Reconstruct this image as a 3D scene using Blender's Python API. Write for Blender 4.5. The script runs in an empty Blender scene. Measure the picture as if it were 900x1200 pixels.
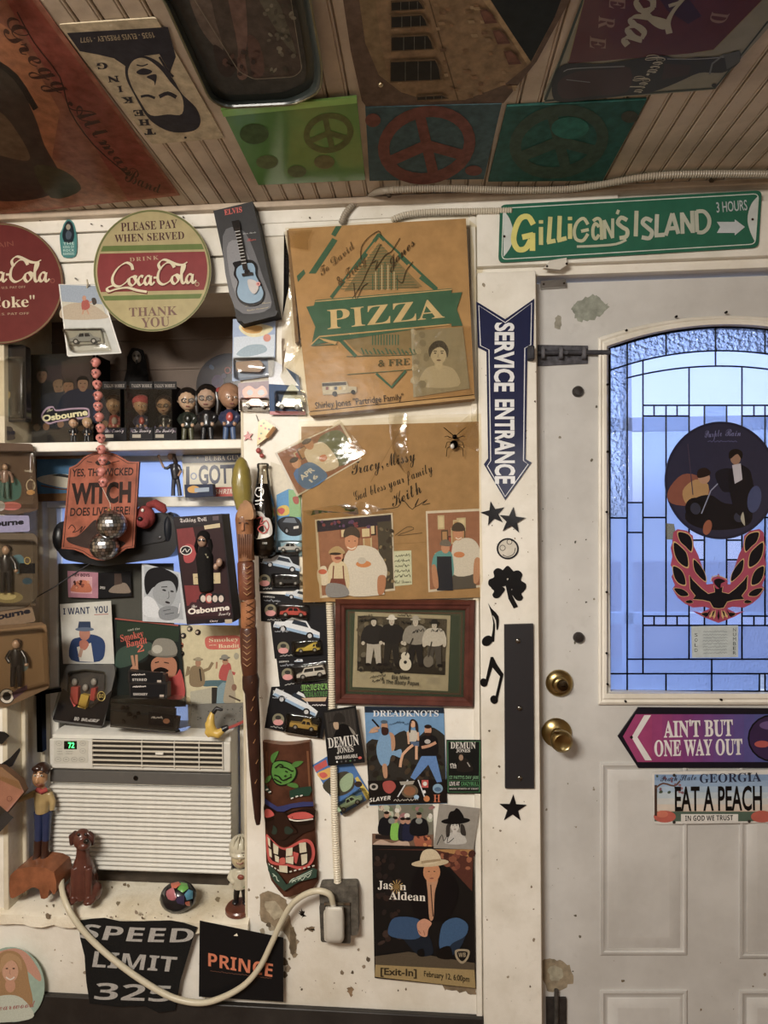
import bpy, bmesh, math, random
from math import sin, cos, pi, radians, sqrt, atan2, hypot
from mathutils import Vector as Ve, Matrix
random.seed(5)
SC=bpy.context.scene; C=SC.collection
# ---------------- camera (image taken as 900x1200) ----------------
F=705.0; YAW=4.2; ROLL=0.5; CAMP=Ve((0.0,-1.514,1.5))
cd=bpy.data.cameras.new('camera'); cam=bpy.data.objects.new('camera',cd); C.objects.link(cam); SC.camera=cam
cd.sensor_fit='VERTICAL'; cd.sensor_height=36; cd.lens=36*F/1200; cd.clip_start=0.02
CR=Matrix.Rotation(radians(YAW),3,'Z')@Matrix.Rotation(radians(90),3,'X')@Matrix.Rotation(radians(-ROLL),3,'Z')
cam.matrix_world=Matrix.Translation(CAMP)@CR.to_4x4()
# ---------------- world, lights, exposure ----------------
W=bpy.data.worlds.new('daylight'); SC.world=W; W.use_nodes=True
nt=W.node_tree; bg=nt.nodes['Background']
tc=nt.nodes.new('ShaderNodeTexCoord'); sx=nt.nodes.new('ShaderNodeSeparateXYZ'); rp=nt.nodes.new('ShaderNodeValToRGB')
nt.links.new(tc.outputs['Generated'],sx.inputs[0]); nt.links.new(sx.outputs['Z'],rp.inputs[0])
rp.color_ramp.elements[0].color=(0.30,0.33,0.40,1); rp.color_ramp.elements[1].color=(0.50,0.64,0.98,1)
rp.color_ramp.elements[0].position=0.0; rp.color_ramp.elements[1].position=0.55
e=rp.color_ramp.elements.new(0.08); e.color=(0.66,0.76,1.0,1)
nt.links.new(rp.outputs[0],bg.inputs[0]); bg.inputs[1].default_value=1.15
def lamp(kind,loc,energy,color,size,rot=(0,0,0)):
    l=bpy.data.lights.new('room_light',kind); l.energy=energy; l.color=color
    if kind=='AREA': l.shape='RECTANGLE'; l.size=size[0]; l.size_y=size[1]
    else: l.shadow_soft_size=size
    o=bpy.data.objects.new('room_light',l); C.objects.link(o); o.location=loc; o.rotation_euler=rot
    return o
WARM=(1.0,0.935,0.845)
lamp('AREA',(-0.75,-1.95,2.22),31,WARM,(0.7,0.4),(radians(30),0,radians(-14)))  # ceiling lamp, up left behind the camera
lamp('POINT',(-1.15,-1.25,1.75),5.0,WARM,0.10)  # added fill light at the left, no lamp hangs there
lamp('POINT',(0.7,-2.7,1.7),6.5,(0.98,0.96,0.94),0.25)  # soft point light at the back right, well below the ceiling
SC.view_settings.view_transform='Standard'; SC.view_settings.look='None'; SC.view_settings.gamma=1
SC.view_settings.exposure=1.2
# ---------------- pixel -> place ----------------
def ray(px,py): return CR@Ve(((px-450)/F,-(py-600)/F,-1))
class Pl:
    def __init__(s,o,n): s.o=Ve(o); s.n=Ve(n).normalized()
    def p(s,px,py,off=0.0):
        r=ray(px,py); q=s.o+s.n*off; t=(q-CAMP).dot(s.n)/r.dot(s.n); return CAMP+r*t
def wl(y): return Pl((0,y,0),(0,-1,0))
CZ=2.284
WALL=wl(0.0); CEIL=Pl((0,0,CZ),(0,0,-1))
def lean(px,py,y,deg):           # plane through a pixel at depth y, its top tilted away from the room by deg
    p=wl(y).p(px,py); a=radians(deg); return Pl(p,(0,-cos(a),sin(a)))
def side(px,py,y,deg):           # upright plane turned about the vertical
    p=wl(y).p(px,py); a=radians(deg); return Pl(p,(sin(a),-cos(a),0))
def sc(y): return (y-CAMP.y)/F   # metres per photo pixel at depth y
# ---------------- colour and materials ----------------
def lin(c):
    if isinstance(c,str):
        c=c.lstrip('#')
        if len(c)==3: c=''.join(k*2 for k in c)
        c=[int(c[i:i+2],16)/255 for i in (0,2,4)]
    return tuple((v/12.92 if v<=0.04045 else ((v+0.055)/1.055)**2.4) for v in c[:3])+(1.0,)
MT={}
def base_mat(name):
    m=bpy.data.materials.new(name); m.use_nodes=True; return m,m.node_tree,m.node_tree.nodes['Principled BSDF']
def noise(nt,scale,detail=4,rough=.6,co='Object'):
    t=nt.nodes.new('ShaderNodeTexCoord'); n=nt.nodes.new('ShaderNodeTexNoise')
    n.inputs['Scale'].default_value=scale; n.inputs['Detail'].default_value=detail; n.inputs['Roughness'].default_value=rough
    nt.links.new(t.outputs[co],n.inputs['Vector']); return n
def mixc(nt,a,b,fac,mode='MIX'):
    x=nt.nodes.new('ShaderNodeMix'); x.data_type='RGBA'; x.blend_type=mode
    for s,v in ((x.inputs['A'],a),(x.inputs['B'],b),(x.inputs['Factor'],fac)):
        if hasattr(v,'links') or isinstance(v,bpy.types.NodeSocket): nt.links.new(v,s)
        else: s.default_value=v
    return x.outputs['Result']
def ramp(nt,src,a,b,ca=(0,0,0,1),cb=(1,1,1,1)):
    r=nt.nodes.new('ShaderNodeValToRGB'); r.color_ramp.elements[0].position=a; r.color_ramp.elements[1].position=b
    r.color_ramp.elements[0].color=ca; r.color_ramp.elements[1].color=cb; nt.links.new(src,r.inputs[0]); return r.outputs[0]
def bump(nt,src,st,dist,bs):
    b=nt.nodes.new('ShaderNodeBump'); b.inputs['Strength'].default_value=st; b.inputs['Distance'].default_value=dist
    nt.links.new(src,b.inputs['Height']); nt.links.new(b.outputs[0],bs.inputs['Normal'])
def col(kind='paper'):           # material that takes each face's own colour; kind sets the finish
    if kind in MT: return MT[kind]
    r,mt,cs,ct,ms,bm={'paper':(.55,0,0,.10,60,.0),'gloss':(.18,0,.3,.06,40,.0),'metal':(.28,1,0,.15,30,.1),'enamel':(.3,0,.2,.10,25,.03),
      'plastic':(.38,0,.0,.05,50,.0),'wood':(.42,0,.15,.30,22,.15),'cloth':(.9,0,0,.2,200,.3),'card':(.75,0,0,.12,30,.05),'rust':(.65,.2,0,.4,60,.3),
      'photo':(.4,0,.1,.10,260,0),'faded':(.6,0,0,.28,45,.03),'resin':(.3,0,.25,.10,60,.03),'chrome':(.12,1,0,.05,20,0)}[kind]
    m,nt,b=base_mat('finish_'+kind); a=nt.nodes.new('ShaderNodeVertexColor'); a.layer_name='Col'
    n=noise(nt,ms); f=ramp(nt,n.outputs['Fac'],.3,.72,(1-ct*1.6,)*3+(1,),(1+ct*.3,)*3+(1,))
    hs=nt.nodes.new('ShaderNodeHueSaturation'); hs.inputs['Saturation'].default_value=.86; hs.inputs['Value'].default_value=.9
    nt.links.new(mixc(nt,a.outputs['Color'],f,1.0,'MULTIPLY'),hs.inputs['Color']); nt.links.new(hs.outputs['Color'],b.inputs['Base Color'])
    b.inputs['Roughness'].default_value=r; b.inputs['Metallic'].default_value=mt; b.inputs['Coat Weight'].default_value=cs
    b.inputs['Coat Roughness'].default_value=.12
    if kind in ('paper','photo','card','faded','cloth','enamel','wood'): b.inputs['Specular IOR Level'].default_value=.22
    if bm: bump(nt,n.outputs['Fac'],bm,.004,b)
    MT[kind]=m; return m
def solid(kind,c):              # the same finish in one fixed colour, for blended forms
    k=kind+'_%02x%02x%02x'%tuple(int(v*255) for v in c[:3])
    if k in MT: return MT[k]
    m=col(kind).copy(); m.name='finish_'+k; nt=m.node_tree
    for n in list(nt.nodes):
        if n.bl_idname=='ShaderNodeVertexColor':
            r=nt.nodes.new('ShaderNodeRGB'); r.outputs[0].default_value=c
            for l in list(n.outputs['Color'].links): nt.links.new(r.outputs[0],l.to_socket)
    MT[k]=m; return m
def paint(name,c1,c2,chip=None,chipat=.66,scale=3.0,rough=.5,bm=.2):
    m,nt,b=base_mat(name); n1=noise(nt,scale,6,.65); n2=noise(nt,scale*9,5,.6); n3=noise(nt,scale*2.2,8,.7)
    o=mixc(nt,lin(c1),lin(c2),ramp(nt,n1.outputs['Fac'],.42,.72))
    o=mixc(nt,o,lin(c2),ramp(nt,n2.outputs['Fac'],.62,.82,(0,0,0,1),(.6,.6,.6,1)))
    if chip: o=mixc(nt,o,lin(chip),ramp(nt,n3.outputs['Fac'],chipat,chipat+.02))
    nt.links.new(o,b.inputs['Base Color']); b.inputs['Roughness'].default_value=rough
    bump(nt,(n3 if chip else n2).outputs['Fac'],bm,.01,b); MT[name]=m; return m
def glassy(name,tint,gloss,rough,tr,bsc=0,bst=.3):   # clear or misted sheet: transparent + translucent + gloss
    m=bpy.data.materials.new(name); m.use_nodes=True; nt=m.node_tree; nt.nodes.clear()
    out=nt.nodes.new('ShaderNodeOutputMaterial'); t=nt.nodes.new('ShaderNodeBsdfTransparent'); t.inputs[0].default_value=lin(tint)
    g=nt.nodes.new('ShaderNodeBsdfGlossy'); g.inputs['Roughness'].default_value=rough
    d=nt.nodes.new('ShaderNodeBsdfTranslucent'); d.inputs[0].default_value=lin(tint)
    m1=nt.nodes.new('ShaderNodeMixShader'); m2=nt.nodes.new('ShaderNodeMixShader')
    lw=nt.nodes.new('ShaderNodeLayerWeight'); lw.inputs[0].default_value=gloss
    nt.links.new(t.outputs[0],m1.inputs[1]); nt.links.new(d.outputs[0],m1.inputs[2]); m1.inputs[0].default_value=tr
    nt.links.new(m1.outputs[0],m2.inputs[1]); nt.links.new(g.outputs[0],m2.inputs[2]); nt.links.new(lw.outputs['Facing' if gloss>.6 else 'Fresnel'],m2.inputs[0])
    if bsc:
        n=noise(nt,bsc,3,.5); bp=nt.nodes.new('ShaderNodeBump'); bp.inputs['Strength'].default_value=bst; bp.inputs['Distance'].default_value=.01
        nt.links.new(n.outputs['Fac'],bp.inputs['Height'])
        for q in (g,lw): nt.links.new(bp.outputs[0],q.inputs['Normal'])
    nt.links.new(m2.outputs[0],out.inputs[0]); MT[name]=m; return m
SLEEVE=glassy('clear_sleeve','#f8f4ea',.14,.22,.03,9,.35)
FILM=glassy('clear_film','#f6f2e8',.42,.13,.05,16,.4)
CLEAR=glassy('clear_plastic','#f2efe8',.35,.08,.04)
TAPE=glassy('clear_tape','#e8d9b5',.35,.25,.2)
# ---------------- mesh builder ----------------
class MB:
    def __init__(s): s.v=[]; s.f=[]; s.c=[]; s.col=(1,1,1,1)
    def ink(s,c): s.col=lin(c); return s
    def add(s,vs,fs,c=None):
        b=len(s.v); s.v+= [tuple(v) for v in vs]; cc=lin(c) if c is not None else s.col
        for f in fs: s.f.append(tuple(b+i for i in f)); s.c.append(cc)
        return s
    def join(s,o):
        b=len(s.v); s.v+=o.v; s.f+=[tuple(b+i for i in f) for f in o.f]; s.c+=o.c; return s
    def box(s,c,d,R=None,col=None):
        c=Ve(c); vs=[]
        for z in (-.5,.5):
            for x,y in ((-.5,-.5),(.5,-.5),(.5,.5),(-.5,.5)):
                q=Ve((x*d[0],y*d[1],z*d[2])); q=R@q if R else q; vs.append(c+q)
        return s.add(vs,[(3,2,1,0),(4,5,6,7),(0,1,5,4),(1,2,6,5),(2,3,7,6),(3,0,4,7)],col)
    def bar(s,a,b,w,t,col=None,up=(0,0,1)):    # rectangular bar from a to b
        a=Ve(a);b=Ve(b); x=(b-a); L=x.length; x=x/L; u=Ve(up); y=u.cross(x)
        if y.length<1e-4: y=Ve((0,1,0)).cross(x)
        y.normalize(); z=x.cross(y); R=Matrix((x,y,z)).transposed(); return s.box((a+b)/2,(L,t,w),R,col)
    def ell(s,c,r,R=None,col=None,nu=16,nv=10,z0=-1,z1=1):
        c=Ve(c); vs=[]; fs=[]
        for j in range(nv+1):
            a=-pi/2+pi*j/nv; 
            for i in range(nu):
                t=2*pi*i/nu; q=Ve((r[0]*cos(a)*cos(t),r[1]*cos(a)*sin(t),r[2]*max(z0,min(z1,sin(a))))); q=R@q if R else q; vs.append(c+q)
        for j in range(nv):
            for i in range(nu):
                k=(i+1)%nu; fs.append((j*nu+i,j*nu+k,(j+1)*nu+k,(j+1)*nu+i))
        return s.add(vs,fs,col)
    def loft(s,rings,col=None,cap=True,closed=False):
        n=len(rings[0]); vs=[q for r in rings for q in r]; fs=[]; m=len(rings)
        for j in range(m if closed else m-1):
            for i in range(n):
                k=(i+1)%n; jj=(j+1)%m; fs.append((j*n+i,j*n+k,jj*n+k,jj*n+i))
        if cap and not closed: fs+= [tuple(range(n))[::-1],tuple((m-1)*n+i for i in range(n))]
        return s.add(vs,fs,col)
    def tube(s,pts,r,n=8,col=None,cap=True,closed=False):
        pts=[Ve(p) for p in pts]; N=len(pts); rad=r if isinstance(r,(list,tuple)) else [r]*N; rings=[]; pv=None
        for i,p in enumerate(pts):
            t=(pts[(i+1)%N]-pts[i-1]) if (closed or 0<i<N-1) else (pts[1]-pts[0] if i==0 else pts[-1]-pts[-2])
            t=t.normalized() if t.length>1e-9 else Ve((0,0,1))
            if pv is None:
                u=t.cross(Ve((0,1,0))); u=u if u.length>.1 else t.cross(Ve((1,0,0)))
            else: u=pv-t*pv.dot(t)
            u.normalize(); pv=u; w=t.cross(u); rings.append([p+(u*cos(2*pi*k/n)+w*sin(2*pi*k/n))*rad[i] for k in range(n)])
        return s.loft(rings,col,cap,closed)
    def lathe(s,prof,o,axis=(0,0,1),n=20,col=None,cols=None):
        o=Ve(o); z=Ve(axis).normalized(); x=z.cross(Ve((0,1,0))); x=x if x.length>.1 else z.cross(Ve((1,0,0))); x.normalize(); y=z.cross(x)
        rings=[[o+z*h+(x*cos(2*pi*k/n)+y*sin(2*pi*k/n))*max(r,1e-5) for k in range(n)] for r,h in prof]
        if not cols: return s.loft(rings,col)
        for j in range(len(rings)-1): s.loft(rings[j:j+2],cols[j],cap=(j in (0,len(rings)-2)))
        return s
    def prism(s,front,back,col=None,sidecol=None):
        n=len(front); s.add(list(front),[tuple(range(n))],col)
        s.add(list(back),[tuple(range(n))[::-1]],sidecol or col)
        s.add(list(front)+list(back),[(i,n+i,n+(i+1)%n,(i+1)%n) for i in range(n)],sidecol or col); return s
    def slab(s,pl,pts,th,col=None,sidecol=None,base=0.0):
        fr=[pl.p(x,y,base+th) for x,y in pts]; return s.prism(fr,[q-pl.n*th for q in fr],col,sidecol)
    def ring(s,pl,outer,inner,th,col=None,base=0.0):      # flat frame between two outlines with the same number of points
        o=[pl.p(x,y,base+th) for x,y in outer]; i=[pl.p(x,y,base+th) for x,y in inner]
        return s.loft([i,o,[q-pl.n*th for q in o],[q-pl.n*th for q in i]],col,closed=True)
def worldloc(o):
    p=Ve((0,0,0))
    while o: p=p+Ve(o.location); o=o.parent
    return p
def tag(o,label=None,cat=None,group=None,kind=None):
    if label: o['label']=label
    if cat: o['category']=cat
    if group: o['group']=group
    if kind: o['kind']=kind
    return o
def obj(name,mb,mat='paper',parent=None,label=None,cat=None,group=None,kind=None,bev=0,sm=35,rm=0,sub=0):
    me=bpy.data.meshes.new(name); vs=[Ve(v) for v in mb.v]
    lo=Ve([min(v[i] for v in vs) for i in range(3)]); hi=Ve([max(v[i] for v in vs) for i in range(3)]); c=(lo+hi)/2
    me.from_pydata([v-c for v in vs],[],mb.f); 
    at=me.color_attributes.new('Col','FLOAT_COLOR','CORNER'); buf=[]
    for f,k in zip(mb.f,mb.c): buf+= list(k)*len(f)
    at.data.foreach_set('color',buf)
    o=bpy.data.objects.new(name,me); C.objects.link(o)
    o.location=c-(worldloc(parent) if parent else Ve((0,0,0))); o.parent=parent
    me.materials.append(solid(mat,mb.c[0]) if rm else col(mat) if isinstance(mat,str) and mat not in MT else (MT[mat] if isinstance(mat,str) else mat))
    bm=bmesh.new(); bm.from_mesh(me)
    if len(me.polygons)<20000: bmesh.ops.recalc_face_normals(bm,faces=bm.faces)
    bm.to_mesh(me); bm.free()
    if sm: me.shade_smooth(); me.set_sharp_from_angle(angle=radians(sm))
    if rm: 
        q=o.modifiers.new('blend','REMESH'); q.mode='VOXEL'; q.voxel_size=rm; q.use_smooth_shade=True
        w=o.modifiers.new('even','SMOOTH'); w.iterations=4; w.factor=.5
    if bev: q=o.modifiers.new('edge','BEVEL'); q.width=bev; q.segments=2; q.limit_method='ANGLE'; q.angle_limit=radians(50)
    if sub: q=o.modifiers.new('sub','SUBSURF'); q.levels=sub; q.render_levels=sub
    return tag(o,label,cat,group,kind)
def empty(name,loc,label=None,cat=None,group=None,kind=None):
    o=bpy.data.objects.new(name,None); C.objects.link(o); o.location=loc; o.empty_display_size=.02; return tag(o,label,cat,group,kind)
# ---------------- outlines in photo pixels ----------------
def rc(x0,y0,x1,y1): return [(x0,y0),(x1,y0),(x1,y1),(x0,y1)]
def circ(cx,cy,rx,ry=None,rot=0,n=32,a0=0,a1=360):
    ry=ry or rx; r=radians(rot); full=abs(a1-a0)>=360; out=[]
    for i in range(n if full else n+1):
        t=radians(a0+(a1-a0)*i/n); x=rx*cos(t); y=ry*sin(t); out.append((cx+x*cos(r)-y*sin(r),cy+x*sin(r)+y*cos(r)))
    return out
def rnd(pts,r,n=4):              # round the corners of an outline
    out=[]; N=len(pts)
    for i in range(N):
        p=Ve(pts[i]); a=Ve(pts[i-1])-p; b=Ve(pts[(i+1)%N])-p; k=min(r,a.length*.49,b.length*.49)
        A=p+a.normalized()*k; B=p+b.normalized()*k
        for j in range(n+1):
            t=j/n; q=A*(1-t)**2+p*2*t*(1-t)+B*t*t; out.append((q.x,q.y))
    return out
def sm(pts,n=5,closed=False):    # smooth curve through points (2D or 3D)
    P=[Ve(p) for p in pts]; N=len(P); out=[]
    for i in range(N if closed else N-1):
        a=P[(i-1)%N] if closed or i>0 else P[0]; b=P[i]; c=P[(i+1)%N]; d=P[(i+2)%N] if closed or i<N-2 else P[-1]
        for j in range(n):
            t=j/n; out.append(tuple(.5*((2*b)+(c-a)*t+(2*a-5*b+4*c-d)*t*t+(3*b-a-3*c+d)*t**3)))
    if not closed: out.append(tuple(P[-1]))
    return out
def xf(pts,cx,cy,s=1,rot=0,sy=None):     # place unit outline (y down) at a pixel
    r=radians(rot); sy=s if sy is None else sy
    return [(cx+(x*s)*cos(r)-(y*sy)*sin(r),cy+(x*s)*sin(r)+(y*sy)*cos(r)) for x,y in pts]
def jag(pts,seed,a=1.6,n=4):
    rs=random.Random(seed); out=[]
    for x,y in sm(pts,n,True): out.append((x+rs.uniform(-a,a),y+rs.uniform(-a,a)))
    return out
def star(cx,cy,R,rot=0,k=.4): return [(cx+(R if i%2==0 else R*k)*sin(radians(rot+36*i)),cy-(R if i%2==0 else R*k)*cos(radians(rot+36*i))) for i in range(10)]
# ---------------- flat print: coloured shapes laid on a plane ----------------
FB={'serif':(0x1D400,0x1D41A,0x1D7CE),'sans':(0x1D5D4,0x1D5EE,0x1D7EC),'it':(0x1D63C,0x1D656,None),'script':(0x1D4D0,0x1D4EA,None),
    'frak':(0x1D56C,0x1D586,None),'rom':(None,None,None),'dbl':(0x1D538,0x1D552,0x1D7D8)}
def fnt(s,st):
    U,L,D=FB[st]; o=''
    for ch in s:
        if U and 'A'<=ch<='Z': o+=chr(U+ord(ch)-65)
        elif L and 'a'<=ch<='z': o+=chr(L+ord(ch)-97)
        elif D and '0'<=ch<='9': o+=chr(D+ord(ch)-48)
        else: o+=ch
    return o
TXC={}
def glyphs(s,st,off,sp):
    k=(s,st,off,sp)
    if k in TXC: return TXC[k]
    c=bpy.data.curves.new('t','FONT'); c.body=fnt(s,st); c.offset=off; c.resolution_u=3; c.space_character=sp
    o=bpy.data.objects.new('t',c); 
    me=bpy.data.meshes.new_from_object(o); v=[(q.co.x,q.co.y) for q in me.vertices]; f=[tuple(p.vertices) for p in me.polygons]
    bpy.data.objects.remove(o); bpy.data.curves.remove(c); bpy.data.meshes.remove(me)
    if not v: v=[(0,0),(1,0),(0,1)]; f=[]
    x0=min(q[0] for q in v); x1=max(q[0] for q in v); v=[((x-x0)/(x1-x0+1e-9),y/.70) for x,y in v]
    TXC[k]=(v,f); return TXC[k]
class Pr:
    def __init__(s,pl,off=0.0005,step=4e-5): s.pl=pl; s.off=off; s.step=step; s.k=0; s.b={}; s.cur='print'; s.order=[]
    def part(s,n):
        if n.endswith('#'): n+=str(len(s.order))+'_'+str(s.k)
        s.cur=n; return s
    def m(s):
        if s.cur not in s.b: s.b[s.cur]=MB(); s.order.append(s.cur)
        return s.b[s.cur]
    def lay(s): s.k+=1; return s.off+s.k*s.step
    def poly(s,pts,c):
        o=s.lay(); s.m().add([s.pl.p(x,y,o) for x,y in pts],[tuple(range(len(pts)))],c); return s
    def rect(s,x0,y0,x1,y1,c): return s.poly(rc(x0,y0,x1,y1),c)
    def ell(s,cx,cy,rx,ry,c,rot=0,n=20): return s.poly(circ(cx,cy,rx,ry,rot,n),c)
    def blob(s,pts,c,n=4): return s.poly(sm(pts,n,True),c)
    def line(s,pts,w,c,smooth=0,closed=False,taper=False,pen=None):
        if smooth: pts=sm(pts,smooth,closed)
        o=s.lay(); P=[Ve(p[:2]) for p in pts]; N=len(P); L=[];R=[]
        for i in range(N):
            a=P[(i-1)%N] if closed or i>0 else P[0]; b=P[(i+1)%N] if closed or i<N-1 else P[-1]; t=b-a
            t=t.normalized() if t.length>1e-9 else Ve((1,0)); n=Ve((-t.y,t.x)); ww=w
            if pen: ww=pen[0]+(w-pen[0])*abs(sin(atan2(t.y,t.x)-radians(pen[1])))
            if taper: u=i/(N-1); ww*=max(.15,min(1,4*u,4*(1-u)))
            L.append(P[i]+n*ww/2); R.append(P[i]-n*ww/2)
        vs=[s.pl.p(q.x,q.y,o+s.step*.9*(i%N)/N) for i,q in enumerate(L+R)]; M=N if closed else N-1
        s.m().add(vs,[(i,(i+1)%N,N+(i+1)%N,N+i) for i in range(M)],c); return s
    def text(s,t,q,c,st='rom',off=0.0,sp=1.0,arc=0,sk=0,raw=False):
        # q = (x0,y0,x1,y1,h): baseline ends and capital height, or 4 corners bl,br,tr,tl
        v,f=glyphs(t,st,off,sp); o=s.lay()
        if len(q)==5:
            x0,y0,x1,y1,h=q; d=Ve((x1-x0,y1-y0)); n=Ve((d.y,-d.x)).normalized()*h; bl=Ve((x0,y0)); br=Ve((x1,y1)); tl=bl+n; tr=br+n
        else: bl,br,tr,tl=[Ve(k) for k in q]
        sv=(tr-tl)*sk; A,B,D,E=[s.pl.p(k.x,k.y,o) for k in (bl,br,tr+sv,tl+sv)]
        up=((E-A)+(D-B))/2
        vs=[(A*(1-x)+B*x)*(1-y)+(E*(1-x)+D*x)*y+up*(arc*4*x*(1-x)) for x,y in v]
        s.m().add(vs,f,c); return s
    def scrib(s,x0,y0,x1,y1,h,c,w=.8,n=10,seed=1):     # illegible fine print or handwriting as a running squiggle
        rs=random.Random(seed); pts=[]
        for i in range(n*2+1):
            t=i/(n*2); pts.append((x0+(x1-x0)*t+rs.uniform(-.3,.3)*h,y0+(y1-y0)*t-(h*rs.uniform(.4,1) if i%2 else rs.uniform(-.1,.2)*h)))
        return s.line(pts,w,c,smooth=2)
    def speck(s,x0,y0,x1,y1,n,cs,rmin,rmax,seed=1):
        rs=random.Random(seed)
        for i in range(n): 
            x,y=rs.uniform(x0,x1),rs.uniform(y0,y1); s.ell(x,y,rs.uniform(rmin,rmax),rs.uniform(rmin,rmax),cs[i%len(cs)],rs.uniform(0,180),8)
        return s
    def build(s,parent,mat='paper'):
        for k in s.order:
            if s.b[k].f: obj(k.split('#')[0],s.b[k],'photo' if mat in ('paper','card') and k.split('#')[0] in ('picture','person','portrait','figure','backdrop') else mat,parent,sm=0)
        s.b={}; s.order=[]; return parent
def sheet(name,pl,pts,c,label,cat,th=.0012,mat='paper',group=None,base=0.0008,sidecol=None,kind=None,parent=None):
    o=obj(name,MB().slab(pl,pts,th,c,sidecol,base),mat,parent,label,cat,group,kind,sm=0)
    return o,Pr(pl,base+th)
# a soda script logo drawn as connected pen strokes; unit box 0..10.6 x -0.6..3.1 (y up)
def soda(p,x0,y0,x1,y1,c,w=.34,up=None,parts=(1,2)):
    d=Ve((x1-x0,y1-y0)); k=d.length/10.6; ux=d.normalized(); uy=Ve((ux.y,-ux.x)) if up is None else Ve(up)
    S=[]
    if 1 in parts: S+=[[(2.9,2.0),(2.75,2.6),(2.1,2.9),(1.1,2.3),(.4,1.2),(.5,.3),(1.2,.05),(2.0,.5),(2.35,.9)],
      [(3.0,1.2),(2.5,1.0),(2.4,.4),(2.8,.1),(3.25,.6),(3.0,1.2),(3.4,1.1)],[(4.15,1.1),(3.8,1.2),(3.5,.6),(3.75,.12),(4.3,.5)],
      [(5.0,1.15),(4.6,1.15),(4.3,.55),(4.55,.12),(4.95,.6),(5.1,1.2),(5.0,.4),(5.2,.12),(5.5,.45)],
      [(.6,.25),(-.3,-.1),(-.1,-.5),(.9,-.25),(2.2,-.15),(3.3,-.5),(4.5,-.75)],[(5.4,.95),(5.8,.95)]]
    if 2 in parts: S+=[[(8.0,2.1),(7.6,2.7),(6.9,2.6),(6.1,1.7),(5.95,.6),(6.5,.08),(7.3,.4),(7.7,.9)],
      [(6.3,1.9),(6.1,2.6),(6.8,3.1),(8.2,2.5),(9.0,2.4),(9.6,2.7)],
      [(8.2,1.2),(7.75,1.0),(7.65,.4),(8.0,.1),(8.45,.6),(8.2,1.2),(8.6,1.0)],[(8.5,.7),(9.1,1.7),(9.25,2.3),(9.0,2.3),(8.85,1.4),(8.85,.4),(9.1,.12),(9.4,.5)],
      [(10.1,1.15),(9.7,1.15),(9.4,.55),(9.65,.12),(10.05,.6),(10.2,1.2),(10.1,.4),(10.3,.12),(10.6,.45)]]
    for q in S:
        pts=[]
        for a,b in sm(q,5): v=Ve((x0,y0))+ux*(a*k)+uy*(b*k); pts.append((v.x,v.y))
        p.line(pts,w*k*1.5,c,pen=(w*k*.45,-35))
# simple printed person: head, hair or hat, torso, arms, legs, in a box of photo pixels
def figure(p,cx,top,H,skin='#c79a78',shirt='#333',pants='#27303f',hair='#221a14',hat=None,half=False,wide=1.0,arms=0,shoe='#201a16'):
    u=H/(3.6 if half else 7.4); w=wide; y=top
    if not half:
        p.poly([(cx-.95*u*w,y+3.4*u),(cx+.95*u*w,y+3.4*u),(cx+1.05*u*w,y+7.0*u),(cx+.35*u*w,y+7.0*u),(cx,y+4.5*u),(cx-.4*u*w,y+7.0*u),(cx-1.1*u*w,y+7.0*u)],pants)
        p.ell(cx-.85*u*w,y+7.1*u,.45*u,.25*u,shoe); p.ell(cx+.8*u*w,y+7.1*u,.45*u,.25*u,shoe)
    e=3.6 if half else 3.7
    p.blob([(cx-.35*u,y+.95*u),(cx+.35*u,y+.95*u),(cx+1.25*u*w,y+1.4*u),(cx+1.2*u*w,y+e*u),(cx-1.2*u*w,y+e*u),(cx-1.25*u*w,y+1.4*u)],shirt)
    for sgn in (-1,1):
        a=[(cx+sgn*1.15*u*w,y+1.5*u),(cx+sgn*1.55*u*w,y+2.7*u),(cx+sgn*(1.5-arms)*u*w,y+(3.8-arms*.6)*u)]
        p.line(a,.55*u,shirt,smooth=3); p.ell(a[2][0],a[2][1],.27*u,.3*u,skin)
    p.ell(cx,y+.55*u,.42*u,.56*u,skin); p.ell(cx,y+.92*u,.28*u,.25*u,skin)
    p.blob([(cx-.46*u,y+.55*u),(cx-.44*u,y+.1*u),(cx,y-.12*u),(cx+.44*u,y+.1*u),(cx+.46*u,y+.55*u),(cx+.32*u,y+.25*u),(cx-.3*u,y+.25*u)],hair)
    if u>2.5:
        p.ell(cx-.17*u,y+.5*u,.07*u,.04*u,'#241a16',n=8); p.ell(cx+.17*u,y+.5*u,.07*u,.04*u,'#241a16',n=8); p.ell(cx,y+.8*u,.14*u,.04*u,'#7d4437',n=8)
    if hat: p.ell(cx,y+.12*u,.85*u,.2*u,hat); p.blob([(cx-.42*u,y+.1*u),(cx-.36*u,y-.4*u),(cx+.36*u,y-.4*u),(cx+.42*u,y+.1*u)],hat)

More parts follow.
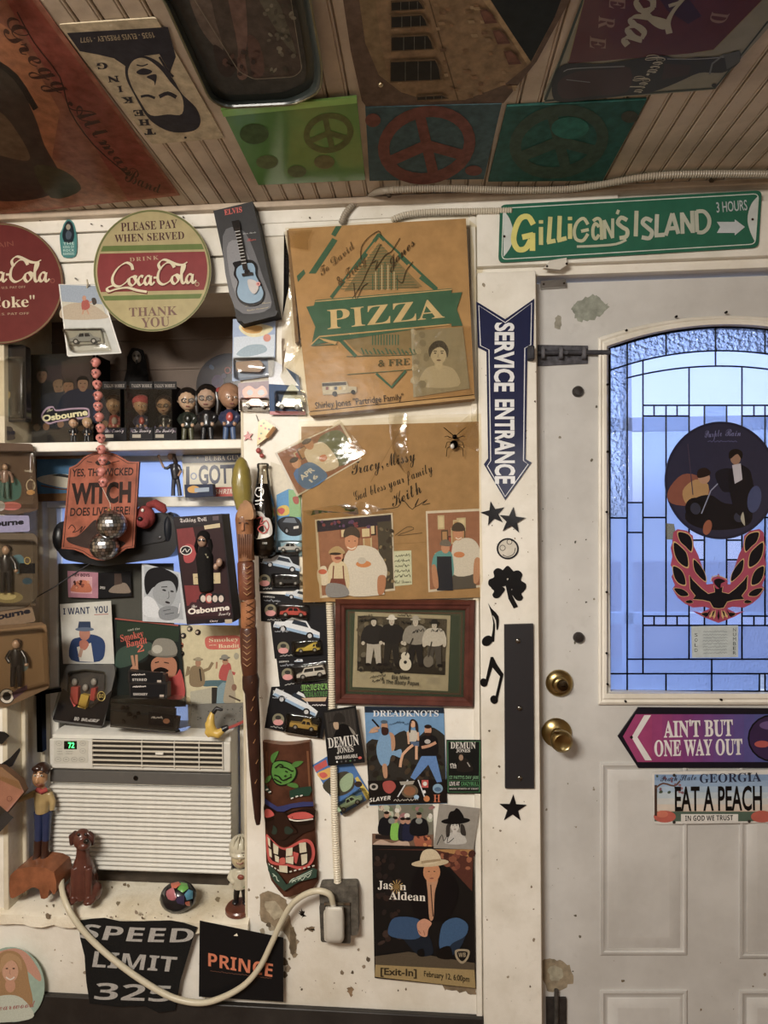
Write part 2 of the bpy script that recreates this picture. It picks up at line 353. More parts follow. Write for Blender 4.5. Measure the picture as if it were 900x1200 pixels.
def wrap(name,pl,quad,off,nx,ny,amp,seed,mat,parent=None,**k):   # crumpled clear sheet over a quad
    rs=random.Random(seed); g=[[rs.uniform(-1,1) for i in range(nx+1)] for j in range(ny+1)]; a,b,c,d=[Ve(q) for q in quad]; m=MB(); vs=[]
    for j in range(ny+1):
        for i in range(nx+1):
            u,v=i/nx,j/ny; u2=u+(rs.uniform(-.3,.3)/nx if 0<i<nx else 0); v2=v+(rs.uniform(-.3,.3)/ny if 0<j<ny else 0)
            q=(a*(1-u2)+b*u2)*(1-v2)+(d*(1-u2)+c*u2)*v2; e=rs.uniform(-1.5,1.5) if i in (0,nx) or j in (0,ny) else 0
            vs.append(pl.p(q.x+e,q.y+e*.7,off+amp*(.5+.5*g[j][i])))
    fs=[]
    for j in range(ny):
        for i in range(nx):
            p=j*(nx+1)+i; w=(p,p+1,p+nx+2,p+nx+1)
            fs+= [(w[0],w[1],w[2]),(w[0],w[2],w[3])] if rs.random()<.5 else [(w[0],w[1],w[3]),(w[1],w[2],w[3])]
    m.add(vs,fs); return obj(name,m,mat,parent,sm=30,**k)
CARP={'sedan':[(-1,.1),(-.98,-.12),(-.6,-.2),(-.32,-.45),(.3,-.45),(.55,-.2),(.95,-.12),(1,.1)],
 'wagon':[(-1,.1),(-.98,-.12),(-.62,-.18),(-.4,-.5),(.85,-.5),(.96,-.15),(1,.1)],
 'buggy':[(-1,.1),(-.9,-.1),(-.3,-.15),(0,-.3),(.5,-.5),(.8,-.5),(.7,-.1),(1,.0),(1,.1)],
 'van':[(-1,.15),(-1,-.5),(.6,-.55),(.95,-.1),(1,.15)],'truck':[(-1,.1),(-1,-.2),(-.2,-.22),(-.1,-.5),(.4,-.5),(.6,-.2),(1,-.12),(1,.1)]}
def car3d(parent,pl,cx,cy,L,rot,c,kind='sedan',off=.004,dep=None,win='#20242a'):
    dep=dep or L*.36*sc(pl.o.y); f=1 if L>0 else -1; L=abs(L); h=L/2
    T=lambda pts:xf([(x*f,y) for x,y in pts],cx,cy,h,rot)
    o=obj('toy_car',MB().slab(pl,T(CARP[kind]),dep,c,None,off),'gloss',parent,bev=dep*.12)
    w=MB(); 
    for x in (-.58,.58): w.slab(pl,T(circ(x,.1,.19,n=12)),dep*1.04,'#1a1a1c',None,off); w.slab(pl,T(circ(x,.1,.10,n=10)),.0006,'#b9b9b9',None,off+dep*1.04)
    obj('wheel',w,'plastic',o,kind='stuff')
    p=Pr(pl,off+dep+.0003); P=CARP[kind]; xs=[q[0] for q in P if q[1]<-.42]
    a,b=(min(xs),max(xs)) if xs else (-.3,.3); m_=(a+b)/2
    p.part('window').poly(T([(a-.08,-.2),(a+.02,-.42),(m_-.03,-.42),(m_-.03,-.2)]),win); p.poly(T([(m_+.03,-.2),(m_+.03,-.42),(b-.02,-.42),(b+.08,-.2)]),win); p.build(o,'gloss'); return o
def blister(parent,pl,pts,h,off=.0015,k=.82):   # clear moulded bubble over a toy
    cx=sum(q[0] for q in pts)/len(pts); cy=sum(q[1] for q in pts)/len(pts); pts=rnd(pts,3,3)
    f=lambda s,o:[pl.p(cx+(x-cx)*s,cy+(y-cy)*s,o) for x,y in pts]
    return obj('blister',MB().loft([f(1.06,off),f(1,off+.0006),f(.97,off+h*.5),f(k+.08,off+h*.92),f(k,off+h)]),'clear_plastic',parent,sm=40)
# ================= the room =================
P_WALL=paint('wall_paint','#e8e4da','#cdc5b4','#8d7a5f',.66,3.5,.5,.25)
P_TRIM=paint('trim_paint','#e8e4da','#cdc7b8','#7d6b52',.76,4,.42,.12)
P_DOOR=paint('door_paint','#cccbc8','#b4b2ae','#8a8070',.78,2.5,.38,.06)
P_SILL=paint('sill_paint','#e6dfcd','#c4b79c','#8c7656',.68,6,.55,.5)
P_CEIL=paint('ceiling_board','#c2b29e','#9c8c7a','#5f5346',.70,7,.5,.1)
P_NICHE=paint('brown_board','#5f4f43','#4b3d31',None,.7,3,.6,.1)
P_BLACK=paint('black_base','#211e1c','#33302d','#5b564f',.78,6,.45,.2)
P_JAMB=paint('jamb_paint','#cfc6b0','#a99b80','#6a5946',.72,5,.55,.2)
P_ROOM=paint('room_paint','#b9a68a','#8d775c',None,.7,1.2,.8,.1)
P_FLOOR=paint('floor_boards','#6b4c32','#4c3422',None,.7,4,.5,.1)
def W(px,py,y=0.0): return wl(y).p(px,py)
XL=W(8,700).x; XO=W(287,700).x; XD=W(630,700).x; XD2=XD+.925
ZS=W(150,1070).z; ZN=W(230,342).z; RZ=.20
X0,X1,Y1,TH=-2.1,2.2,-3.7,.24
ZDT=W(760,322,.02).z
def bx(x0,x1,y0,y1,z0,z1): return (((x0+x1)/2,(y0+y1)/2,(z0+z1)/2),(abs(x1-x0),abs(y1-y0),abs(z1-z0)))
def S(name,mb,mat,parent=None,bev=0,**k): 
    return obj(name,mb,mat,parent,kind=None if parent else 'structure',bev=bev,**k)
m=MB(); m.box(*bx(X0,XL,0,TH,0,CZ+.1)); m.box(*bx(XL,XO,0,TH,0,ZS-.03)); m.box(*bx(XO,XD,0,TH,0,CZ+.1))
m.box(*bx(XD,XD2,0,TH,ZDT,CZ+.1)); m.box(*bx(XD2,X1,0,TH,0,CZ+.1)); m.box(*bx(XL,XO,.012,TH,ZN,CZ+.1))
wall=S('wall_back',m,P_WALL)
# horizontal painted boards over the niche, each a board of the wall
zb=[W(150,338).z,W(150,306).z,W(150,272).z,W(150,246).z]
for i in range(3):
    a,b=zb[i]+.002,zb[i+1]-.0015
    o=S('board',MB().box(*bx(XL-.3,XO+.04+(.9 if i==2 else 0),-.004-.003*i,.013,a,b)),P_TRIM,wall,bev=.002)
S('board',MB().box(*bx(XO+.06,XD2,-.006,.002,W(450,272).z,W(450,250).z)),P_TRIM,wall,bev=.002)
S('floor',MB().box(*bx(X0,X1,Y1,TH,-.05,0)),P_FLOOR)
S('wall_left',MB().box(*bx(X0-.1,X0,Y1,TH,0,CZ+.1)),P_ROOM); S('wall_right',MB().box(*bx(X1,X1+.1,Y1,TH,0,CZ+.1)),P_ROOM)
S('wall_front',MB().box(*bx(X0,X1,Y1-.1,Y1,0,CZ+.1)),P_ROOM)
ce=S('ceiling',MB().box(*bx(X0,X1,Y1,TH,CZ+.006,CZ+.1)),P_CEIL)
pw=.0405; first=None; x=-1.62
while x<1.62:
    if first is None:
        mb=MB(); L=3.0; prof=[(-pw/2+.0016,.006),(-pw/2+.0016,.0014),(-pw/2+.003,0),(pw/2-.008,0),(pw/2-.0065,.0022),(pw/2-.005,0),(pw/2-.003,0),(pw/2-.0016,.0014),(pw/2-.0016,.006)]
        mb.loft([[Ve((x+a,yy,CZ+b)) for a,b in prof] for yy in (-L,-.003)]); first=obj('plank',mb,P_CEIL,ce,sm=20); fx=x
    else:
        o=first.copy(); C.objects.link(o); o.parent=ce; o.location.x+=x-fx; o.location.z+=random.uniform(-.0006,.0006)
    x+=pw
# ceiling moulding strip along the wall
S('trim_1',MB().box(*bx(-1.6,1.5,-.030,-.004,CZ-.016,CZ-.001)),P_CEIL,bev=.003)
# ---- niche and window recess ----
zsh0,zsh1=W(160,528,.01).z,W(160,517,.01).z
S('wall_niche',MB().box(*bx(XL,XO,RZ,RZ+.04,zsh1-.02,ZN+.05)),P_NICHE)
for z in (W(200,372,.2).z,W(200,398,.2).z,W(200,432,.2).z,W(200,476,.2).z):
    S('trim_2',MB().box(*bx(XL,XO,RZ-.004,RZ,z-.003,z+.003)),P_NICHE,bpy.data.objects['wall_niche'],bev=.001)
S('shelf_board',MB().box(*bx(XL,XO,.004,RZ,zsh0,zsh1)),P_TRIM,bev=.003)
S('trim_3',MB().box(*bx(XL-.012,XL+.002,-.006,RZ,ZS,ZN)),P_JAMB,bev=.002)        # left reveal board
S('trim_4',MB().box(*bx(XL+.0,XL+.012,.05,.064,ZS,zsh0)).box(*bx(XL+.0,XL+.014,.13,.16,ZS,zsh0)),P_JAMB,bev=.003)
S('trim_5',MB().box(*bx(XO-.008,XO-.0005,.002,RZ,ZS,ZN)),P_JAMB,bev=.002)
sl=MB(); n=26; rs=random.Random(3)
fr=[];bk=[]
for i in range(n+1):
    xx=XL-.06+(XO+.005-XL+.06)*i/n; r=rs.uniform(-.003,.003)
    fr.append([Ve((xx,RZ,ZS)),Ve((xx,.0,ZS+r*.4)),Ve((xx,-.016+r,ZS-.006)),Ve((xx,-.018+r,ZS-.030+r)),Ve((xx,.01,ZS-.035)),Ve((xx,RZ,ZS-.035))])
sl.loft(fr); S('window_sill',sl,P_SILL,sm=50)
S('baseboard_back',MB().box(*bx(W(0,1162).x-.4,W(566,1180).x,-.016,-.001,0,W(300,1174).z)),P_BLACK,bev=.003)
# window: outer frame, sash rails, stile, panes
P_SASH=MT['trim_paint']
wn=S('window_1',MB().box(*bx(W(40,700,.19).x-.02,W(62,700,.19).x,.165,.21,ZS,zsh0)).box(*bx(W(292,700,.19).x,XO+.05,.165,.21,ZS,zsh0))
  .box(*bx(XL,XO,.165,.21,W(200,541,.19).z,zsh0+.005)).box(*bx(XL,XO,.165,.21,ZS,ZS+.05)),P_SASH,bev=.003)
za,zb2=W(220,594,.18).z,W(220,582,.18).z
S('sash_rail',MB().box(*bx(XL,XO,.150,.20,za,zb2)),P_SASH,wn,bev=.003)
S('sash_stile',MB().box(*bx(W(66,700,.19).x-.006,W(76,700,.19).x-.004,.160,.20,ZS,za)),P_SASH,wn,bev=.002)
S('sash_stile',MB().box(*bx(W(283,700,.19).x,XO+.02,.160,.20,ZS,za)),P_SASH,wn,bev=.002)
MIST=glassy('misted_pane','#dfe8fb',.3,.2,.55,20,.2)
S('pane',MB().box(*bx(XL,XO,.186,.189,zb2,W(200,541,.19).z)),MIST,wn)
S('pane',MB().box(*bx(W(76,700,.19).x,W(283,700,.19).x,.180,.183,ZS,za)),MIST,wn)
S('blind_board',MB().box(*bx(W(70,700,.178).x,W(205,700,.178).x,.166,.172,W(150,855,.178).z,W(150,660,.178).z)),paint('dark_card','#4b4a42','#3b3a34',None,.7,4,.8,.05),wn)
# ---- door casing and header ----
cas=S('trim_6',MB().box(*bx(W(562,700).x,XD-.001,-.020,.0,0,W(595,322).z)),P_TRIM,bev=.002)
S('trim_7',MB().box(*bx(W(562,700).x,X1,-.018,.0,W(760,308).z,W(700,248).z)),P_TRIM,bev=.002)
S('trim_8',MB().box(*bx(W(554,700).x,W(561,700).x,-.008,.0,.1,W(560,252).z)),P_TRIM,bev=.002)
S('trim_9',MB().box(*bx(XD-.001,XD+.004,.0,.07,0,ZDT)).box(*bx(XD2,XD2+.02,-.018,.07,0,ZDT)),P_JAMB)
# ---- door ----
DY=.022; DP=wl(DY); TD=.04
def dz(py,px=760): return W(px,py,DY).z
dl=XD+.0045; dr=XD2-.004; dtop=ZDT-.012
def arch(x,off=0): return 381+off+.00128*(x-842)**2-.030*(x-842)
gx0,gx1,gy1=712,972,812
axs=[gx0+(gx1-gx0)*i/24 for i in range(25)]
hole=[DP.p(x,arch(x)) for x in axs]; hb=DP.p(842,gy1).z; hx0=hole[0].x; hx1=hole[-1].x
d=MB(); back=Ve((0,TD,0))
def dp(pts): d.prism(pts,[q+back for q in pts])
dp([Ve((dl,DY,0.01)),Ve((hx0,DY,0.01)),Ve((hx0,DY,dtop)),Ve((dl,DY,dtop))]); dp([Ve((hx1,DY,0.01)),Ve((dr,DY,.01)),Ve((dr,DY,dtop)),Ve((hx1,DY,dtop))])
dp([Ve((hx0,DY,0.01)),Ve((hx1,DY,.01)),Ve((hx1,DY,hb)),Ve((hx0,DY,hb))])
for i in range(24): dp([hole[i],hole[i+1],Ve((hole[i+1].x,DY,dtop)),Ve((hole[i].x,DY,dtop))])
door=S('door_1',d,P_DOOR,sm=0)
def moulding(steps,parent,name,mat):     # stepped moulding: list of (outline, height)
    m=MB(); rr=[[DP.p(x,y,h) for x,y in o] for o,h in steps]; m.loft(rr,cap=False); return S(name,m,mat,parent,sm=30)
def liteout(k,kb=None): 
    kb=kb or k; return [(gx0-k,gy1+kb)]+[(x+(x-842)/130*k,arch(x)-k) for x in axs]+[(gx1+k,gy1+kb)]
moulding([(liteout(11,14),0),(liteout(10.5,13.5),.010),(liteout(8,11),.013),(liteout(6,8),.010),(liteout(4,6),.013),(liteout(1,1),.012),(liteout(-1,-1),.0),(liteout(-1,-1),-.03)],door,'lite_frame',P_TRIM)
for x,y in ((732,389),(790,373),(848,368),(710,452),(710,530),(709,600),(709,693),(709,764),(710,800),(731,820),(842,818)):
    S('screw',MB().ink('#2b2622').lathe([(0,.016),(.0028,.0155),(.003,.01)],DP.p(x,y),(0,-1,0),8),'metal',door)
def panel(x0,y0,x1,y1):
    def o(k): return rc(x0+k,y0+k,x1-k,y1-k)
    moulding([(o(0),0),(o(1.5),.004),(o(4),.0045),(o(6),.001),(o(9),-.003+.003),(o(10),.0005),(o(22),.0005),(o(24),.001)],door,'panel_moulding',P_DOOR)
    m=MB(); m.loft([[DP.p(x,y,h) for x,y in o(k)] for k,h in ((9,.0),(10,.001),(21,.0065),(22,.0065))]); S('raised_panel',m,P_DOOR,door,sm=30)
panel(703,893,806,1120); panel(866,893,982,1124); panel(703,1160,806,1500); panel(866,1160,982,1500)
# leaded glass
def c1(x): return 411+.00135*(x-838.5)**2-.018*(x-838.5)
def c2(x): return 429+.00118*(x-838.5)**2-.012*(x-838.5)
def mir(x): return 1677-x
cm=[]   # came lines as lists of pixels
def V(x,a,b): cm.append([(x,a),(x,b)])
def H(y,a,b): cm.append([(a,y),(b,y)])
for g in (lambda x:x,mir):
    V(g(735),arch(g(735)),812); V(g(753.5),c1(g(753.5)),789.5); V(g(780.5),arch(g(780.5)),c1(g(780.5))); V(g(780.5),475,732)
    V(g(807.5),c2(g(807.5)),772); V(g(825.5),475,733); H(487.5,g(753.5),g(807.5)); H(722,g(753.5),g(807.5))
    for q in (766.5,793.5): V(g(q),475,487.5); V(g(q),722,733)
    H(589,g(735),g(753.5)); H(607,g(714),g(735)); H(624,g(735),g(753.5)); H(606.5,g(753.5),g(780.5)); H(633,g(807.5),g(825.5)); H(656,g(807.5),g(825.5))
    V(g(780.5),789.5,812)
V(838.5,arch(838.5),c1(838.5)+18); V(834,772.5,812); V(890,789.5,812)
H(475,753.5,923.5); H(733,753.5,923.5); H(772.5,735,942); H(789.5,714,970)
cm.append([(x,c1(x)) for x in axs]); cm.append([(x,c2(x)) for x in axs if x>733 and x<944])
GP=wl(DY+.018)
m=MB().ink('#23262e')
for l in cm: m.tube([GP.p(x,y,.003) for x,y in l],.0021,6)
m.tube([GP.p(x,y,.003) for x,y in liteout(-2)],.004,6,closed=True)
S('lead_came',m,'metal',door,sm=60)
RIPPLE=glassy('rippled_glass','#e0ebff',.45,.05,.35,90,.9); BEVEL=glassy('bevelled_glass','#e6ecff',.40,.03,.22,25,.25); FROST=glassy('frosted_glass','#dbe7ff',.40,.18,.45,200,.3)
def pane(pts,mat):
    m=MB(); cx=sum(p[0] for p in pts)/len(pts); cy=sum(p[1] for p in pts)/len(pts)
    inn=[(cx+(x-cx)*.80,cy+(y-cy)*.86) for x,y in pts] if mat is BEVEL else [(cx+(x-cx)*.97,cy+(y-cy)*.97) for x,y in pts]
    a=[GP.p(x,y,-.0015) for x,y in pts]; b=[GP.p(x,y,.0012) for x,y in pts]; c=[GP.p(x,y,.0035 if mat is BEVEL else .0016) for x,y in inn]
    m.loft([a,b,c]); S('pane',m,mat,door,sm=20)
def cell(x0,x1,ya,yb,mat):
    f=lambda g,x:g(x) if callable(g) else g; n=4 if callable(ya) or callable(yb) else 1
    t=[(x0+(x1-x0)*i/n,f(ya,x0+(x1-x0)*i/n)) for i in range(n+1)]; b=[(x0+(x1-x0)*i/n,f(yb,x0+(x1-x0)*i/n)) for i in range(n,-1,-1)]; pane(t+b,mat)
for k,g in enumerate((lambda x:x,mir)):
    def ce2(x0,x1,ya,yb,mat): a,b=sorted((g(x0),g(x1))); cell(a,b,ya,yb,mat)
    for t in ((712,735,arch,c1,RIPPLE),(712,735,c1,607,RIPPLE),(712,735,607,789.5,FROST),(712,735,789.5,812,FROST),(735,753.5,c1,c2,BEVEL),(735,753.5,c2,589,BEVEL),
      (735,753.5,589,624,FROST),(735,753.5,624,772.5,FROST),(735,753.5,772.5,789.5,FROST),(735,780.5,arch,c1,RIPPLE),(780.5,838.5,arch,c1,RIPPLE),(753.5,838.5,c1,c2,BEVEL),
      (753.5,807.5,c2,475,BEVEL),(753.5,780.5,487.5,606.5,FROST),(753.5,780.5,606.5,722,FROST),(780.5,807.5,487.5,722,FROST),(807.5,825.5,475,633,BEVEL),(807.5,825.5,633,656,BEVEL),
      (807.5,825.5,656,733,BEVEL),(753.5,807.5,733,772.5,FROST),(735,780.5,789.5,812,FROST)): ce2(*t)
    for q in (753.5,767,780.5,794): ce2(q,q+13.5,475,487.5,BEVEL); ce2(q,q+13.5,722,733,BEVEL)
for t in ((807.5,869.5,c2,475,BEVEL),(825.5,851.5,475,733,FROST),(807.5,869.5,733,772.5,FROST),(753.5,834,772.5,789.5,FROST),(834,923.5,772.5,789.5,FROST),(780.5,834,789.5,812,FROST),(834,890,789.5,812,FROST)): cell(*t)
# door wear: flat patches of old filler and rubbed paint
pr=Pr(DP,.0003).part('filler_patch'); pr.poly(jag([(670,362),(680,352),(694,346),(706,352),(713,360),(704,368),(690,376),(676,374)],3,1.8,5),'#a6ab9c'); pr.poly(jag([(650,372),(656,370),(658,384),(652,386)],5,1.2),'#a9a493'); pr.poly(jag([(634,1130),(650,1124),(668,1132),(672,1150),(655,1160),(640,1158)],8,2,5),'#a9987b'); pr.poly(jag([(642,1136),(652,1132),(660,1139),(657,1148),(647,1149)],9,1.2),'#bdb59b')
pr.build(door,'faded')
# outside the glass: porch posts, beam, railing, neighbour's wall and a shrub, far enough to blur into shapes
out=paint('porch_white','#eef1f5','#d5dae3',None,.7,2,.6,.1)
S('outside_ground',MB().box(*bx(-6,8,TH,12,-.2,-.05)),paint('gravel','#9a9a9c','#77787c',None,.7,9,.9,.2))
ph=empty('porch',(XD+.4,1.3,0),kind='structure')
for xx in (XD+.36,XD+.62): S('post',MB().box(*bx(xx,xx+.04,1.3,1.34,-.1,2.7)),out,ph)
S('beam',MB().box(*bx(-1.5,3,1.3,1.35,1.86,1.92)),out,ph); S('rail',MB().box(*bx(-1.5,3,1.3,1.34,.98,1.03)),out,ph)
nb=empty('neighbour_wall',(1.2,5,0),kind='structure')
S('siding',MB().box(*bx(-3.5,6,5,5.2,-.1,.95)),paint('brick_red_wall','#a98f92','#8c7880',None,.7,6,.8,.1),nb)
rs=random.Random(9); m=MB()
for i in range(60):
    a=Ve((rs.uniform(.58,.78),2.0+rs.uniform(-.1,.1),rs.uniform(-.03,.9))); m.ell(a,(.05,.05,.03),col=rs.choice(['#8f9a6a','#a8a878','#77805a']),nu=6,nv=4)
obj('shrub',m,'cloth',label='blurred pale green shrub outside, behind the lower left door glass',cat='shrub',sm=60)

# flaked paint and small scars, each with its own outline
def chips(pl,par,x0,y0,x1,y1,n,seed,rmax=2.2,cs=('#8d7a60','#a5927a','#6f604c','#b8a88c'),off=.0004,name='paint_chip'):
    rs=random.Random(seed); p=Pr(pl,off,1e-5).part(name)
    for i in range(n):
        x,y,r=rs.uniform(x0,x1),rs.uniform(y0,y1),rmax*rs.random()**2.5+.35; a0=rs.uniform(0,6)
        p.poly([(x+r*rs.uniform(.5,1.3)*cos(a0+k*.9),y+r*rs.uniform(.5,1.5)*sin(a0+k*.9)) for k in range(7)],rs.choice(cs))
    for k in p.order: obj(name,p.b[k],'faded',par,kind='stuff',sm=0)
chips(WALL,wall,290,1040,345,1160,46,1,7); chips(WALL,wall,290,300,560,1160,50,2,2.4); chips(WALL,wall,60,1080,430,1160,60,3,2.6); chips(WALL,wall,400,1100,560,1165,22,8,2.6)
chips(wl(-.0202),cas,563,330,628,1195,70,4,1.8); chips(DP,door,634,335,700,1190,40,5,1.6,('#77705f','#9a917e','#5f5a50')); chips(DP,door,705,1125,900,1195,14,6,1.6); chips(wl(-.0075),wall,20,250,270,268,16,7,1.6); chips(wl(-.0105),wall,20,250,540,262,14,11,1.4)
chips(Pl((0,0,ZS+.0008),(0,0,1)),bpy.data.objects['window_sill'],20,1025,285,1062,40,9,3,('#a3906e','#8a775a','#cbbb98'),.0002)
chips(wl(-.0205),bpy.data.objects['window_sill'],10,1069,285,1076,26,10,2.6)
pr=Pr(WALL,.0008,2e-5).part('peeled_patch')
for pts,c in ((((304,1050),(318,1046),(334,1056),(340,1075),(345,1100),(348,1118),(340,1120),(336,1098),(322,1086),(306,1078)),'#a08c6e'),(((312,1056),(326,1058),(334,1072),(322,1076),(312,1068)),'#c2b496'),(((338,1088),(346,1090),(348,1112),(342,1118)),'#7a684e'),(((522,1144),(530,1150),(556,1156),(556,1166),(540,1162),(520,1160)),'#8f7a5c'),(((352,1066),(358,1070),(354,1076),(351,1071)),'#3a2f28'),(((360,1086),(369,1088),(368,1090),(358,1090)),'#8a7458'),(((408,1156),(414,1160),(412,1168),(406,1164)),'#9a7c58')): pr.poly(jag(pts,int(pts[0][0]+pts[0][1]),2.2,4),c)
for k in pr.order: obj('peeled_patch',pr.b[k],'faded',wall,kind='stuff',sm=0)
for x,y in ((118,264),(106,262),(213,261),(249,300),(46,258),(88,326),(214,254)): obj('nail',MB().ink('#4a3a2c').tube([wl(-.004).p(x,y),wl(-.016).p(x+1,y+.5)],.0016,6),'rust',wall)
# ================= signs and door furniture =================
# green street sign over the door
o,p=sheet('street_sign',wl(-.020),rnd([(586,240),(893,223),(889,290),(584,308)],7),'#1f6b52','green street sign with cream lettering and an arrow, above the door','sign',.0025,'enamel')
p.part('border').line(rnd([(590,244),(889,227),(885,286),(588,304)],6),1.1,'#d9e2d6',closed=True)
for pts in ([(590,247),(597,256),(602,274),(598,290),(590,301)],[(888,230),(880,240),(876,256),(879,271),(885,284)]): p.poly(sm(pts,4),'#cfd6d2')
p.part('lettering')
def ST(c,w,*strokes):
    for q in strokes: p.line(q,w,c,4 if len(q)>2 else 0)
ST('#e3da6c',6.5,[(625,263),(619,254),(610,256),(604,268),(602,282),(607,292),(616,291),(622,281)],[(612,278),(625,275)],[(624,273),(624,294)])
ST('#d6d184',5,[(634,266),(634,287)],[(645,254),(643,284)],[(641,284),(651,282)],[(656,253),(655,281)],[(653,282),(664,279)],[(668,262),(668,280)],[(634,258),(634,262)],[(668,254),(668,258)])
ST('#c8c8a2',3.8,[(689,263),(684,256),(677,260),(673,270),(675,280),(683,282),(689,274)],[(681,271),(690,269)],[(702,266),(698,262),(695,267),(695,276),(698,280),(702,275)],[(695,259),(700,256),(704,260),(705,281)])
ST('#c4c6a8',3.6,[(709,280),(708,258)],[(708,258),(718,279)],[(718,279),(718,256)],[(725,246),(723,251)])
ST('#c4c6aa',4.8,[(735,258),(728,255),(724,261),(729,266),(735,270),(734,277),(726,279)],[(746,247),(745,277)])
ST('#c0c4b2',4.8,[(764,259),(757,256),(753,261),(759,267),(764,272),(761,279),(752,278)],[(770,251),(769,276)],[(767,276),(779,275)],[(780,276),(788,250)],[(788,250),(795,274)],[(783,268),(793,267)])
ST('#c0c4b2',4.6,[(800,274),(799,249)],[(799,250),(812,272)],[(812,273),(811,247)],[(817,272),(816,247)],[(816,248),(825,248),(831,256),(830,266),(824,272),(817,272)])
p.line([(676,289),(700,288),(722,286),(734,281)],2.8,'#c2c6ac',3)
p.text('3 HOURS',(840,249,876,246,12),'#bfc9cc',off=.01)
p.part('arrow').poly([(840,260),(861,260),(861,257),(873,266),(861,276),(861,273),(840,273),(844,266)],'#c7cfd2'); p.part('screw').ell(591,277,1.5,1.5,'#3a2a22'); p.ell(882,257,1.5,1.5,'#3a2a22'); p.build(o,'enamel')
# blue down arrow on the casing
out=[(558,353),(592,374),(626,350),(625,406),(618,410),(616,538),(623,542),(592,586),(567,544),(572,537),(570,412),(560,407)]
o,p=sheet('arrow_sign',wl(-.0205),out,'#121b48','dark blue arrow sign pointing down with white vertical lettering, on the door casing','sign',.002,'enamel')
ins=[(561,358),(592,378),(623,355),(622,404),(615,408),(613.5,540),(619,544),(592,582),(571,546),(575,540),(573,410),(563,405)]
p.part('border').line(ins,1.1,'#e8eaee',closed=True)
# letters run downwards, each turned a quarter to the right
p.part('lettering').text('SERVICE',[(581,378),(580,459),(602,459),(602,378)],'#eef0f2','rom',.035); p.text('ENTRANCE',[(581,468),(581,567),(603,567),(602,468)],'#eef0f2','rom',.035)
p.part('hole').ell(592,371,1.2,1.2,'#e8e4da'); p.build(o,'enamel')
# black cut-out shapes down the casing
def cut(name,pts,label,cat,grp=None,th=.0022,c='#17161a',y=-.0205):
    return obj(name,MB().slab(wl(y),pts,th,c,None,.0004),'enamel',None,label,cat,grp,sm=0)
G='black cut-out shapes on the door casing'
cut('star_cutout',star(578,602,15,-12),'small black metal star tilted left, just under the blue arrow sign','star',G)
cut('star_cutout',star(600,610,16,6),'small black metal star under the blue arrow tip, the right one of the touching pair','star',G,.0045)
cut('star_cutout',star(601,948,16.5,2),'lone black metal star near the bottom of the door casing, below the black strip','star',G)
sh=[]
for a,(dx,dy) in ((0,(-11,-9)),(1,(11,-10)),):pass
m=MB().ink('#141416'); pl=wl(-.0205)
heart=lambda cx,cy,s,r:xf(sm([(0,1),(-.55,.5),(-.95,0),(-.9,-.55),(-.45,-.75),(0,-.45),(.45,-.75),(.9,-.55),(.95,0),(.55,.5)],4,True),cx,cy,s,r)
m.slab(pl,heart(584,679,12.5,-62),.0022); m.slab(pl,heart(605,682,13,70),.0023); m.slab(pl,heart(595,673,10,180),.0021)
m.slab(pl,[(592,684),(598,684),(600,697),(607,711),(602,713),(596,702)],.0020)
m.slab(pl,heart(583,692,9,-100),.0019); m.slab(pl,heart(607,695,9,100),.0018)
obj('shamrock_cutout',m,'enamel',None,'black three-leaf shamrock cut-out on the door casing','shamrock',G,sm=0)
m=MB().ink('#141416')
m.slab(pl,circ(571,751,7,5.5,-40,16),.0022); m.slab(pl,sm([(575,752),(578,730),(573,710),(572,707),(576,713),(584,722),(584,735),(582,738),(581,727),(577,721),(580,732),(579,752)],3),.0021)
obj('music_note_cutout',m,'enamel',None,'black single music note cut-out, left of the door casing under the shamrock','music note',G,sm=0)
m=MB().ink('#141416')
m.slab(pl,circ(567,800,4.5,5,-20,14),.0022); m.slab(pl,circ(579,820,4.5,5,-20,14),.0022)
m.slab(pl,[(568,802),(575,770),(578,770),(582,778),(590,790),(583,820),(580,819),(586,793),(577,782),(571,802)],.0021)
obj('music_note_cutout',m,'enamel',None,'black double music note cut-out beside the top of the long black strip','music note',G,sm=0)
m=MB().ink('#26262a'); m.ring(pl,circ(595,643,13,12.5,0,28),circ(595,643,11,10.5,0,28),.0015)
o=obj('round_face_sticker',m,'enamel',None,'small white round sticker with a thin black ring below the two stars','sticker',sm=0)
p=Pr(pl,.0006); p.ell(595,643,11,10.6,'#d9d2c2'); p.line(circ(589,642,3.2,n=12),.7,'#26262a',closed=True); p.line(circ(597,635,3,n=12),.7,'#26262a',closed=True); p.line([(589,650),(595,652.5),(602,649),(604,642)],.8,'#26262a',3); p.build(o)
o=obj('push_strip',MB().slab(wl(-.0205),[(591,732),(625,731),(626,924),(592,924)],.008,'#2b2a2e','#161518'),'plastic',None,'long black plate strip with three bolts, upright on the door casing','plate',bev=.001)
for x,y in ((607,751),(609,830),(609,912)): obj('bolt',MB().ink('#8d8b86').lathe([(0,.0035),(.004,.003),(.006,.0018),(.0068,0)],wl(-.029).p(x,y),(0,-1,0),12),'metal',o)
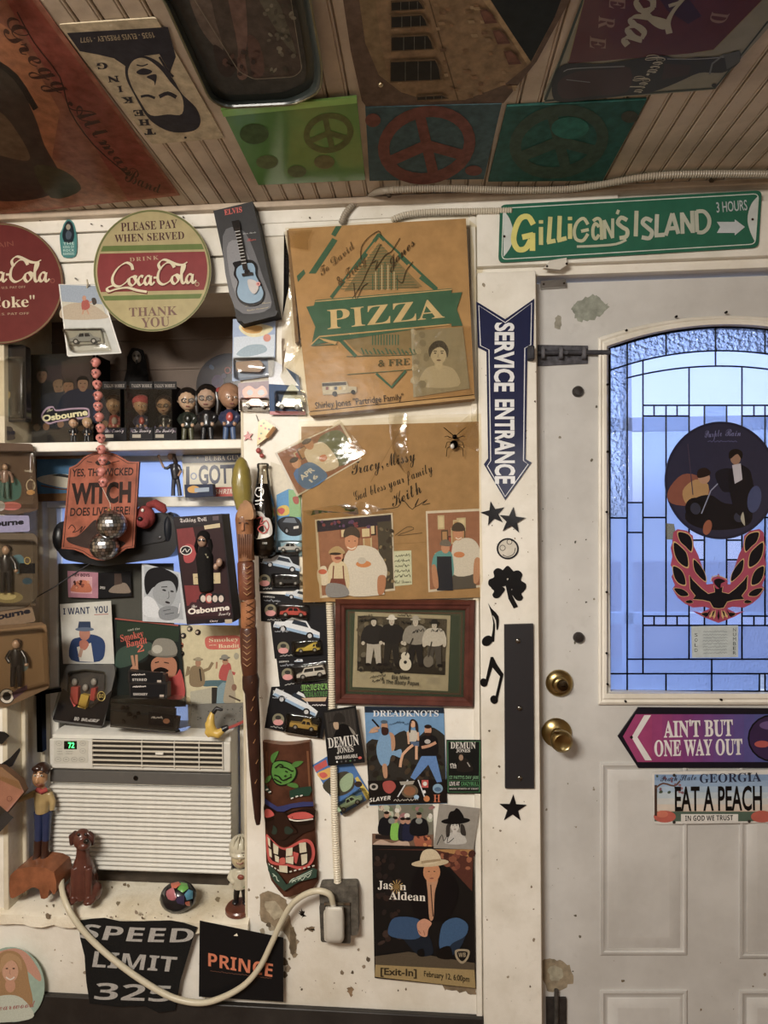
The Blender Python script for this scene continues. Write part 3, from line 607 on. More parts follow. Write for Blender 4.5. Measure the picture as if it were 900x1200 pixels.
# arrow sign with purple to blue fade
o=obj('one_way_sign',MB().slab(DP,[(724,863),(748,829),(1000,831),(1000,900),(748,900)],.004,'#1d1a26',None,.001),'enamel',None,'arrow-shaped sign with purple fade and white lettering, on the door under the glass','sign')
p=Pr(DP,.005).part('arrow_field')
k=DP
N=14; xs=[733+(1000-733)*i/N for i in range(N+1)]; 
def fade(t): 
    a,b,c=(165,35,110),(110,60,140),(50,85,165); q=[a[i]+(b[i]-a[i])*min(1,t*2.5) if t<.4 else b[i]+(c[i]-b[i])*min(1,(t-.4)*2.6) for i in range(3)]; return [v/255 for v in q]
p.poly([(730,863),(745,837),(752,837),(752,893),(747,893)],fade(0))
ly=p.lay()
for i in range(18):
    x0=752+i*12; p.k-=1; p.rect(x0,837,x0+12.1,893,fade(i/17))
p.part('chevron').poly([(755,838),(763,838),(747,864),(764,891),(756,891),(740,864)],'#e9e6e6')
p.part('lettering').text("AIN'T BUT",(778,864,859,862,19),'#efecec','serif',.015); p.text('ONE WAY OUT',(767,886,870,884,18.5),'#efecec','serif',.015)
p.part('record').ell(906,865,30,28,'#16141e'); p.ell(906,865,28,26,'#3b2450'); p.ell(893,872,9,4,'#b9423d'); p.ell(902,850,12,5,'#6a4d8a'); p.part('hole').ell(740,864,1.8,1.8,'#2a1c20'); p.build(o,'enamel')
# peach licence plate
o=obj('licence_plate',MB().slab(DP,rnd([(764,905),(907,902),(907,964),(766,966)],5),.003,'#e6e4df',None,.008),'enamel',None,'licence plate with a peach and sky picture, hanging on the door below the arrow sign','licence plate')
p=Pr(DP,.0112)
p.part('picture'); 
for i,c in enumerate(('#7fa3cf','#93b3d8','#a9c3dd','#c2d2dd','#d5d8d6','#e0d3c4','#dcc1ac')): p.rect(767,907.5+i*7,904,908+(i+1)*7,c)
p.rect(767,951,904,962.5,'#556b5c'); p.ell(779,957,13,7,'#c4503a'); p.ell(893,957,13,7,'#c4503a'); p.ell(776,954,7,4,'#d66a4a'); p.rect(767,920,770,956,'#4a3328')
p.line([(768,924),(777,918),(790,921),(797,915)],2,'#6b4a3a',3); p.speck(769,909,800,930,16,['#8b5a66','#4d5b47','#a0707a'],1,2.4,2)
p.part('lettering').text('Peach State',(774,916,816,914,8),'#3a3f52','script'); p.text('GEORGIA',(820,917.5,892,915.5,10.5),'#2c3350','serif'); p.text('EAT A PEACH',(791,950,893,949,28),'#161414','rom',.02)
p.part('motto_strip').rect(798,954,865,963,'#e8e6e0'); p.text('IN GOD WE TRUST',(803,962,859,961.3,6),'#1a1a1a','sans')
[p.part('hole#').ell(x,y,1.8,1.8,'#3a3632') for x,y in ((790,908.5),(878,907),(790,963.5),(878,962.5))]; p.build(o,'enamel')
# ---- door furniture ----
def brass(name,x,y,prof,label,cat,ax=(0,-1,0)): return obj(name,MB().ink('#b39a5c').lathe(prof,DP.p(x,y,.0005),ax,28),'metal',door,label,sm=50)
o=brass('deadbolt',655,800,[(0,0),(.033,0),(.034,.004),(.031,.010),(.020,.014),(.018,.022),(.016,.024),(0,.024)],'round brass deadbolt above the door knob','lock')
obj('lock_cylinder',MB().ink('#5b4b35').lathe([(0,.012),(.012,.010),(.014,0)],DP.p(659,803,.024),(.0,-1,0),18),'metal',o)
obj('key_slot',MB().ink('#1b1610').box(DP.p(660,804,.0365),(.010,.001,.002)),'metal',o)
o=brass('door_knob',652,858,[(0,0),(.036,0),(.037,.005),(.031,.012),(.017,.017),(.013,.030),(.015,.036),(.024,.046),(.027,.058),(.0255,.066),(.019,.071),(.016,.069),(0,.068)],'brass door knob on its round rose','door knob')
obj('thumb_turn',MB().ink('#8a6a30').box(DP.p(652,858,.070),(.012,.006,.004)),'metal',o)
for x,y,l in ((677,459,'small black rubber bumper on the door beside the upper left of the glass'),(678,747,'small black rubber bumper on the door above the deadbolt')):
    obj('rubber_bumper',MB().ink('#2a2320').lathe([(0,.012),(.010,.011),(.0135,.006),(.014,0)],DP.p(x,y,.0005),(0,-1,0),18),'plastic',door)
# slide bolt
o=obj('slide_bolt',MB().ink('#5b5a62').slab(DP,[(630,404),(689,405),(689,426),(630,429)],.003,None,None,.0005),'rust',door)
obj('bolt_bar',MB().ink('#484850').tube([DP.p(620,414,.012),DP.p(660,413,.012),DP.p(715,413,.012)],.006,12).tube([DP.p(664,413,.012),DP.p(664,413,.028)],.0045,10),'rust',o,sm=50)
for x in (636,657,684): obj('bolt_loop',MB().ink('#6a6970').box(DP.p(x,414,.010),(.010,.020,.030)),'rust',o,bev=.003)
obj('strike_loop',MB().ink('#3a3a42').box(wl(-.02).p(622,414,.010),(.016,.02,.034)),'rust',o,bev=.003)
# door contact sensors
cw='#d9d3c6'
o=obj('door_contact',MB().ink(cw).slab(wl(-.018),[(637,314),(645,305),(664,302),(665,310),(656,316)],.010,None,None,.0004),'plastic',None,'white contact sensor screwed on the header, right under the street sign','sensor',bev=.001)
for x,y in ((641,312),(664,309)): obj('screw',MB().ink('#4a3f36').lathe([(0,.002),(.0025,.0012),(.003,0)],wl(-.0285).p(x,y),(0,-1,0),10),'metal',o)
o=obj('door_contact',MB().ink('#bdb9b2').slab(DP,[(634,329),(663,327),(664,336),(634,338)],.009,None,None,.0004),'metal',door,bev=.002)
for x,y in ((637,333),(661,332)): obj('screw',MB().ink('#4a3f36').lathe([(0,.002),(.0025,.0012),(.003,0)],DP.p(x,y,.0094),(0,-1,0),10),'metal',o)
o=obj('foot_bolt',MB().ink('#3a3430').slab(DP,[(640,1170),(664,1170),(664,1230),(641,1230)],.006,None,None,.0005),'rust',door,bev=.001)
obj('bolt_bar',MB().ink('#55504a').tube([DP.p(652,1160,.010),DP.p(652,1228,.010)],.0055,10),'rust',o,sm=50)
# picture disc on the glass
GL=wl(DY-.001)
o=obj('picture_record',MB().slab(GL,circ(845,563,66,69,0,72),.0022,'#23253e',None,0),'gloss',None,'round dark purple picture record hung over the door glass','record',sm=0)
p=Pr(GL,.0024).part('picture'); R=lambda pts,c:p.poly(pts,c)
p.ell(845,563,63,66,'#2b2c48',n=60); p.blob([(783,575),(800,556),(822,560),(832,580),(815,592),(787,590)],'#8a4a38'); p.blob([(800,575),(815,562),(830,568),(826,588),(806,592)],'#b58a52')
p.blob([(803,608),(812,586),(832,580),(850,590),(878,592),(880,612),(860,620),(825,620)],'#15151f'); p.ell(815,596,12,13,'#10111a',-20); p.ell(815,596,6,7,'#33364a',-20); p.ell(866,606,11,12,'#10111a'); p.ell(866,606,6,6,'#33364a')
p.line([(822,602),(833,575),(846,562)],1.3,'#8f96b5'); p.blob([(838,556),(848,549),(862,550),(880,556),(884,590),(870,592),(858,578),(846,575)],'#171828'); p.blob([(853,560),(862,545),(872,546),(881,558),(878,600),(862,600)],'#12131f')
p.ell(862,537,6,7.5,'#a07860'); p.blob([(855,538),(855,529),(863,526),(870,530),(869,538),(864,532)],'#1a1518'); p.poly([(858,545),(868,543),(870,562),(861,567)],'#c7c4d0'); p.ell(825,560,7,7,'#b88a6c'); p.blob([(818,560),(818,551),(826,548),(832,552),(831,557)],'#2a1c1c')
p.ell(829,618,5,9,'#9a5233',15); p.blob([(868,608),(871,600),(873,616)],'#b8b4a0'); p.ell(884,585,8,16,'#3d4a7a',10); p.line([(806,520),(812,580)],1,'#463c52'); p.part('lettering').text('Purple',(826,513,846,511,9),'#6c6fa5','script'); p.text('Rain',(850,511,868,511,9),'#6c6fa5','script'); p.scrib(830,518,864,518,2.5,'#6064a0',.5,8)
p.build(o,'gloss'); obj('tape',MB().slab(GL,[(780,613),(790,614),(793,633),(781,632)],.0003,None,None,.0002),'clear_tape',o,sm=0)
# flaming bird decal
BP=wl(DY-.0008); RB='#b0305a'; YB='#d9b070'; DB='#17151f'
w1=[(842,672),(836,684),(828,685),(824,668),(818,650),(813,640),(812,628),(805,622),(794,620),(789,624),(788,636),(786,642),(788,652),(786,662),(790,670),(787,676),(791,686),(788,690),(794,700),(802,707),(812,712),(826,711),(832,713),(822,718),(811,716),(824,723),(834,727),(842,730)]
mirx=lambda pts:[(1684-x+(y-640)*0,y) for x,y in pts][::-1]
body=w1+mirx(w1)[1:-1]
o=obj('bird_decal',MB().slab(BP,body,.0008,RB,RB,0),'enamel',None,'red and black flaming bird decal with spread wings, on the door glass under the record','decal',sm=0)
p=Pr(BP,.0010)
fe=[[(795,624),(806,626),(811,634),(810,646),(803,640),(797,634)],[(790,636),(799,642),(805,650),(806,664),(797,660),(791,650)],[(789,664),(797,667),(802,675),(803,685),(795,683),(790,675)],[(790,690),(798,690),(805,694),(806,698),(797,698)],
    [(813,656),(820,662),(826,672),(827,681),(820,676),(814,668)],[(803,705),(809,703),(812,706),(807,707)],[(831,720),(838,716),(836,722)],[(826,722),(822,719),(829,718)]]
for f in fe:
    for g in (f,mirx(f)):
        p.part('feather#')
        cx=sum(q[0] for q in g)/len(g); cy=sum(q[1] for q in g)/len(g); p.blob([(cx+(x-cx)*1.12,cy+(y-cy)*1.12) for x,y in g],YB); p.blob(g,DB)
p.part('body'); hb_=[(842,678),(837,686),(838,694),(830,696),(822,690),(812,680),(808,674),(809,690),(815,698),(812,702),(824,703),(832,705),(836,712),(842,713)]
hh=hb_+mirx(hb_)[1:-1]; p.line(hh,1.6,YB,closed=True); p.poly(hh,DB)
p.blob([(836,684),(834,678),(839,676),(848,677),(853,682),(846,688),(840,690)],RB); p.blob([(838,685),(837,680),(843,678),(850,681),(845,684),(844,690)],DB); p.line([(833,682),(835,676),(843,675),(852,679)],1,YB,3)
for a in (-26,-17,-9,0,9,17,26): p.part('tail_feather#'); p.poly([(842+a*.35,714),(842+a*.55-1.5,722),(842+a*.62,727-abs(a)*.15),(842+a*.55+1.5,722)],YB if a%2 else DB)
p.build(o,'enamel')
o,p=sheet('window_card',BP,[(810,734),(865,733),(865,770),(811,771)],'#c7d3d6','pale grey printed card taped to the door glass below the bird decal','card',.0006,base=.0002)
p.part('lettering'); [p.text(c,(814,746+i*6,817.5,746+i*6,4),'#33383c') for i,c in enumerate('SOLD')]; [p.text(c,(859,740+i*5.4,862.5,740+i*5.4,4),'#33383c') for i,c in enumerate('NUMBER')]
for i in range(8): p.scrib(824,741+i*3.6,852,741+i*3.5,2.2,'#6f7d86',.4,9,i)
p.build(o)
# ================= pinned to the wall right of the niche =================
# pizza box in a clear bag
PB=wl(-.002); BD=.040; bq=[(338,268),(546,256),(556,462),(362,482)]
o=obj('pizza_box',MB().slab(PB,bq,BD,'#b98f56','#6f5234'),'card',None,'flat brown pizza box printed in green, signed, in a clear bag high on the wall','pizza box',bev=.0015)
obj('lid_flap',MB().slab(PB,[(362,483),(556,463),(557,467),(363,487)],BD*.9,'#c39d66','#a37c49'),'card',o)
obj('lid_flap',MB().slab(PB,[(336,270),(340,269),(350,400),(346,402)],BD*.5,'#8b6a42'),'card',o)
k=lambda *a:[(320+x/3.6,240+y/3.6) for x,y in a]; GR='#3d6b55'; BRN='#b98f56'
p=Pr(PB,BD+.0006); p.part('printed_sign')
p.poly(k((245,125),(265,90),(290,90),(262,135)),GR); p.poly(k((150,290),(250,140),(272,150),(180,290)),GR); p.poly(k((100,300),(130,272),(136,290),(105,326)),GR)
tri=k((447,122),(690,355),(240,395)); p.line(k((245,392),(447,125),(690,355)),4.2,GR); p.line(k((262,378),(447,135),(676,352)),2.2,BRN)
for a,b in (((245,392),(300,320)),((345,270),(395,205)),((425,155),(447,125)),((447,125),(470,150)),((530,210),(570,250)),((620,305),(690,360))): p.line(k(a,b),4.2,GR)
p.poly(k((447,160),(630,345),(300,365)),'#8f7a50')
for i in range(16): t=i/15; y=175+180*t; w=12+150*t; p.line(k((447-w,y),(447+w*1.05,y-6)),.5,GR)
for i in range(9): x=420+i*13; p.line(k((x,240+abs(i-4)*14),(x,360)),.9,'#dccaa0' if i%2 else GR)
p.poly(k((280,565),(640,520),(640,620),(380,636)),'#8f7a50'); p.line(k((275,562),(350,640)),4,GR); p.line(k((292,562),(366,640)),1.4,BRN)
for i in range(10): p.line(k((420+i*12,548),(420+i*12,592)),1.3,GR); 
for i in range(14): p.line(k((372+i*17,604+(i%3)*6),(384+i*17,630)),1.5,GR)
p.poly(k((140,430),(172,425),(178,402),(755,352),(752,372),(798,368),(775,440),(800,510),(752,512),(752,500),(162,592),(178,515)),GR)
p.line(k((160,590),(195,556),(745,505)),1.6,'#c8a266'); p.line(k((160,594),(270,588)),1,GR); p.poly(k((190,560),(272,578),(262,590),(215,575)),'#c8a266')
p.line(k((178,408),(755,357)),1.2,'#cfae74')
p.line(k((310,640),(600,632)),.7,GR); p.line(k((312,716),(600,694)),.7,GR); p.line(k((435,712),(500,770),(560,700)),3,GR); p.line(k((452,712),(500,755),(546,702)),1.2,BRN)
p.part('lettering').text('PIZZA',[k((230,525))[0],k((724,475))[0],k((706,395))[0],k((228,442))[0]],'#d8bd88','serif',.0)
p.text('& FRE',[k((443,682))[0],k((578,674))[0],k((578,646))[0],k((443,654))[0]],'#5a5a3c','serif')
p.part('handwriting')
p.text('To David',[k((205,300))[0],k((350,175))[0],k((325,150))[0],k((185,270))[0]],'#6b5232','script'); p.text('& Tracy',[k((280,345))[0],k((395,235))[0],k((370,205))[0],k((262,310))[0]],'#6b5232','script')
p.line(k((335,395),(375,330),(395,285),(430,215),(455,165)),.8,'#4a3822',3); p.line(k((340,330),(350,400),(375,350),(400,330)),.9,'#4a3822',3); p.line(k((410,250),(440,235),(430,275),(470,215),(500,195),(535,140)),.9,'#4a3822',3)
p.text('Jones',[k((490,275))[0],k((600,165))[0],k((580,130))[0],k((470,240))[0]],'#4a3822','script'); p.line(k((520,310),(545,330),(560,280),(590,240)),.9,'#4a3822',3); p.line(k((370,230),(372,180),(400,140),(445,110),(455,130)),.9,'#4a3822',3)
p.text('Shirley Jones "Partridge Family"',[k((178,860))[0],k((552,822))[0],k((548,795))[0],k((176,833))[0]],'#1d1712','rom',.0)
p.part('bus_picture').poly(k((205,750),(310,744),(318,765),(352,768),(352,790),(262,800),(210,802)),'#b9b09a'); p.poly(k((207,753),(308,747),(309,760),(208,766)),'#2a2420'); 
for i in range(5): p.poly(k((222+i*18,768),(234+i*18,767),(234+i*18,780),(222+i*18,781)),('#7a2f2a','#d8d2c0','#3a4a6a','#c8a24a','#d8d2c0')[i])
p.ell(*k((260,797))[0],3,3,'#1a1614'); p.ell(*k((338,790))[0],2.6,2.6,'#1a1614'); p.build(o,'card')
# portrait print tucked under the bag
def bw_head(p,cx,cy,s,hair='#1c1a18',skin='#c9c3b6',hat=None,coat='#77736c'):
    p.blob([(cx-1.9*s,cy+3.4*s),(cx-1.5*s,cy+1.7*s),(cx-.4*s,cy+1.2*s),(cx+.5*s,cy+1.2*s),(cx+1.7*s,cy+1.7*s),(cx+2.1*s,cy+3.4*s)],coat)
    p.ell(cx,cy+1.1*s,.42*s,.55*s,skin); p.ell(cx,cy,.85*s,1.1*s,skin)
    p.blob([(cx-.95*s,cy+.3*s),(cx-1.05*s,cy-.6*s),(cx-.4*s,cy-1.35*s),(cx+.5*s,cy-1.35*s),(cx+1.05*s,cy-.5*s),(cx+.92*s,cy+.4*s),(cx+.7*s,cy-.35*s),(cx+.1*s,cy-.75*s),(cx-.6*s,cy-.4*s)],hair)
    for g in (-1,1): p.ell(cx+g*.36*s,cy-.1*s,.15*s,.07*s,'#1a1614',n=8); p.line([(cx+g*.18*s,cy-.3*s),(cx+g*.55*s,cy-.34*s)],.09*s,'#2a2420')
    p.line([(cx,cy-.05*s),(cx-.1*s,cy+.35*s),(cx+.1*s,cy+.38*s)],.06*s,'#8d857a'); p.ell(cx+.02*s,cy+.65*s,.26*s,.09*s,'#6d4a45',n=10)
    if hat: p.ell(cx,cy-.75*s,1.7*s,.42*s,hat,-4); p.blob([(cx-.9*s,cy-.8*s),(cx-.75*s,cy-1.9*s),(cx-.1*s,cy-1.7*s),(cx+.7*s,cy-1.95*s),(cx+.9*s,cy-.8*s)],hat)
o2,p=sheet('portrait_print',wl(-.0435),k((582,532),(800,515),(830,775),(592,812)),'#a39b85','faded black and white portrait print fixed on the lower right of the pizza box','photo',.0006)
p.part('portrait'); bw_head(p,514,415,11,'#3a342b','#cfc5ae',coat='#c4bba6'); p.speck(484,388,500,455,14,['#8d8570','#b6ad95'],2,5,3); p.build(o2)
wrap('clear_bag',PB,[(333,266),(549,252),(560,470),(350,492)],BD+.004,5,5,.005,4,'clear_sleeve',o)
wrap('clear_bag',PB,[(334,272),(344,270),(357,400),(330,438)],.006,3,5,.02,6,'clear_film',o); wrap('clear_bag',PB,[(353,395),(360,400),(364,478),(322,452)],.006,3,4,.022,8,'clear_sleeve',o)
wrap('clear_bag',PB,[(549,257),(572,275),(566,320),(556,380)],.003,2,3,.008,9,'clear_sleeve',o)
# signed cardboard in a clear bag
CB=wl(-.0065); cq=[(353,500),(561,494),(564,700),(355,706)]
o=obj('signed_cardboard',MB().slab(CB,cq,.006,'#a9834f','#7a5c38',.002),'card',None,'brown cardboard sheet with black handwriting in a crumpled clear bag, below the pizza box','cardboard')
k=lambda *a:[(310+x/3.4615,470+y/3.4615) for x,y in a]; p=Pr(CB,.0085)
p.part('crease').line(k((430,330),(560,100)),.5,'#8a683e'); p.line(k((160,600),(880,560)),.5,'#93703f')
p.part('handwriting').text('Tracy, Missy',[k((355,300))[0],k((615,240))[0],k((600,185))[0],k((345,245))[0]],'#2b2219','script')
p.text('God bless your family',[k((370,405))[0],k((685,285))[0],k((668,245))[0],k((355,365))[0]],'#2b2219','script'); p.text('Keith',[k((520,430))[0],k((640,370))[0],k((615,320))[0],k((505,380))[0]],'#2b2219','script')
p.line(k((460,440),(540,430),(560,400),(600,440),(625,395),(610,430),(660,400),(640,420),(672,415)),.9,'#2b2219',3); p.line(k((530,545),(580,510),(605,520),(540,545),(640,535)),.8,'#5a4630',3); p.build(o,'card')
def snapbg(p,q,seed):
    a,b,c,d=q; rs=random.Random(seed); x0,y0=a; x1,y1=c
    f=lambda u,v:tuple(Ve(a)*(1-u)*(1-v)+Ve(b)*u*(1-v)+Ve(c)*u*v+Ve(d)*(1-u)*v)
    p.poly([f(.03,.03),f(.97,.03),f(.97,.97),f(.03,.97)],'#9a6446')
    for i in range(11):
        u,v=rs.uniform(.02,.82),rs.uniform(.05,.6); w,h=rs.uniform(.1,.18),rs.uniform(.12,.25); c1=rs.choice(['#6a2f22','#3a2a22','#8a4a32','#c8b890','#5a4a3a']); c2=rs.choice(['#d8c8a0','#b58a5a','#e0d8c0','#a8482f'])
        p.poly([f(u,v),f(min(.97,u+w),v),f(min(.97,u+w),v+h),f(u,v+h)],c1); p.poly([f(u+.02,v+.02),f(min(.95,u+w-.02),v+.02),f(min(.95,u+w-.02),v+h-.02),f(u+.02,v+h-.02)],c2)
    return f
SN='snapshots in the clear bag with the signed cardboard'
q=[(322,531),(400,495),(424,538),(348,582)]
o1,p=sheet('snapshot',wl(-.0145),q,'#d8d0c2','tilted snapshot of three people, one in blue, at the top left of the cardboard','photo',.0006,group=SN); f=snapbg(p,q,2)
p.part('person').blob([f(.6,.15),f(.9,.12),f(.97,.5),f(.9,.9),f(.62,.8)],'#5b6b45'); p.ell(*f(.97,.62),3,7,'#b08058',-25)
p.blob([f(.36,.25),f(.62,.2),f(.7,.5),f(.68,.88),f(.4,.75)],'#ddd6c8'); p.ell(*f(.47,.14),5.5,6.5,'#c08a64',-25); p.ell(*f(.46,.06),6,3,'#4a3b30',-25); p.ell(*f(.55,.55),5,4,'#c9733f',-25)
p.blob([f(.10,.55),f(.35,.48),f(.47,.75),f(.47,.97),f(.16,.97)],'#2f6fb8'); p.ell(*f(.2,.38),5.5,6.5,'#d09a72',-25); p.ell(*f(.19,.3),5.5,3,'#3a2a1e',-25); p.text('APR',[f(.16,.76),f(.38,.7),f(.36,.6),f(.14,.66)],'#dfe6ee','rom',.03); p.text('16',[f(.26,.9),f(.38,.86),f(.36,.78),f(.24,.82)],'#dfe6ee','rom',.03); p.build(o1)
q=[(369,609),(460,601),(463,692),(375,701)]
o1,p=sheet('snapshot',wl(-.0145),q,'#d8d0c2','largest snapshot, a man in white beside a smaller capped person, left on the cardboard','photo',.0006,group=SN); f=snapbg(p,q,5)
p.part('garland').poly([f(.02,.02),f(.98,.02),f(.98,.14),f(.02,.16)],'#2b2233'); p.speck(372,611,458,618,26,['#5a3a6a','#1c1a28','#7a2f3a'],1.2,2.6,4); p.poly([f(.8,.1),f(.98,.1),f(.98,.97),f(.8,.97)],'#4a4338'); p.speck(445,620,460,690,18,['#8a7a5a','#3a3028','#6f6450'],1.5,3,5)
p.part('person').blob([(404,652),(414,641),(432,640),(446,651),(449,690),(447,697),(406,697),(403,670)],'#d9d6d2'); p.blob([(444,650),(453,664),(452,678),(443,676)],'#d9d6d2'); p.blob([(443,676),(452,676),(450,694),(443,696)],'#b87a55'); p.ell(426,661,9,4,'#d0803c'); p.ell(424,657,5,4,'#c4c2c0')
p.ell(412,634,8,11.5,'#c98a66'); p.blob([(403,630),(404,621),(412,617),(420,621),(421,630),(412,627)],'#4a3c34'); p.line([(407,641),(412,643.5),(417,641)],1.3,'#eee6dc',3); p.ell(409,634,1,.6,'#2a1c18',n=6); p.ell(416,634,1,.6,'#2a1c18',n=6)
p.blob([(386,663),(398,657),(407,665),(408,690),(384,688)],'#d9cdb0'); p.poly([(388,678),(404,678),(407,694),(384,692)],'#7a3a2c'); p.line([(391,663),(390,679)],1.5,'#7a3a2c'); p.line([(402,663),(403,679)],1.5,'#7a3a2c'); p.ell(395,651,7,9,'#cf9474'); p.blob([(386,649),(388,643),(396,640),(403,645),(403,649)],'#b59a6a'); p.ell(393,649,7,1.6,'#3a2c24'); p.ell(396,654,4,1.8,'#8a3a30')
p.blob([(372,668),(382,664),(384,684),(374,684)],'#dcd4c4'); p.ell(378,670,5,3,'#c8562f'); p.blob([(384,684),(404,686),(408,698),(384,699)],'#8d8f98'); p.build(o1)
q=[(499,599),(564,596),(565,688),(502,694)]
o1,p=sheet('snapshot',wl(-.0145),q,'#d8d0c2','snapshot of a man and a person in a dark apron, right on the cardboard','photo',.0006,group=SN); f=snapbg(p,q,8)
p.part('person').poly([(530,662),(556,660),(558,689),(531,691)],'#5a5652'); p.blob([(530,640),(538,632),(552,631),(561,640),(563,655),(556,656),(556,672),(531,673)],'#d8d5d0'); p.blob([(556,656),(563,656),(561,680),(555,682)],'#c08a66'); p.ell(538,650,6.5,3.5,'#cf7f44'); p.ell(537,625,6,8.5,'#c88a68'); p.blob([(530,622),(531,615),(537,612),(543,615),(544,622)],'#4d4036'); p.line([(534,630),(537,632),(541,630)],1.2,'#efe7dc')
p.blob([(507,655),(514,646),(527,646),(531,656),(530,676),(508,676)],'#55a0a8'); p.poly([(512,652),(529,652),(531,692),(512,692)],'#262a38'); p.blob([(506,664),(511,664),(514,688),(508,686)],'#bd8461'); p.ell(522,642,5,6.5,'#c88f6e'); p.blob([(516,639),(517,634),(523,632),(528,636),(528,640)],'#77706a'); p.build(o1)
o1,p=sheet('paper_note',wl(-.0145),[(460,646),(482,645),(483,685),(462,687)],'#cdd6bd','small pale green handwritten note beside the large snapshot on the cardboard','note',.0004)
p.part('handwriting'); [p.scrib(463,653+i*6,480,652+i*6,4,'#2a2f2a',.7,6,i) for i in range(5)]; p.text('Cal Dennis',(463,684,482,683,4.5),'#23262a','script'); p.build(o1)
wrap('clear_bag',CB,[(350,494),(563,484),(567,704),(351,711)],.012,5,5,.006,14,'clear_sleeve',o)
wrap('clear_bag',CB,[(352,598),(425,588),(462,600),(372,608)],.014,5,2,.012,15,'clear_film',o); wrap('clear_bag',CB,[(325,530),(399,492),(428,530),(349,583)],.013,3,3,.008,17,'clear_film',o)
wrap('clear_bag',CB,[(535,500),(560,478),(562,530),(540,520)],.014,3,3,.014,19,'clear_film',o)
wrap('clear_bag',PB,[(484,384),(552,382),(554,462),(486,466)],BD+.006,4,4,.006,23,'clear_film',bpy.data.objects['pizza_box']); wrap('clear_bag',PB,[(336,270),(365,268),(360,292),(340,290)],BD+.006,3,2,.006,24,'clear_film',bpy.data.objects['pizza_box'])
wrap('clear_bag',CB,[(352,600),(372,606),(378,706),(356,704)],.014,2,5,.008,25,'clear_film',o); wrap('clear_bag',CB,[(455,480),(475,484),(480,560),(462,540)],.014,2,4,.008,26,'clear_film',o)
# spider brooch
sp=obj('spider_pin',MB().ink('#1d1a18').ell(wl(-.030).p(532,521),(.010,.007,.011)).ell(wl(-.030).p(533,512),(.006,.005,.006)),'chrome',None,'small shiny black spider pinned on the clear bag, upper right of the cardboard','spider')
obj('belly_stone',MB().ink('#cfcac0').ell(wl(-.036).p(530,523),(.005,.003,.006)),'gloss',sp)
for a in (-1,1):
    for i in range(4):
        y=510+i*4; obj('leg',MB().ink('#171412').tube([wl(-.030).p(533+a*2,y),wl(-.036).p(533+a*9,y-6+i*3),wl(-.026).p(533+a*(13-i),y+(-9,-2,7,13)[i])],.0009,5),'metal',sp)
# ---- framed band photo ----
FP=wl(-.001); fo=[(393,702),(557,703),(555,829),(393,825)]
def inset(q,d):
    c=Ve(((q[0][0]+q[2][0])/2,(q[0][1]+q[2][1])/2)); return [(x+(d if x<c.x else -d),y+(d if y<c.y else -d)) for x,y in q]
root=empty('framed_photo',FP.p(474,765),'reddish-brown wooden frame with a black and white group photo of four men','picture frame')
fi=inset(fo,12)
for i in range(4):
    a,b,c,d=fo[i],fo[(i+1)%4],fi[(i+1)%4],fi[i]; mid=lambda u,v,t:(u[0]*(1-t)+v[0]*t,u[1]*(1-t)+v[1]*t)
    prof=[(0,0),(0,.014),(.12,.018),(.45,.017),(.6,.013),(.85,.012),(1,.008),(1,0)]
    obj('frame_rail',MB().ink('#5f2a1c').loft([[FP.p(*mid(a,d,t),h) for t,h in prof],[FP.p(*mid(b,c,t),h) for t,h in prof]]),'wood',root,sm=25)
mt=obj('mat_board',MB().slab(FP,inset(fo,11),.004,'#3f5a4a'),'paper',root); 
for n_,c_ in ((15,'#7a4a3a'),(17,'#5a6a50')): obj('mat_line',MB().ring(FP,inset(fo,n_),inset(fo,n_+1.2),.0006,c_,.004),'paper',mt)
ph_=obj('photo_print',MB().slab(FP,[(416,717),(528,721.5),(525,810),(413,805)],.001,'#d9d2b8',None,.0048),'paper',root)
p=Pr(FP,.0062).part('picture').poly([(419,721.5),(524,725.5),(521.5,791),(418.5,786)],'#5d574c'); p.speck(422,726,519,784,60,['#484238','#7d7666','#6a6456','#938b78'],2,5,11); p.poly([(419,770),(522,775),(521.5,791),(418.5,786)],'#3a352e'); p.speck(420,772,520,788,30,['#2a2620','#57503f'],1.5,3,12)
for x,t,hh,a,b,h in ((438,725,56,'#2a2622','#a8a08e',None),(459,724,57,'#26221e','#2a2620','#cfc8b4'),(487,725,57,'#8a8373','#26221e','#a39c88'),(509,729,53,'#b8b09c','#4a443a','#2a2620')): figure(p,x,t,hh,'#b8ae98',a,b,'#2a2620',h,wide=1.1)
p.ell(475,778,7,8,'#c9c1a8',-15); p.ell(475,769,5,5,'#c9c1a8'); p.ell(475,776,2,2,'#2a2620'); p.line([(475,768),(484,748)],1.6,'#3a342a'); p.ell(502,775,6,7,'#6f6758',10); p.line([(502,770),(506,752)],1.5,'#3a342a')
p.part('handwriting'); [p.scrib(*v,4,'#1a1714',.7,6,i) for i,v in enumerate(((420,724,436,723),(421,729,434,728),(466,722,482,723),(471,731,482,732),(484,742,496,740),(505,741,518,740),(434,789,460,785),(434,795,452,792),(437,800,450,797)))]
p.part('lettering').text('Big Mike',(459,796,480,796.5,4.6),'#1a1815','sans'); p.text('& The Booty Papas',(448,801,491,803.5,4.6),'#1a1815','sans'); [p.scrib(421,791+i*2,430,791.3+i*2,1,'#9a9280',.3,4,i) for i in range(3)]; [p.scrib(500,795+i*2,516,795.3+i*2,1,'#8a8270',.3,5,i) for i in range(4)]; p.build(ph_)
obj('glass',MB().slab(FP,inset(fo,11.5),.001,None,None,.008),'clear_plastic',root)
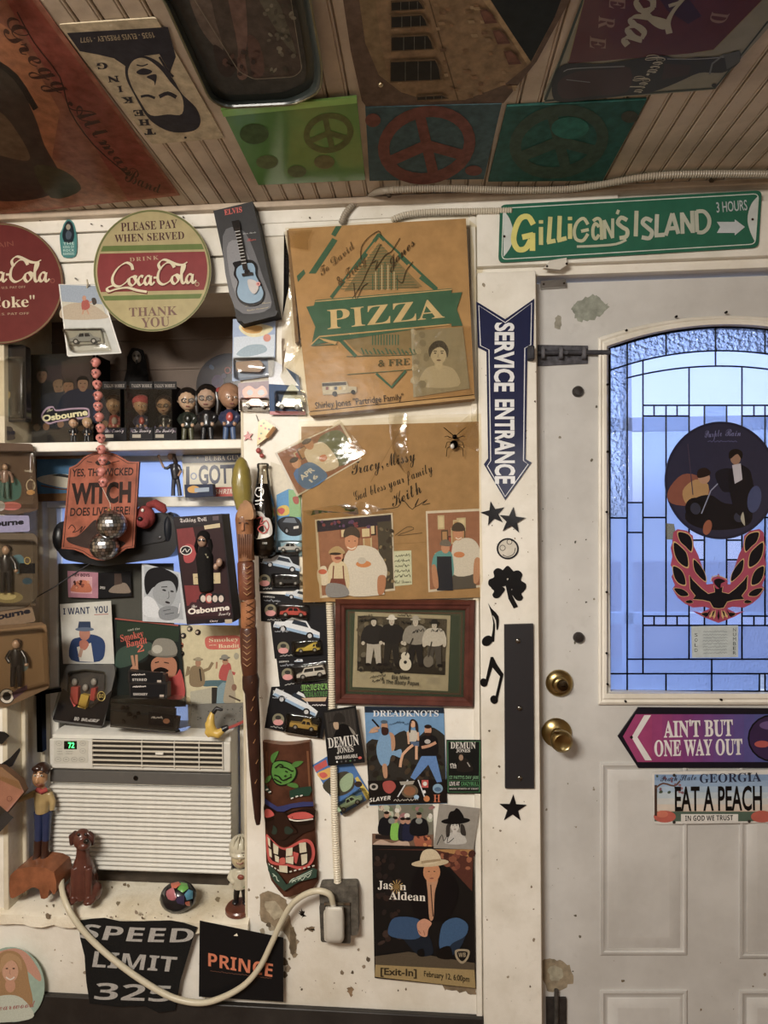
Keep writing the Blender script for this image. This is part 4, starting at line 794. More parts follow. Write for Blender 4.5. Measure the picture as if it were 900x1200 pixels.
# ---- posters and cards below ----
o,p=sheet('band_poster',wl(-.001),[(427,828),(520,829.5),(524,941.5),(433,944)],'#5f93c2','bright blue band poster with two bearded men and a woman outdoors, under the picture frame','poster',.001)
p.part('picture'); p.poly([(427,828),(520,829.5),(520.4,836),(427.4,835)],'#1d2a3a'); p.poly(sm([(429,872),(436,866),(448,868),(462,862),(474,856),(488,866),(502,852),(514,856),(521,862)],2)+[(523,941),(433,943)],'#33302b'); p.speck(434,872,520,915,50,['#2a241e','#4a3c2c','#3a3d2c','#241e1a'],2,5,21)
p.poly([(431,915),(523,913),(524,941),(433,943)],'#1c1715')
p.blob([(446,862),(452,860),(460,862),(463,872),(462,880),(470,878),(470,888),(459,885),(455,897),(446,896),(441,878)],'#6f9dc6'); p.blob([(448,897),(453,896),(454,910),(450,911)],'#b98863'); p.ell(450.5,851,4,5,'#b98863'); p.blob([(447,853),(450,852),(455,854),(454,861),(448,861)],'#3b2019'); p.ell(450,846,4,2.2,'#4c6070'); p.blob([(456,858),(462,862),(463,876),(459,880),(458,866)],'#b98863'); p.line([(443,856),(433,858),(440,853),(445,853)],3,'#c29572',2); p.line([(436,843),(444,852)],2,'#1b1714')
p.blob([(477,857),(489,857),(488,868),(480,869)],'#c9c2b4'); p.poly([(481,869),(491,869),(492,875),(482,874)],'#4a6384'); p.ell(484,848,3.5,4.6,'#d8a47e'); p.blob([(480,846),(484,842.5),(489,847),(490,858),(487,855),(486,846),(482,846),(481,858),(479,857)],'#33211a'); p.line([(484,873),(472,884),(469,899)],3.2,'#d8a47e',2); p.line([(488,874),(488,890)],3,'#d8a47e'); p.line([(478,858),(479,872)],2.2,'#d8a47e'); p.line([(490,858),(490,868)],2.2,'#d8a47e')
p.blob([(493,864),(502,861),(511,864),(513,874),(511,886),(494,886),(491,873)],'#1b191b'); p.ell(501.5,856,4.2,5.8,'#c8906c'); p.ell(501.5,851.5,4.3,2.4,'#2b1c16'); p.blob([(498,859),(505,859),(504,862),(499,862)],'#3a2119'); p.line([(494,876),(503,874),(511,870)],3.4,'#c8906c',2); p.ell(501,869,3.6,2.6,'#b8b4b0'); p.poly([(494,886),(511,886),(518,916),(512,917),(502,896),(486,914),(481,911)],'#4c7fc0')
p.part('lettering').text('DREADKNOTS',(437,839.5,514,839.5,7),'#e6eaee','serif'); [p.scrib(456+i*9,850-(i%2)*3,466+i*8,848,3,'#274a68',.5,4,i) for i in range(3)]; p.text('SLAYER',(433,940,458,937,4.5),'#e8e4dc','it'); p.scrib(462,939,490,938,3,'#c9c4b8',.7,8,3)
p.part('badge'); p.ell(438,922,5,4,'#b8b2a8'); p.ell(438,922,2.6,2.2,'#2a2622'); p.blob([(449,917),(459,915),(464,922),(457,930),(450,926)],'#a8382c'); p.ell(480,927,10,8,'#6b5a42'); p.ell(480,927,7,5.5,'#8f5a30'); p.line([(466,934),(478,914)],1.4,'#d8dce0'); p.line([(499,938),(490,914)],1.4,'#d8dce0'); p.poly([(468,916),(486,915),(484,919),(470,920)],'#a8a294')
p.rect(494,914,502,923,'#c03a30'); p.ell(498,918.5,2.5,2.5,'#e8e0d8'); p.ell(513,924,6,5.5,'#7da3bf'); p.ell(513,925,4,2.6,'#4d6f92'); p.ell(500,936,3.6,3.5,'#c8762a'); p.text('H',(508,940,516,940,9),'#c8622e','serif'); p.ell(488,934,3,2.5,'#9ac4e4'); p.ell(497,928,2,2,'#e8e8e8'); p.build(o)
def demun(p,q,green=False):
    f=lambda u,v:tuple(Ve(q[0])*(1-u)*(1-v)+Ve(q[1])*u*(1-v)+Ve(q[2])*u*v+Ve(q[3])*(1-u)*v); T=lambda s,u0,v0,u1,h,c,st='sans',off=0:p.text(s,[f(u0,v0),f(u1,v0),f(u1,v0-h),f(u0,v0-h)],c,st,off)
    return f,T
q=[(378,833),(417,827),(428,893.5),(384.5,897.5)]
o,p=sheet('band_card',wl(-.0245),q,'#171616','black band card with a hatted man in profile, under the frame corner','card',.0008); f,T=demun(p,q)
p.part('portrait'); p.poly([f(.05,.04),f(.95,.04),f(.9,.5),f(.08,.5)],'#37332f'); [p.line([f(.1+i*.11,.05),f(.1+i*.11,.45)],.6,'#4a4540') for i in range(8)]
p.blob([f(.25,.55),f(.35,.36),f(.5,.28),f(.7,.33),f(.85,.5),f(.8,.56)],'#0f0f10'); p.blob([f(.7,.34),f(.82,.42),f(.86,.5),f(.78,.48)],'#8c867c'); p.blob([f(.28,.24),f(.36,.22),f(.42,.26),f(.4,.36),f(.31,.36),f(.27,.3)],'#b59a7c'); p.line([f(.14,.23),f(.3,.22),f(.62,.24)],1.8,'#2a2724',2); p.blob([f(.3,.22),f(.34,.1),f(.5,.08),f(.6,.14),f(.62,.24)],'#2a2724')
p.part('lettering'); T('DEMUN',.06,.68,.92,.18,'#d8d4cc','serif',.01); T('JONES',.28,.79,.74,.1,'#c8c4bc','serif',.01); T('NOW AVAILABLE',.22,.90,.82,.06,'#e0dcd4','sans'); p.part('logo'); [p.ell(*f(.25+i*.12,.945),1.1,1.2,('#e8e8e8','#555','#666','#4a7a4a','#555')[i],n=8) for i in range(5)]; p.ell(*f(.88,.91),2.2,1.6,'#c0392b'); p.build(o)
q=[(523,867),(564,867),(563.5,930),(523.5,930)]
o,p=sheet('concert_card',wl(-.009),q,'#131513','black and green concert card with a small portrait, right of the blue band poster','card',.0008); f,T=demun(p,q)
p.line([f(.04,.03),f(.96,.03),f(.96,.97),f(.04,.97)],1.2,'#3f7a4c',closed=True); p.part('portrait').blob([f(.3,.58),f(.36,.4),f(.5,.33),f(.68,.42),f(.75,.58)],'#26221f'); p.ell(*f(.42,.33),2.6,3.6,'#a5866c'); p.ell(*f(.42,.26),4.5,1.2,'#2c2824'); p.line([f(.6,.42),f(.68,.5)],1.3,'#a8a29a')
p.part('lettering'); T('DEMUN',.12,.16,.84,.12,'#d8d4cc','serif',.01); T('JONES',.28,.23,.68,.06,'#d8d4cc','serif',.01); T('17th',.1,.53,.28,.09,'#e8e4dc','sans'); T("ST PATTYS DAY JAM",.08,.73,.92,.06,'#6fa578','sans'); T('LIVE AT',.08,.85,.38,.07,'#e4e0d8','sans'); T('CRAZYBULL',.42,.85,.93,.065,'#4f9a5e','sans'); T('MUSIC STARTS AT EIGHT',.08,.925,.93,.03,'#c8c4bc','sans'); p.line([f(.06,.76),f(.94,.76)],.7,'#3f7a4c'); p.line([f(.06,.87),f(.94,.87)],.5,'#3f7a4c'); p.build(o)
o,p=sheet('crew_photo',wl(-.001),[(443,943),(507,943),(508,978),(444,978)],'#7d7a6a','colour photo of people in black shirts crowded together, under the blue band poster','photo',.0008)
p.part('picture').speck(445,945,506,960,26,['#b8c0a8','#c8b8a0','#6a7a5a','#a06a6a','#e0dcd0'],2,4,31); p.part('person')
for x,y,c,s in ((453,966,'#15161c',9),(463,972,'#7ec43a',5),(472,973,'#1b1f2c',5),(478,973,'#1e2440',6),(491,967,'#15161a',10)): p.blob([(x-s,y+11),(x-s*.9,y-5),(x,y-9),(x+s*.9,y-5),(x+s,y+11)],c); p.ell(x,y-11,3,3.8,'#b8866a'); p.ell(x,y-13.5,3.1,1.8,'#221a16')
for x in (459,491): p.ell(x,962,4,3.5,'#8a8f8a')
p.build(o)
o,p=sheet('torn_strip',wl(-.001),[(436,977),(508,978),(508,996),(436,995)],'#7a5a44','narrow torn photo strip above the cowboy concert poster','photo',.0006); p.blob([(438,992),(446,984),(460,988),(474,983),(478,993)],'#c9a890'); p.poly([(440,978),(482,980),(482,985),(440,983)],'#2a1e1a'); p.blob([(486,980),(500,979),(506,986),(502,994),(488,993)],'#a8542c'); p.speck(488,981,504,993,8,['#d8883c','#5a2a1c'],1,2.4,5); p.build(o)
q=[(514.5,942),(562.5,947.5),(555,995.5),(508,994)]
o,p=sheet('cowboy_portrait',wl(-.0112),q,'#9c968c','grey photo of a person in a black cowboy hat, above the tall concert poster','photo',.0008); p.part('portrait'); bw_head(p,533,968,6,'#2a2623','#cfcac2',coat='#c5c2bb'); p.ell(534,962,17,3.8,'#141314',-3); p.blob([(526,961),(527,952),(532,950),(535,947),(540,951),(543,960)],'#141314'); p.blob([(523,968),(527,966),(527,979),(523,980)],'#3a3430'); p.blob([(540,966),(544,968),(546,979),(540,977)],'#3a3430'); p.part('handwriting').line([(512,990),(518,978),(520,986),(526,976),(524,988),(532,982)],.8,'#2a2624',3); p.build(o)
q=[(436,990),(555,994),(557.5,1158),(439,1146)]
o,p=sheet('concert_poster',wl(-.0088),q,'#1a1614','tall dark concert poster of a crouching man in a tan cowboy hat','poster',.0008); k=lambda *a:[(420+x/3.75,930+y/3.75) for x,y in a]
p.part('picture').poly(k((60,245),(505,245),(500,430),(380,300),(300,250)),'#5a2c1e'); p.poly(k((330,245),(505,245),(503,280),(400,262)),'#b5803c'); p.speck(512,998,553,1020,18,['#7a3a26','#8a4a2c','#4a241c','#a05a34'],2,5,9)
p.speck(440,1000,468,1110,40,['#2b2220','#34251f','#40302a','#1f1a1a'],2,5,10); p.poly(k((75,735),(510,775),(515,855),(72,805)),'#a88f58'); p.poly(k((72,715),(220,695),(512,745),(512,775),(75,752)),'#5a4e3c')
p.blob(k((180,600),(290,600),(330,690),(300,715),(250,700)),'#18222f'); p.blob(k((400,640),(470,620),(430,700),(370,715),(350,690)),'#1e2f44'); p.blob(k((130,600),(160,545),(260,550),(290,600),(250,640),(150,630)),'#2b4f78'); p.blob(k((370,575),(430,545),(480,575),(470,625),(410,660),(385,700),(355,670)),'#305a86'); p.blob(k((265,330),(230,430),(250,540),(330,560),(400,540),(440,420),(380,330)),'#131012')
p.blob(k((300,370),(325,360),(350,375),(335,440),(330,545),(312,548),(305,440)),'#c08a62'); p.line(k((318,400),(320,440),(328,540)),1.2,'#3a2018')
p.ell(*k((322,345))[0],10,12,'#c88450'); p.ell(*k((315,305))[0],22,4.4,'#cdb892',-4); p.blob(k((272,300),(282,255),(315,243),(345,255),(362,292),(315,312)),'#d8c6a2'); p.poly(k((276,296),(360,286),(362,296),(276,308)),'#a8906a')
for x in (310,334): p.ell(*k((x,342))[0],1.3,.6,'#2a1a14',n=8)
p.ell(*k((322,372))[0],2.6,.8,'#8a4a3a'); p.blob(k((262,565),(290,550),(322,568),(308,595),(300,628),(270,622),(258,590)),'#cf8f6c'); p.line(k((262,600),(275,615)),.8,'#9a5a40'); p.line(k((285,600),(292,622)),.8,'#9a5a40')
p.blob(k((260,690),(285,682),(290,715),(262,712)),'#100e0e'); p.blob(k((345,690),(400,670),(410,725),(350,722)),'#14110f')
p.part('lettering').text('Jas',[k((85,418))[0],k((150,420))[0],k((150,384))[0],k((85,382))[0]],'#efe9dc','serif'); p.text('n',[k((182,424))[0],k((210,425))[0],k((210,391))[0],k((182,390))[0]],'#efe9dc','serif'); p.text('Aldean',[k((135,464))[0],k((295,473))[0],k((295,437))[0],k((135,428))[0]],'#efe9dc','serif')
p.part('sun_mark').ell(*k((168,409))[0],3.4,3.4,'#8a6a2c'); [p.line([k((168+14*cos(a),409+14*sin(a)))[0],k((168+30*cos(a),409+30*sin(a)))[0]],.7,'#c8a24a') for a in [i*pi/6 for i in range(12)]]
p.part('lettering').text('[Exit-In]',[k((97,795))[0],k((256,803))[0],k((256,772))[0],k((97,765))[0]],'#3a2f1c','rom',.02); p.text('February 12, 6:00pm',[k((288,803))[0],k((488,828))[0],k((488,802))[0],k((288,778))[0]],'#3a2f1c','rom',.01)
p.part('shield_mark').blob(k((425,690),(455,683),(488,690),(482,725),(456,748),(430,725)),'#a8987a'); p.blob(k((434,697),(456,692),(479,697),(474,720),(456,737),(438,720)),'#1a1614'); p.text('WB',[k((440,718))[0],k((472,718))[0],k((472,699))[0],k((440,699))[0]],'#a8987a','sans'); p.scrib(*k((150,710))[0],*k((245,716))[0],1.2,'#6a5c48',.4,12,3); p.build(o)
# ---- stack of toy-car cards ----
TG='toy car cards in the column beside the carved stick'
def carcard(q,label,picc,carc,kind,bb,cc,pc,rot=0,cr=7,pic=None,off=0,cat='toy car pack'):
    pl=wl(-.003-off); o,p=sheet('toy_car_card',pl,q,'#18171a',label,cat,.0008,group=TG); f=lambda u,v:tuple(Ve(q[0])*(1-u)*(1-v)+Ve(q[1])*u*(1-v)+Ve(q[2])*u*v+Ve(q[3])*(1-u)*v)
    px,py,pL,prt=pc; T=lambda pts:xf(pts,px,py,pL/2,prt)
    p.part('picture').poly(T(CARP[kind if kind!='buggy' else 'sedan']),picc); p.poly(T([(-.95,0),(.95,0),(1,.12),(-1,.12)]),'#8fb0d0'); p.poly(T([(-.28,-.2),(-.22,-.38),(.28,-.38),(.45,-.2)]),'#2a3440')
    for x in (-.58,.58): p.ell(*T([(x,.12)])[0],pL*.08,pL*.08,'#111'); p.ell(*T([(x,.12)])[0],pL*.045,pL*.045,'#c8c8c8')
    p.part('badge').ell(cc[0],cc[1],cr,cr,'#8a8468'); p.ell(cc[0],cc[1]+cr*.5,cr*.85,cr*.5,'#d8908c'); p.ell(cc[0],cc[1]-cr*.3,cr*.5,cr*.35,'#3a3a34')
    p.part('lettering').text('SERIES',[f(.04,.14),f(.22,.14),f(.22,.09),f(.04,.09)],'#dcdcd8','sans'); p.scrib(*f(.05,.28),*f(.3,.28),3,'#9aa0a8',.7,8,2); p.scrib(*f(.1,.95),*f(.3,.95),2,'#c8c8c0',.5,6,4); p.build(o)
    x0=(bb[0]+bb[2])/2; y0=(bb[1]+bb[3])/2; car3d(o,pl,x0+1,y0+2,(bb[2]-bb[0])*.8,rot,carc,kind,.003,.012); blister(o,pl,xf(rc(-(bb[2]-bb[0])/2,-(bb[3]-bb[1])/2,(bb[2]-bb[0])/2,(bb[3]-bb[1])/2),x0,y0,1,rot),.017); return o
carcard([(303,648),(350,646),(351,692),(304,693)],'toy car card with a dark car, highest of the black cards beside the carved stick','#c9d3dc','#3a3d42','sedan',(318,672,355,688),(310,680),(330,662,46,12))
carcard([(305,695),(382,700),(383,732),(306,728)],'black toy car card holding a red coupe, beside the carved stick','#d5d9dc','#d2382a','sedan',(323,708,362,726),(317,715),(352,700,36,14),2,off=.002)
carcard([(317,729),(384,729),(389,768),(322,772)],'black toy car card holding a yellow buggy','#dfe3e6','#e0c52e','buggy',(342,750,377,768),(332,759),(348,738,56,14),-4,off=.004)
carcard([(324,772),(388,768),(391,796),(328,806)],'black toy car card holding a white wagon with a roof rack','#dfe3e6','#e6e2dc','wagon',(342,778,385,799),(337,790),(350,775,10,0),-8,off=.006)
o=carcard([(318,805),(388,801),(378,866),(310,853)],'black toy car card with a smoky blister and green lettering, lowest of the column','#dfe3e6','#c8a23c','truck',(334,838,375,862),(326,843),(346,824,56,27),8,off=.008)
p=Pr(wl(-.011),.0045).part('lettering'); p.poly([(350,801),(386,799),(384,828),(362,826)],'#241a22'); p.text('MONSTER',[(352,810),(384,808),(384,801),(353,803)],'#7fbf4f','frak'); p.text('MACHINES',[(357,817),(384,816),(384,810),(356,811)],'#4f8a3f','frak'); p.poly([(353,818),(383,817),(381,822),(358,822)],'#c9a886'); p.scrib(366,827,382,827,2,'#e8e4e0',.8,5,1); p.build(o)
o,p=sheet('toy_car_card',wl(-.002),[(317,541),(348,552),(350,652),(322,653)],'#dfd6c0','pale toy car card with a black sports car picture, behind the soda bottle','toy car pack',.0008,group=TG)
p.part('picture').poly([(324,580),(338,573),(352,575),(353,612),(324,612)],'#3d8fc8'); p.poly([(338,574),(352,574),(353,606),(339,606)],'#88b87c'); p.blob([(325,596),(332,592),(338,594),(338,603),(326,604)],'#d8b83a'); p.blob([(325,598),(330,595),(334,598),(330,603)],'#c8382c'); p.blob([(343,583),(349,582),(350,590),(345,590)],'#a84a3a'); p.poly([(324,612),(353,611),(354,652),(324,652)],'#8fc0dc')
p.blob([(325,612),(332,606),(346,606),(353,613),(353,626),(340,628),(330,622)],'#22242a'); p.poly([(331,612),(335,607),(345,607),(348,613)],'#6a7480'); p.ell(336,622,3,4.5,'#0e0e10'); p.ell(336,622,1.4,2.2,'#9a9aa0'); p.poly([(344,617),(350,616),(350,619),(344,620)],'#d8d4cc'); p.build(o)
car3d(o,wl(-.002),340,643,28,0,'#c9ccd0','sedan',.003,.010); blister(o,wl(-.002),rc(326,633,355,651),.014)
# blue toy car card behind the conduit
BL=wl(-.002); q=[(366,897),(402,875),(436,934),(400,955)]
o,p=sheet('toy_car_card',BL,q,'#2f6fb5','blue toy car card tilted behind the vertical conduit, with a pale green car','toy car pack',.0008); p.part('logo').poly([(368,898),(382,890),(384,897),(370,905)],'#c83a34'); p.blob([(372,906),(380,902),(389,899),(391,907),(380,914),(374,911)],'#e0a83a'); p.blob([(374,907),(380,905),(384,909),(378,912)],'#d2432e')
p.part('picture').blob([(378,920),(392,908),(406,904),(415,912),(414,924),(402,932),(388,932)],'#4a463a'); p.blob([(398,916),(408,906),(414,909),(412,922),(402,928)],'#9fb890'); p.poly([(416,912),(419,910),(436,934),(430,938)],'#dcbf3a'); p.ell(420,919,4.5,3.6,'#3a2c28'); p.scrib(426,924,433,934,1.5,'#2a2420',.6,4,1); p.build(o)
car3d(o,BL,410,943,32,-28,'#a9c9a0','truck',.003,.012); blister(o,BL,[(393,943),(424,922),(433,936),(404,957)],.018)
# ---- conduits, outlet, plug, cable ----
def conduit(name,pts,r,label,c='#cfc4ad',n=6,pit=.0058,cat='conduit',**k):
    P=[Ve(q) for q in sm(pts,10)]; L=[0]
    for i in range(1,len(P)): L.append(L[-1]+(P[i]-P[i-1]).length)
    out=[];rad=[]; N=int(L[-1]/pit*2); j=0
    for i in range(N+1):
        d=L[-1]*i/N
        while j<len(L)-2 and L[j+1]<d: j+=1
        t=(d-L[j])/max(1e-9,L[j+1]-L[j]); out.append(P[j].lerp(P[j+1],t)); rad.append(r*(1.0 if i%2 else .78))
    return obj(name,MB().ink(c).tube(out,rad,10),'plastic',None,label,cat,sm=60,**k)
q=wl(-.020)
conduit('flexible_conduit',[q.p(400,262),q.p(405,250),q.p(415,238),q.p(430,229),*[CEIL.p(x,y,.0125) for x,y in ((455,223),(520,221),(600,223),(660,222),(700,217),(760,207),(830,204),(960,205))]],.0085,'ribbed conduit running along the top of the wall, curving down behind the pizza box','#a89c88')
conduit('flexible_conduit',[q.p(459,258),q.p(475,252),q.p(500,249),q.p(540,248),q.p(600,247)],.0085,'cream ribbed conduit between the top of the pizza box and the street sign')
conduit('flexible_conduit',[wl(-.012).p(386,706),wl(-.012).p(388,760),wl(-.012).p(389,830),wl(-.014).p(391,900),wl(-.014).p(393,980),wl(-.016).p(396,1040)],.0098,'cream ribbed conduit running straight down to the grey outlet box','#ddd2b8')
for x,y in ((456,224),(834,206)): obj('conduit_clamp',MB().ink('#8a8274').box(wl(-.032).p(x,y),(.010,.026,.030)),'metal',None,'metal clamp on the top conduit, '+('above the pizza box' if x<500 else 'above the right end of the street sign'),'clamp',bev=.002)
ob=wl(-.001)
root=obj('outlet_box',MB().ink('#6f685c').slab(ob,rnd([(374,1039),(419,1038),(420,1096),(376,1098)],4),.030),'rust',None,'weathered grey metal outlet box at the foot of the vertical conduit','outlet',bev=.001)
obj('cover_plate',MB().ink('#5a544a').slab(ob,rnd([(374,1060),(410,1060),(411,1106),(376,1104)],3),.004,None,None,.031),'rust',root,bev=.001); obj('plate_edge',MB().ink('#b9b0a0').slab(ob,[(380,1058),(410,1058),(410,1061),(380,1061)],.003,None,None,.036),'metal',root)
obj('conduit_nut',MB().ink('#7d7568').lathe([(.013,0),(.014,.004),(.014,.016),(.011,.020)],wl(-.016).p(397,1050),(0,0,1),8),'metal',root,sm=20)
obj('socket_face',MB().ink('#cfc8b8').slab(ob,rnd([(379,1066),(402,1066),(402,1104),(380,1104)],5),.003,None,None,.035),'plastic',root)
pg=wl(-.038)
root=obj('power_plug',MB().ink('#cfcabd').loft([[pg.p(x,y,h) for x,y in rnd(xf(rc(-1,-1,1,1),392,1083,1,0) and [(392-w,1062+d),(392+w,1062+d),(392+w*1.1,1075),(392+w*1.1,1100-d),(392+w*.8,1105-d),(392-w*.8,1105-d),(392-w*1.1,1100-d),(392-w*1.1,1075)],2,2)] for w,d,h in ((10.5,0,0),(10.5,0,.018),(9,1.5,.026),(7,4,.029))]),'plastic',None,'white moulded plug in the grey outlet box','plug',sm=40)
obj('strain_relief',MB().ink('#cfcabd').tube([pg.p(391,1066,.014),pg.p(390,1056,.016)],[.008,.0055],10),'plastic',root)
z=lambda x,y,o:wl(-o).p(x,y)
cable=[z(390,1058,.054),z(386,1048,.06),z(372,1044,.06),z(356,1049,.055),z(342,1060,.045),z(330,1080,.036),z(318,1106,.034),z(304,1134,.034),z(284,1156,.034),z(255,1171,.035),z(230,1175,.036),z(200,1168,.036),z(165,1148,.036),z(130,1122,.036),z(104,1098,.036),z(88,1078,.038),z(78,1060,.030),z(73,1044,.004),wl(.03).p(72,1030),wl(.055).p(74,1018)]
obj('power_cable',MB().ink('#cfc5a8').tube(sm(cable,6),.0072,12),'plastic',None,'thick cream power cable looping from the plug to the air conditioner','cable',sm=60)
# ---- tiki mask: a bowed carved board ----
class Bow(Pl):
    def __init__(s,pl,cx,hw,b): s.o=pl.o; s.n=pl.n; s.cx=cx; s.hw=hw; s.b=b
    def p(s,px,py,off=0):
        u=(px-s.cx-(py-960)*.03)/s.hw; return Pl.p(s,px,py,off+s.b*sqrt(max(0,1-min(1,u*u))))
TK=Bow(wl(-.002),339,32,.020); m=MB(); rows=[]
for y,xa,xb in ((869,308,363),(876,308,363.5),(900,309,365),(940,310,367),(980,311,370),(1010,312,372),(1032,318,373),(1043,326,365),(1051,333,340)):
    rows.append([(xa+(xb-xa)*i/10,y+(4*sin(pi*i/10) if y<880 else 0)) for i in range(11)])
rg=[[TK.p(x,y,.004) for x,y in r] for r in rows]; vs=[v for r in rg for v in r]; fs=[(j*11+i,j*11+i+1,(j+1)*11+i+1,(j+1)*11+i) for j in range(8) for i in range(10)]
m.add(vs,fs,'#5a2f17'); vb=[Ve((v.x,-.002,v.z)) for v in vs]; m.add(vb,fs,'#3a2012')
edge=[i for i in range(11)]+[j*11+10 for j in range(1,9)]+[88+i for i in range(9,-1,-1)]+[j*11 for j in range(7,0,-1)]
m.add([vs[i] for i in edge]+[vb[i] for i in edge],[(i,(i+1)%len(edge),len(edge)+(i+1)%len(edge),len(edge)+i) for i in range(len(edge))],'#8a5530')
root=obj('tiki_mask',m,'wood',None,'carved wooden tiki mask with a green turtle, red eyes and grinning mouth','mask',sm=40)
k=lambda *a:[(300+x/6,860+y/6) for x,y in a]
class RL:      # raised carved pieces on the mask
    def __init__(s): s.off=.005
    def r(s,name,pts,c,h=.002,smooth=True,mat='resin'):
        q=sm(pts,3,True) if smooth else pts; s.off+=.0003
        f=[TK.p(x,y,s.off+h) for x,y in q]; b=[TK.p(x,y,.0) for x,y in q]; return obj(name,MB().ink(c).prism(f,b),mat,root,bev=0,sm=50)
T=RL()
T.r('painted_panel',k((65,120),(370,120),(385,380),(70,380)),'#7a4620',.0003,False)
tt=T.r('turtle_shell',k((118,200),(160,185),(215,190),(265,215),(290,260),(280,310),(240,350),(175,368),(130,345),(105,290),(105,240)),'#101a10',.0015); T.r('turtle_shell',k((124,206),(160,193),(212,198),(258,220),(280,262),(270,306),(235,342),(178,358),(136,338),(112,288),(112,242)),'#4f8f2c',.0016)
for f in (((105,190),(108,150),(150,122),(158,130),(135,180),(120,205)),((250,222),(275,195),(328,192),(325,205),(285,235)),((62,340),(75,305),(104,292),(106,312),(80,345)),((218,362),(240,345),(285,350),(298,375),(270,380))): T.r('turtle_flipper',k(*f),'#47802a',.0015)
p=Pr(TK,.0095).part('turtle_marking')
for pts in (((135,240),(165,215),(188,225),(178,238)),((165,232),(210,238),(250,262),(262,256)),((128,290),(160,300),(190,328),(250,300)),((205,262),(222,270)),((125,315),(150,330),(178,345)),((200,300),(212,292)),((240,290),(250,285))): p.line(k(*pts),1.6,'#14240f',3)
p.build(root,'resin')
T.r('brow',k((235,400),(300,378),(385,368),(395,395),(375,435),(300,440),(238,448)),'#1c4434',.002,False); T.r('brow',k((62,350),(100,395),(104,425),(62,398)),'#1c4434',.002,False)
T.r('face',k((62,480),(180,555),(400,515),(412,600),(405,670),(330,700),(200,790),(100,720),(66,640)),'#2a150c',.0028,True)
T.r('brow_ridge',k((60,452),(110,488),(150,512),(190,505),(250,490),(330,478),(402,478),(405,508),(330,512),(250,522),(195,548),(150,545),(100,515),(62,490)),'#25306e',.004,False)
T.r('nose',k((135,560),(205,560),(250,640),(290,690),(240,710),(200,745),(150,740),(105,700),(100,650),(125,630)),'#2a140b',.006)
for f in (((100,655),(120,642),(148,670),(140,705),(110,700)),((200,662),(225,650),(262,680),(240,705),(205,700))): T.r('nostril',k(*f),'#28392f',.0055)
for f in (((205,590),(270,545),(400,560),(412,600),(350,640),(240,630)),((60,530),(100,520),(132,560),(128,590),(66,615))): T.r('eye_rim',k(*f),'#1c0e08',.0030)
for f in (((218,580),(270,555),(350,550),(405,578),(380,595),(300,600),(235,595)),((63,535),(95,530),(125,560),(120,578),(66,588))): T.r('eye',k(*f),'#cf3527',.0036)
p=Pr(TK,.0125).part('eye_line'); p.line(k((228,598),(290,612),(402,598)),1.6,'#e8e2d4',3); p.line(k((66,606),(126,580)),1.6,'#e8e2d4'); p.part('brow_dots'); [p.line(k((x,y),(x+18,y-6)),1.5,'#e8e4d8') for x,y in ((245,455),(278,443),(310,437),(68,395),(88,412))]; p.build(root,'resin')
T.r('lips',k((72,705),(110,740),(165,790),(215,800),(270,770),(340,738),(395,760),(415,830),(400,900),(350,945),(300,955),(220,930),(150,925),(95,905),(78,850),(70,770)),'#c93526',.0040)
T.r('mouth',k((85,730),(120,760),(165,805),(220,815),(280,785),(340,760),(378,780),(390,840),(375,895),(340,925),(290,930),(220,912),(150,905),(108,885),(92,830)),'#2a120c',.0045)
for i,f in enumerate((((80,722),(98,740),(102,800),(86,780)),((120,765),(158,795),(155,850),(124,840)),((88,800),(108,815),(112,870),(94,860)),((130,850),(162,865),(160,905),(136,895)),((212,808),(258,798),(255,855),(210,862)),((208,868),(264,862),(262,918),(210,905)),((302,768),(350,762),(356,830),(308,838)),((316,850),(360,842),(360,905),(322,925)),((162,925),(220,928),(222,978),(165,970)))): T.r('tooth',k(*f),'#dcd3b4',.0062,False)
T.r('tongue',k((165,880),(200,870),(205,915),(170,912)),'#c9472f',.0052)
T.r('chin_band',k((80,905),(160,985),(215,1060),(290,1000),(400,940),(430,955),(425,1010),(300,1040),(200,1105),(130,1040),(85,960)),'#2c4a3c',.0018,False)
p=Pr(TK,.0150).part('chin_scroll')
for pts in (((95,945),(120,985),(150,1010),(175,1060),(195,1085)),((110,940),(140,990),(172,1030)),((215,1085),(240,1040),(290,1020),(390,975)),((225,1065),(250,1025),(300,1005),(395,960)),((250,1050),(270,1030),(285,1045),(310,1015),(325,1030),(350,1000),(365,1010),(385,985)),((120,1000),(140,1000),(150,1030),(170,1040),(180,1070))): p.line(k(*pts),.9,'#c9dcc8',3)
for i in range(6): p.line(k((235+i*32,970-i*8),(252+i*32,966-i*8)),1.6,'#e2dece')
for i in range(4): p.line(k((85+i*22,912+i*14),(97+i*22,922+i*14)),1.4,'#e2dece')
p.build(root,'resin')
# ---- soda bottle ----
bt=wl(-.024); s_=sc(-.024); bo=bt.p(309,651); H=lambda y:(651-y)*s_
pf=[(0,651),(12,651),(14.5,649),(15,640),(14.5,620),(14,600),(13,590),(10.5,578),(8.4,566),(7,556),(6.2,548),(7,546),(7,542),(5.8,541)]
root=obj('soda_bottle',MB().ink('#d8ddd8').lathe([(r*s_,H(y)) for r,y in pf],bo,(0,0,1),28),MT['clear_plastic'],None,'glass soda bottle of dark cola, right of the carved stick head','bottle',sm=50)
obj('cola',MB().ink('#120c0b').lathe([(r*s_*.93,H(y)+.001) for r,y in pf if y>565]+[(0,H(565.5))],bo,(0,0,1),28),'gloss',root,sm=50)
class Cyl(Pl):
    def __init__(s,cx,r): s.o=bt.o; s.n=bt.n; s.cx=cx; s.r=r
    def p(s,px,py,off=0): u=(px-s.cx)*s_; return Pl.p(s,px,py,off+sqrt(max(1e-8,s.r**2-u*u)))
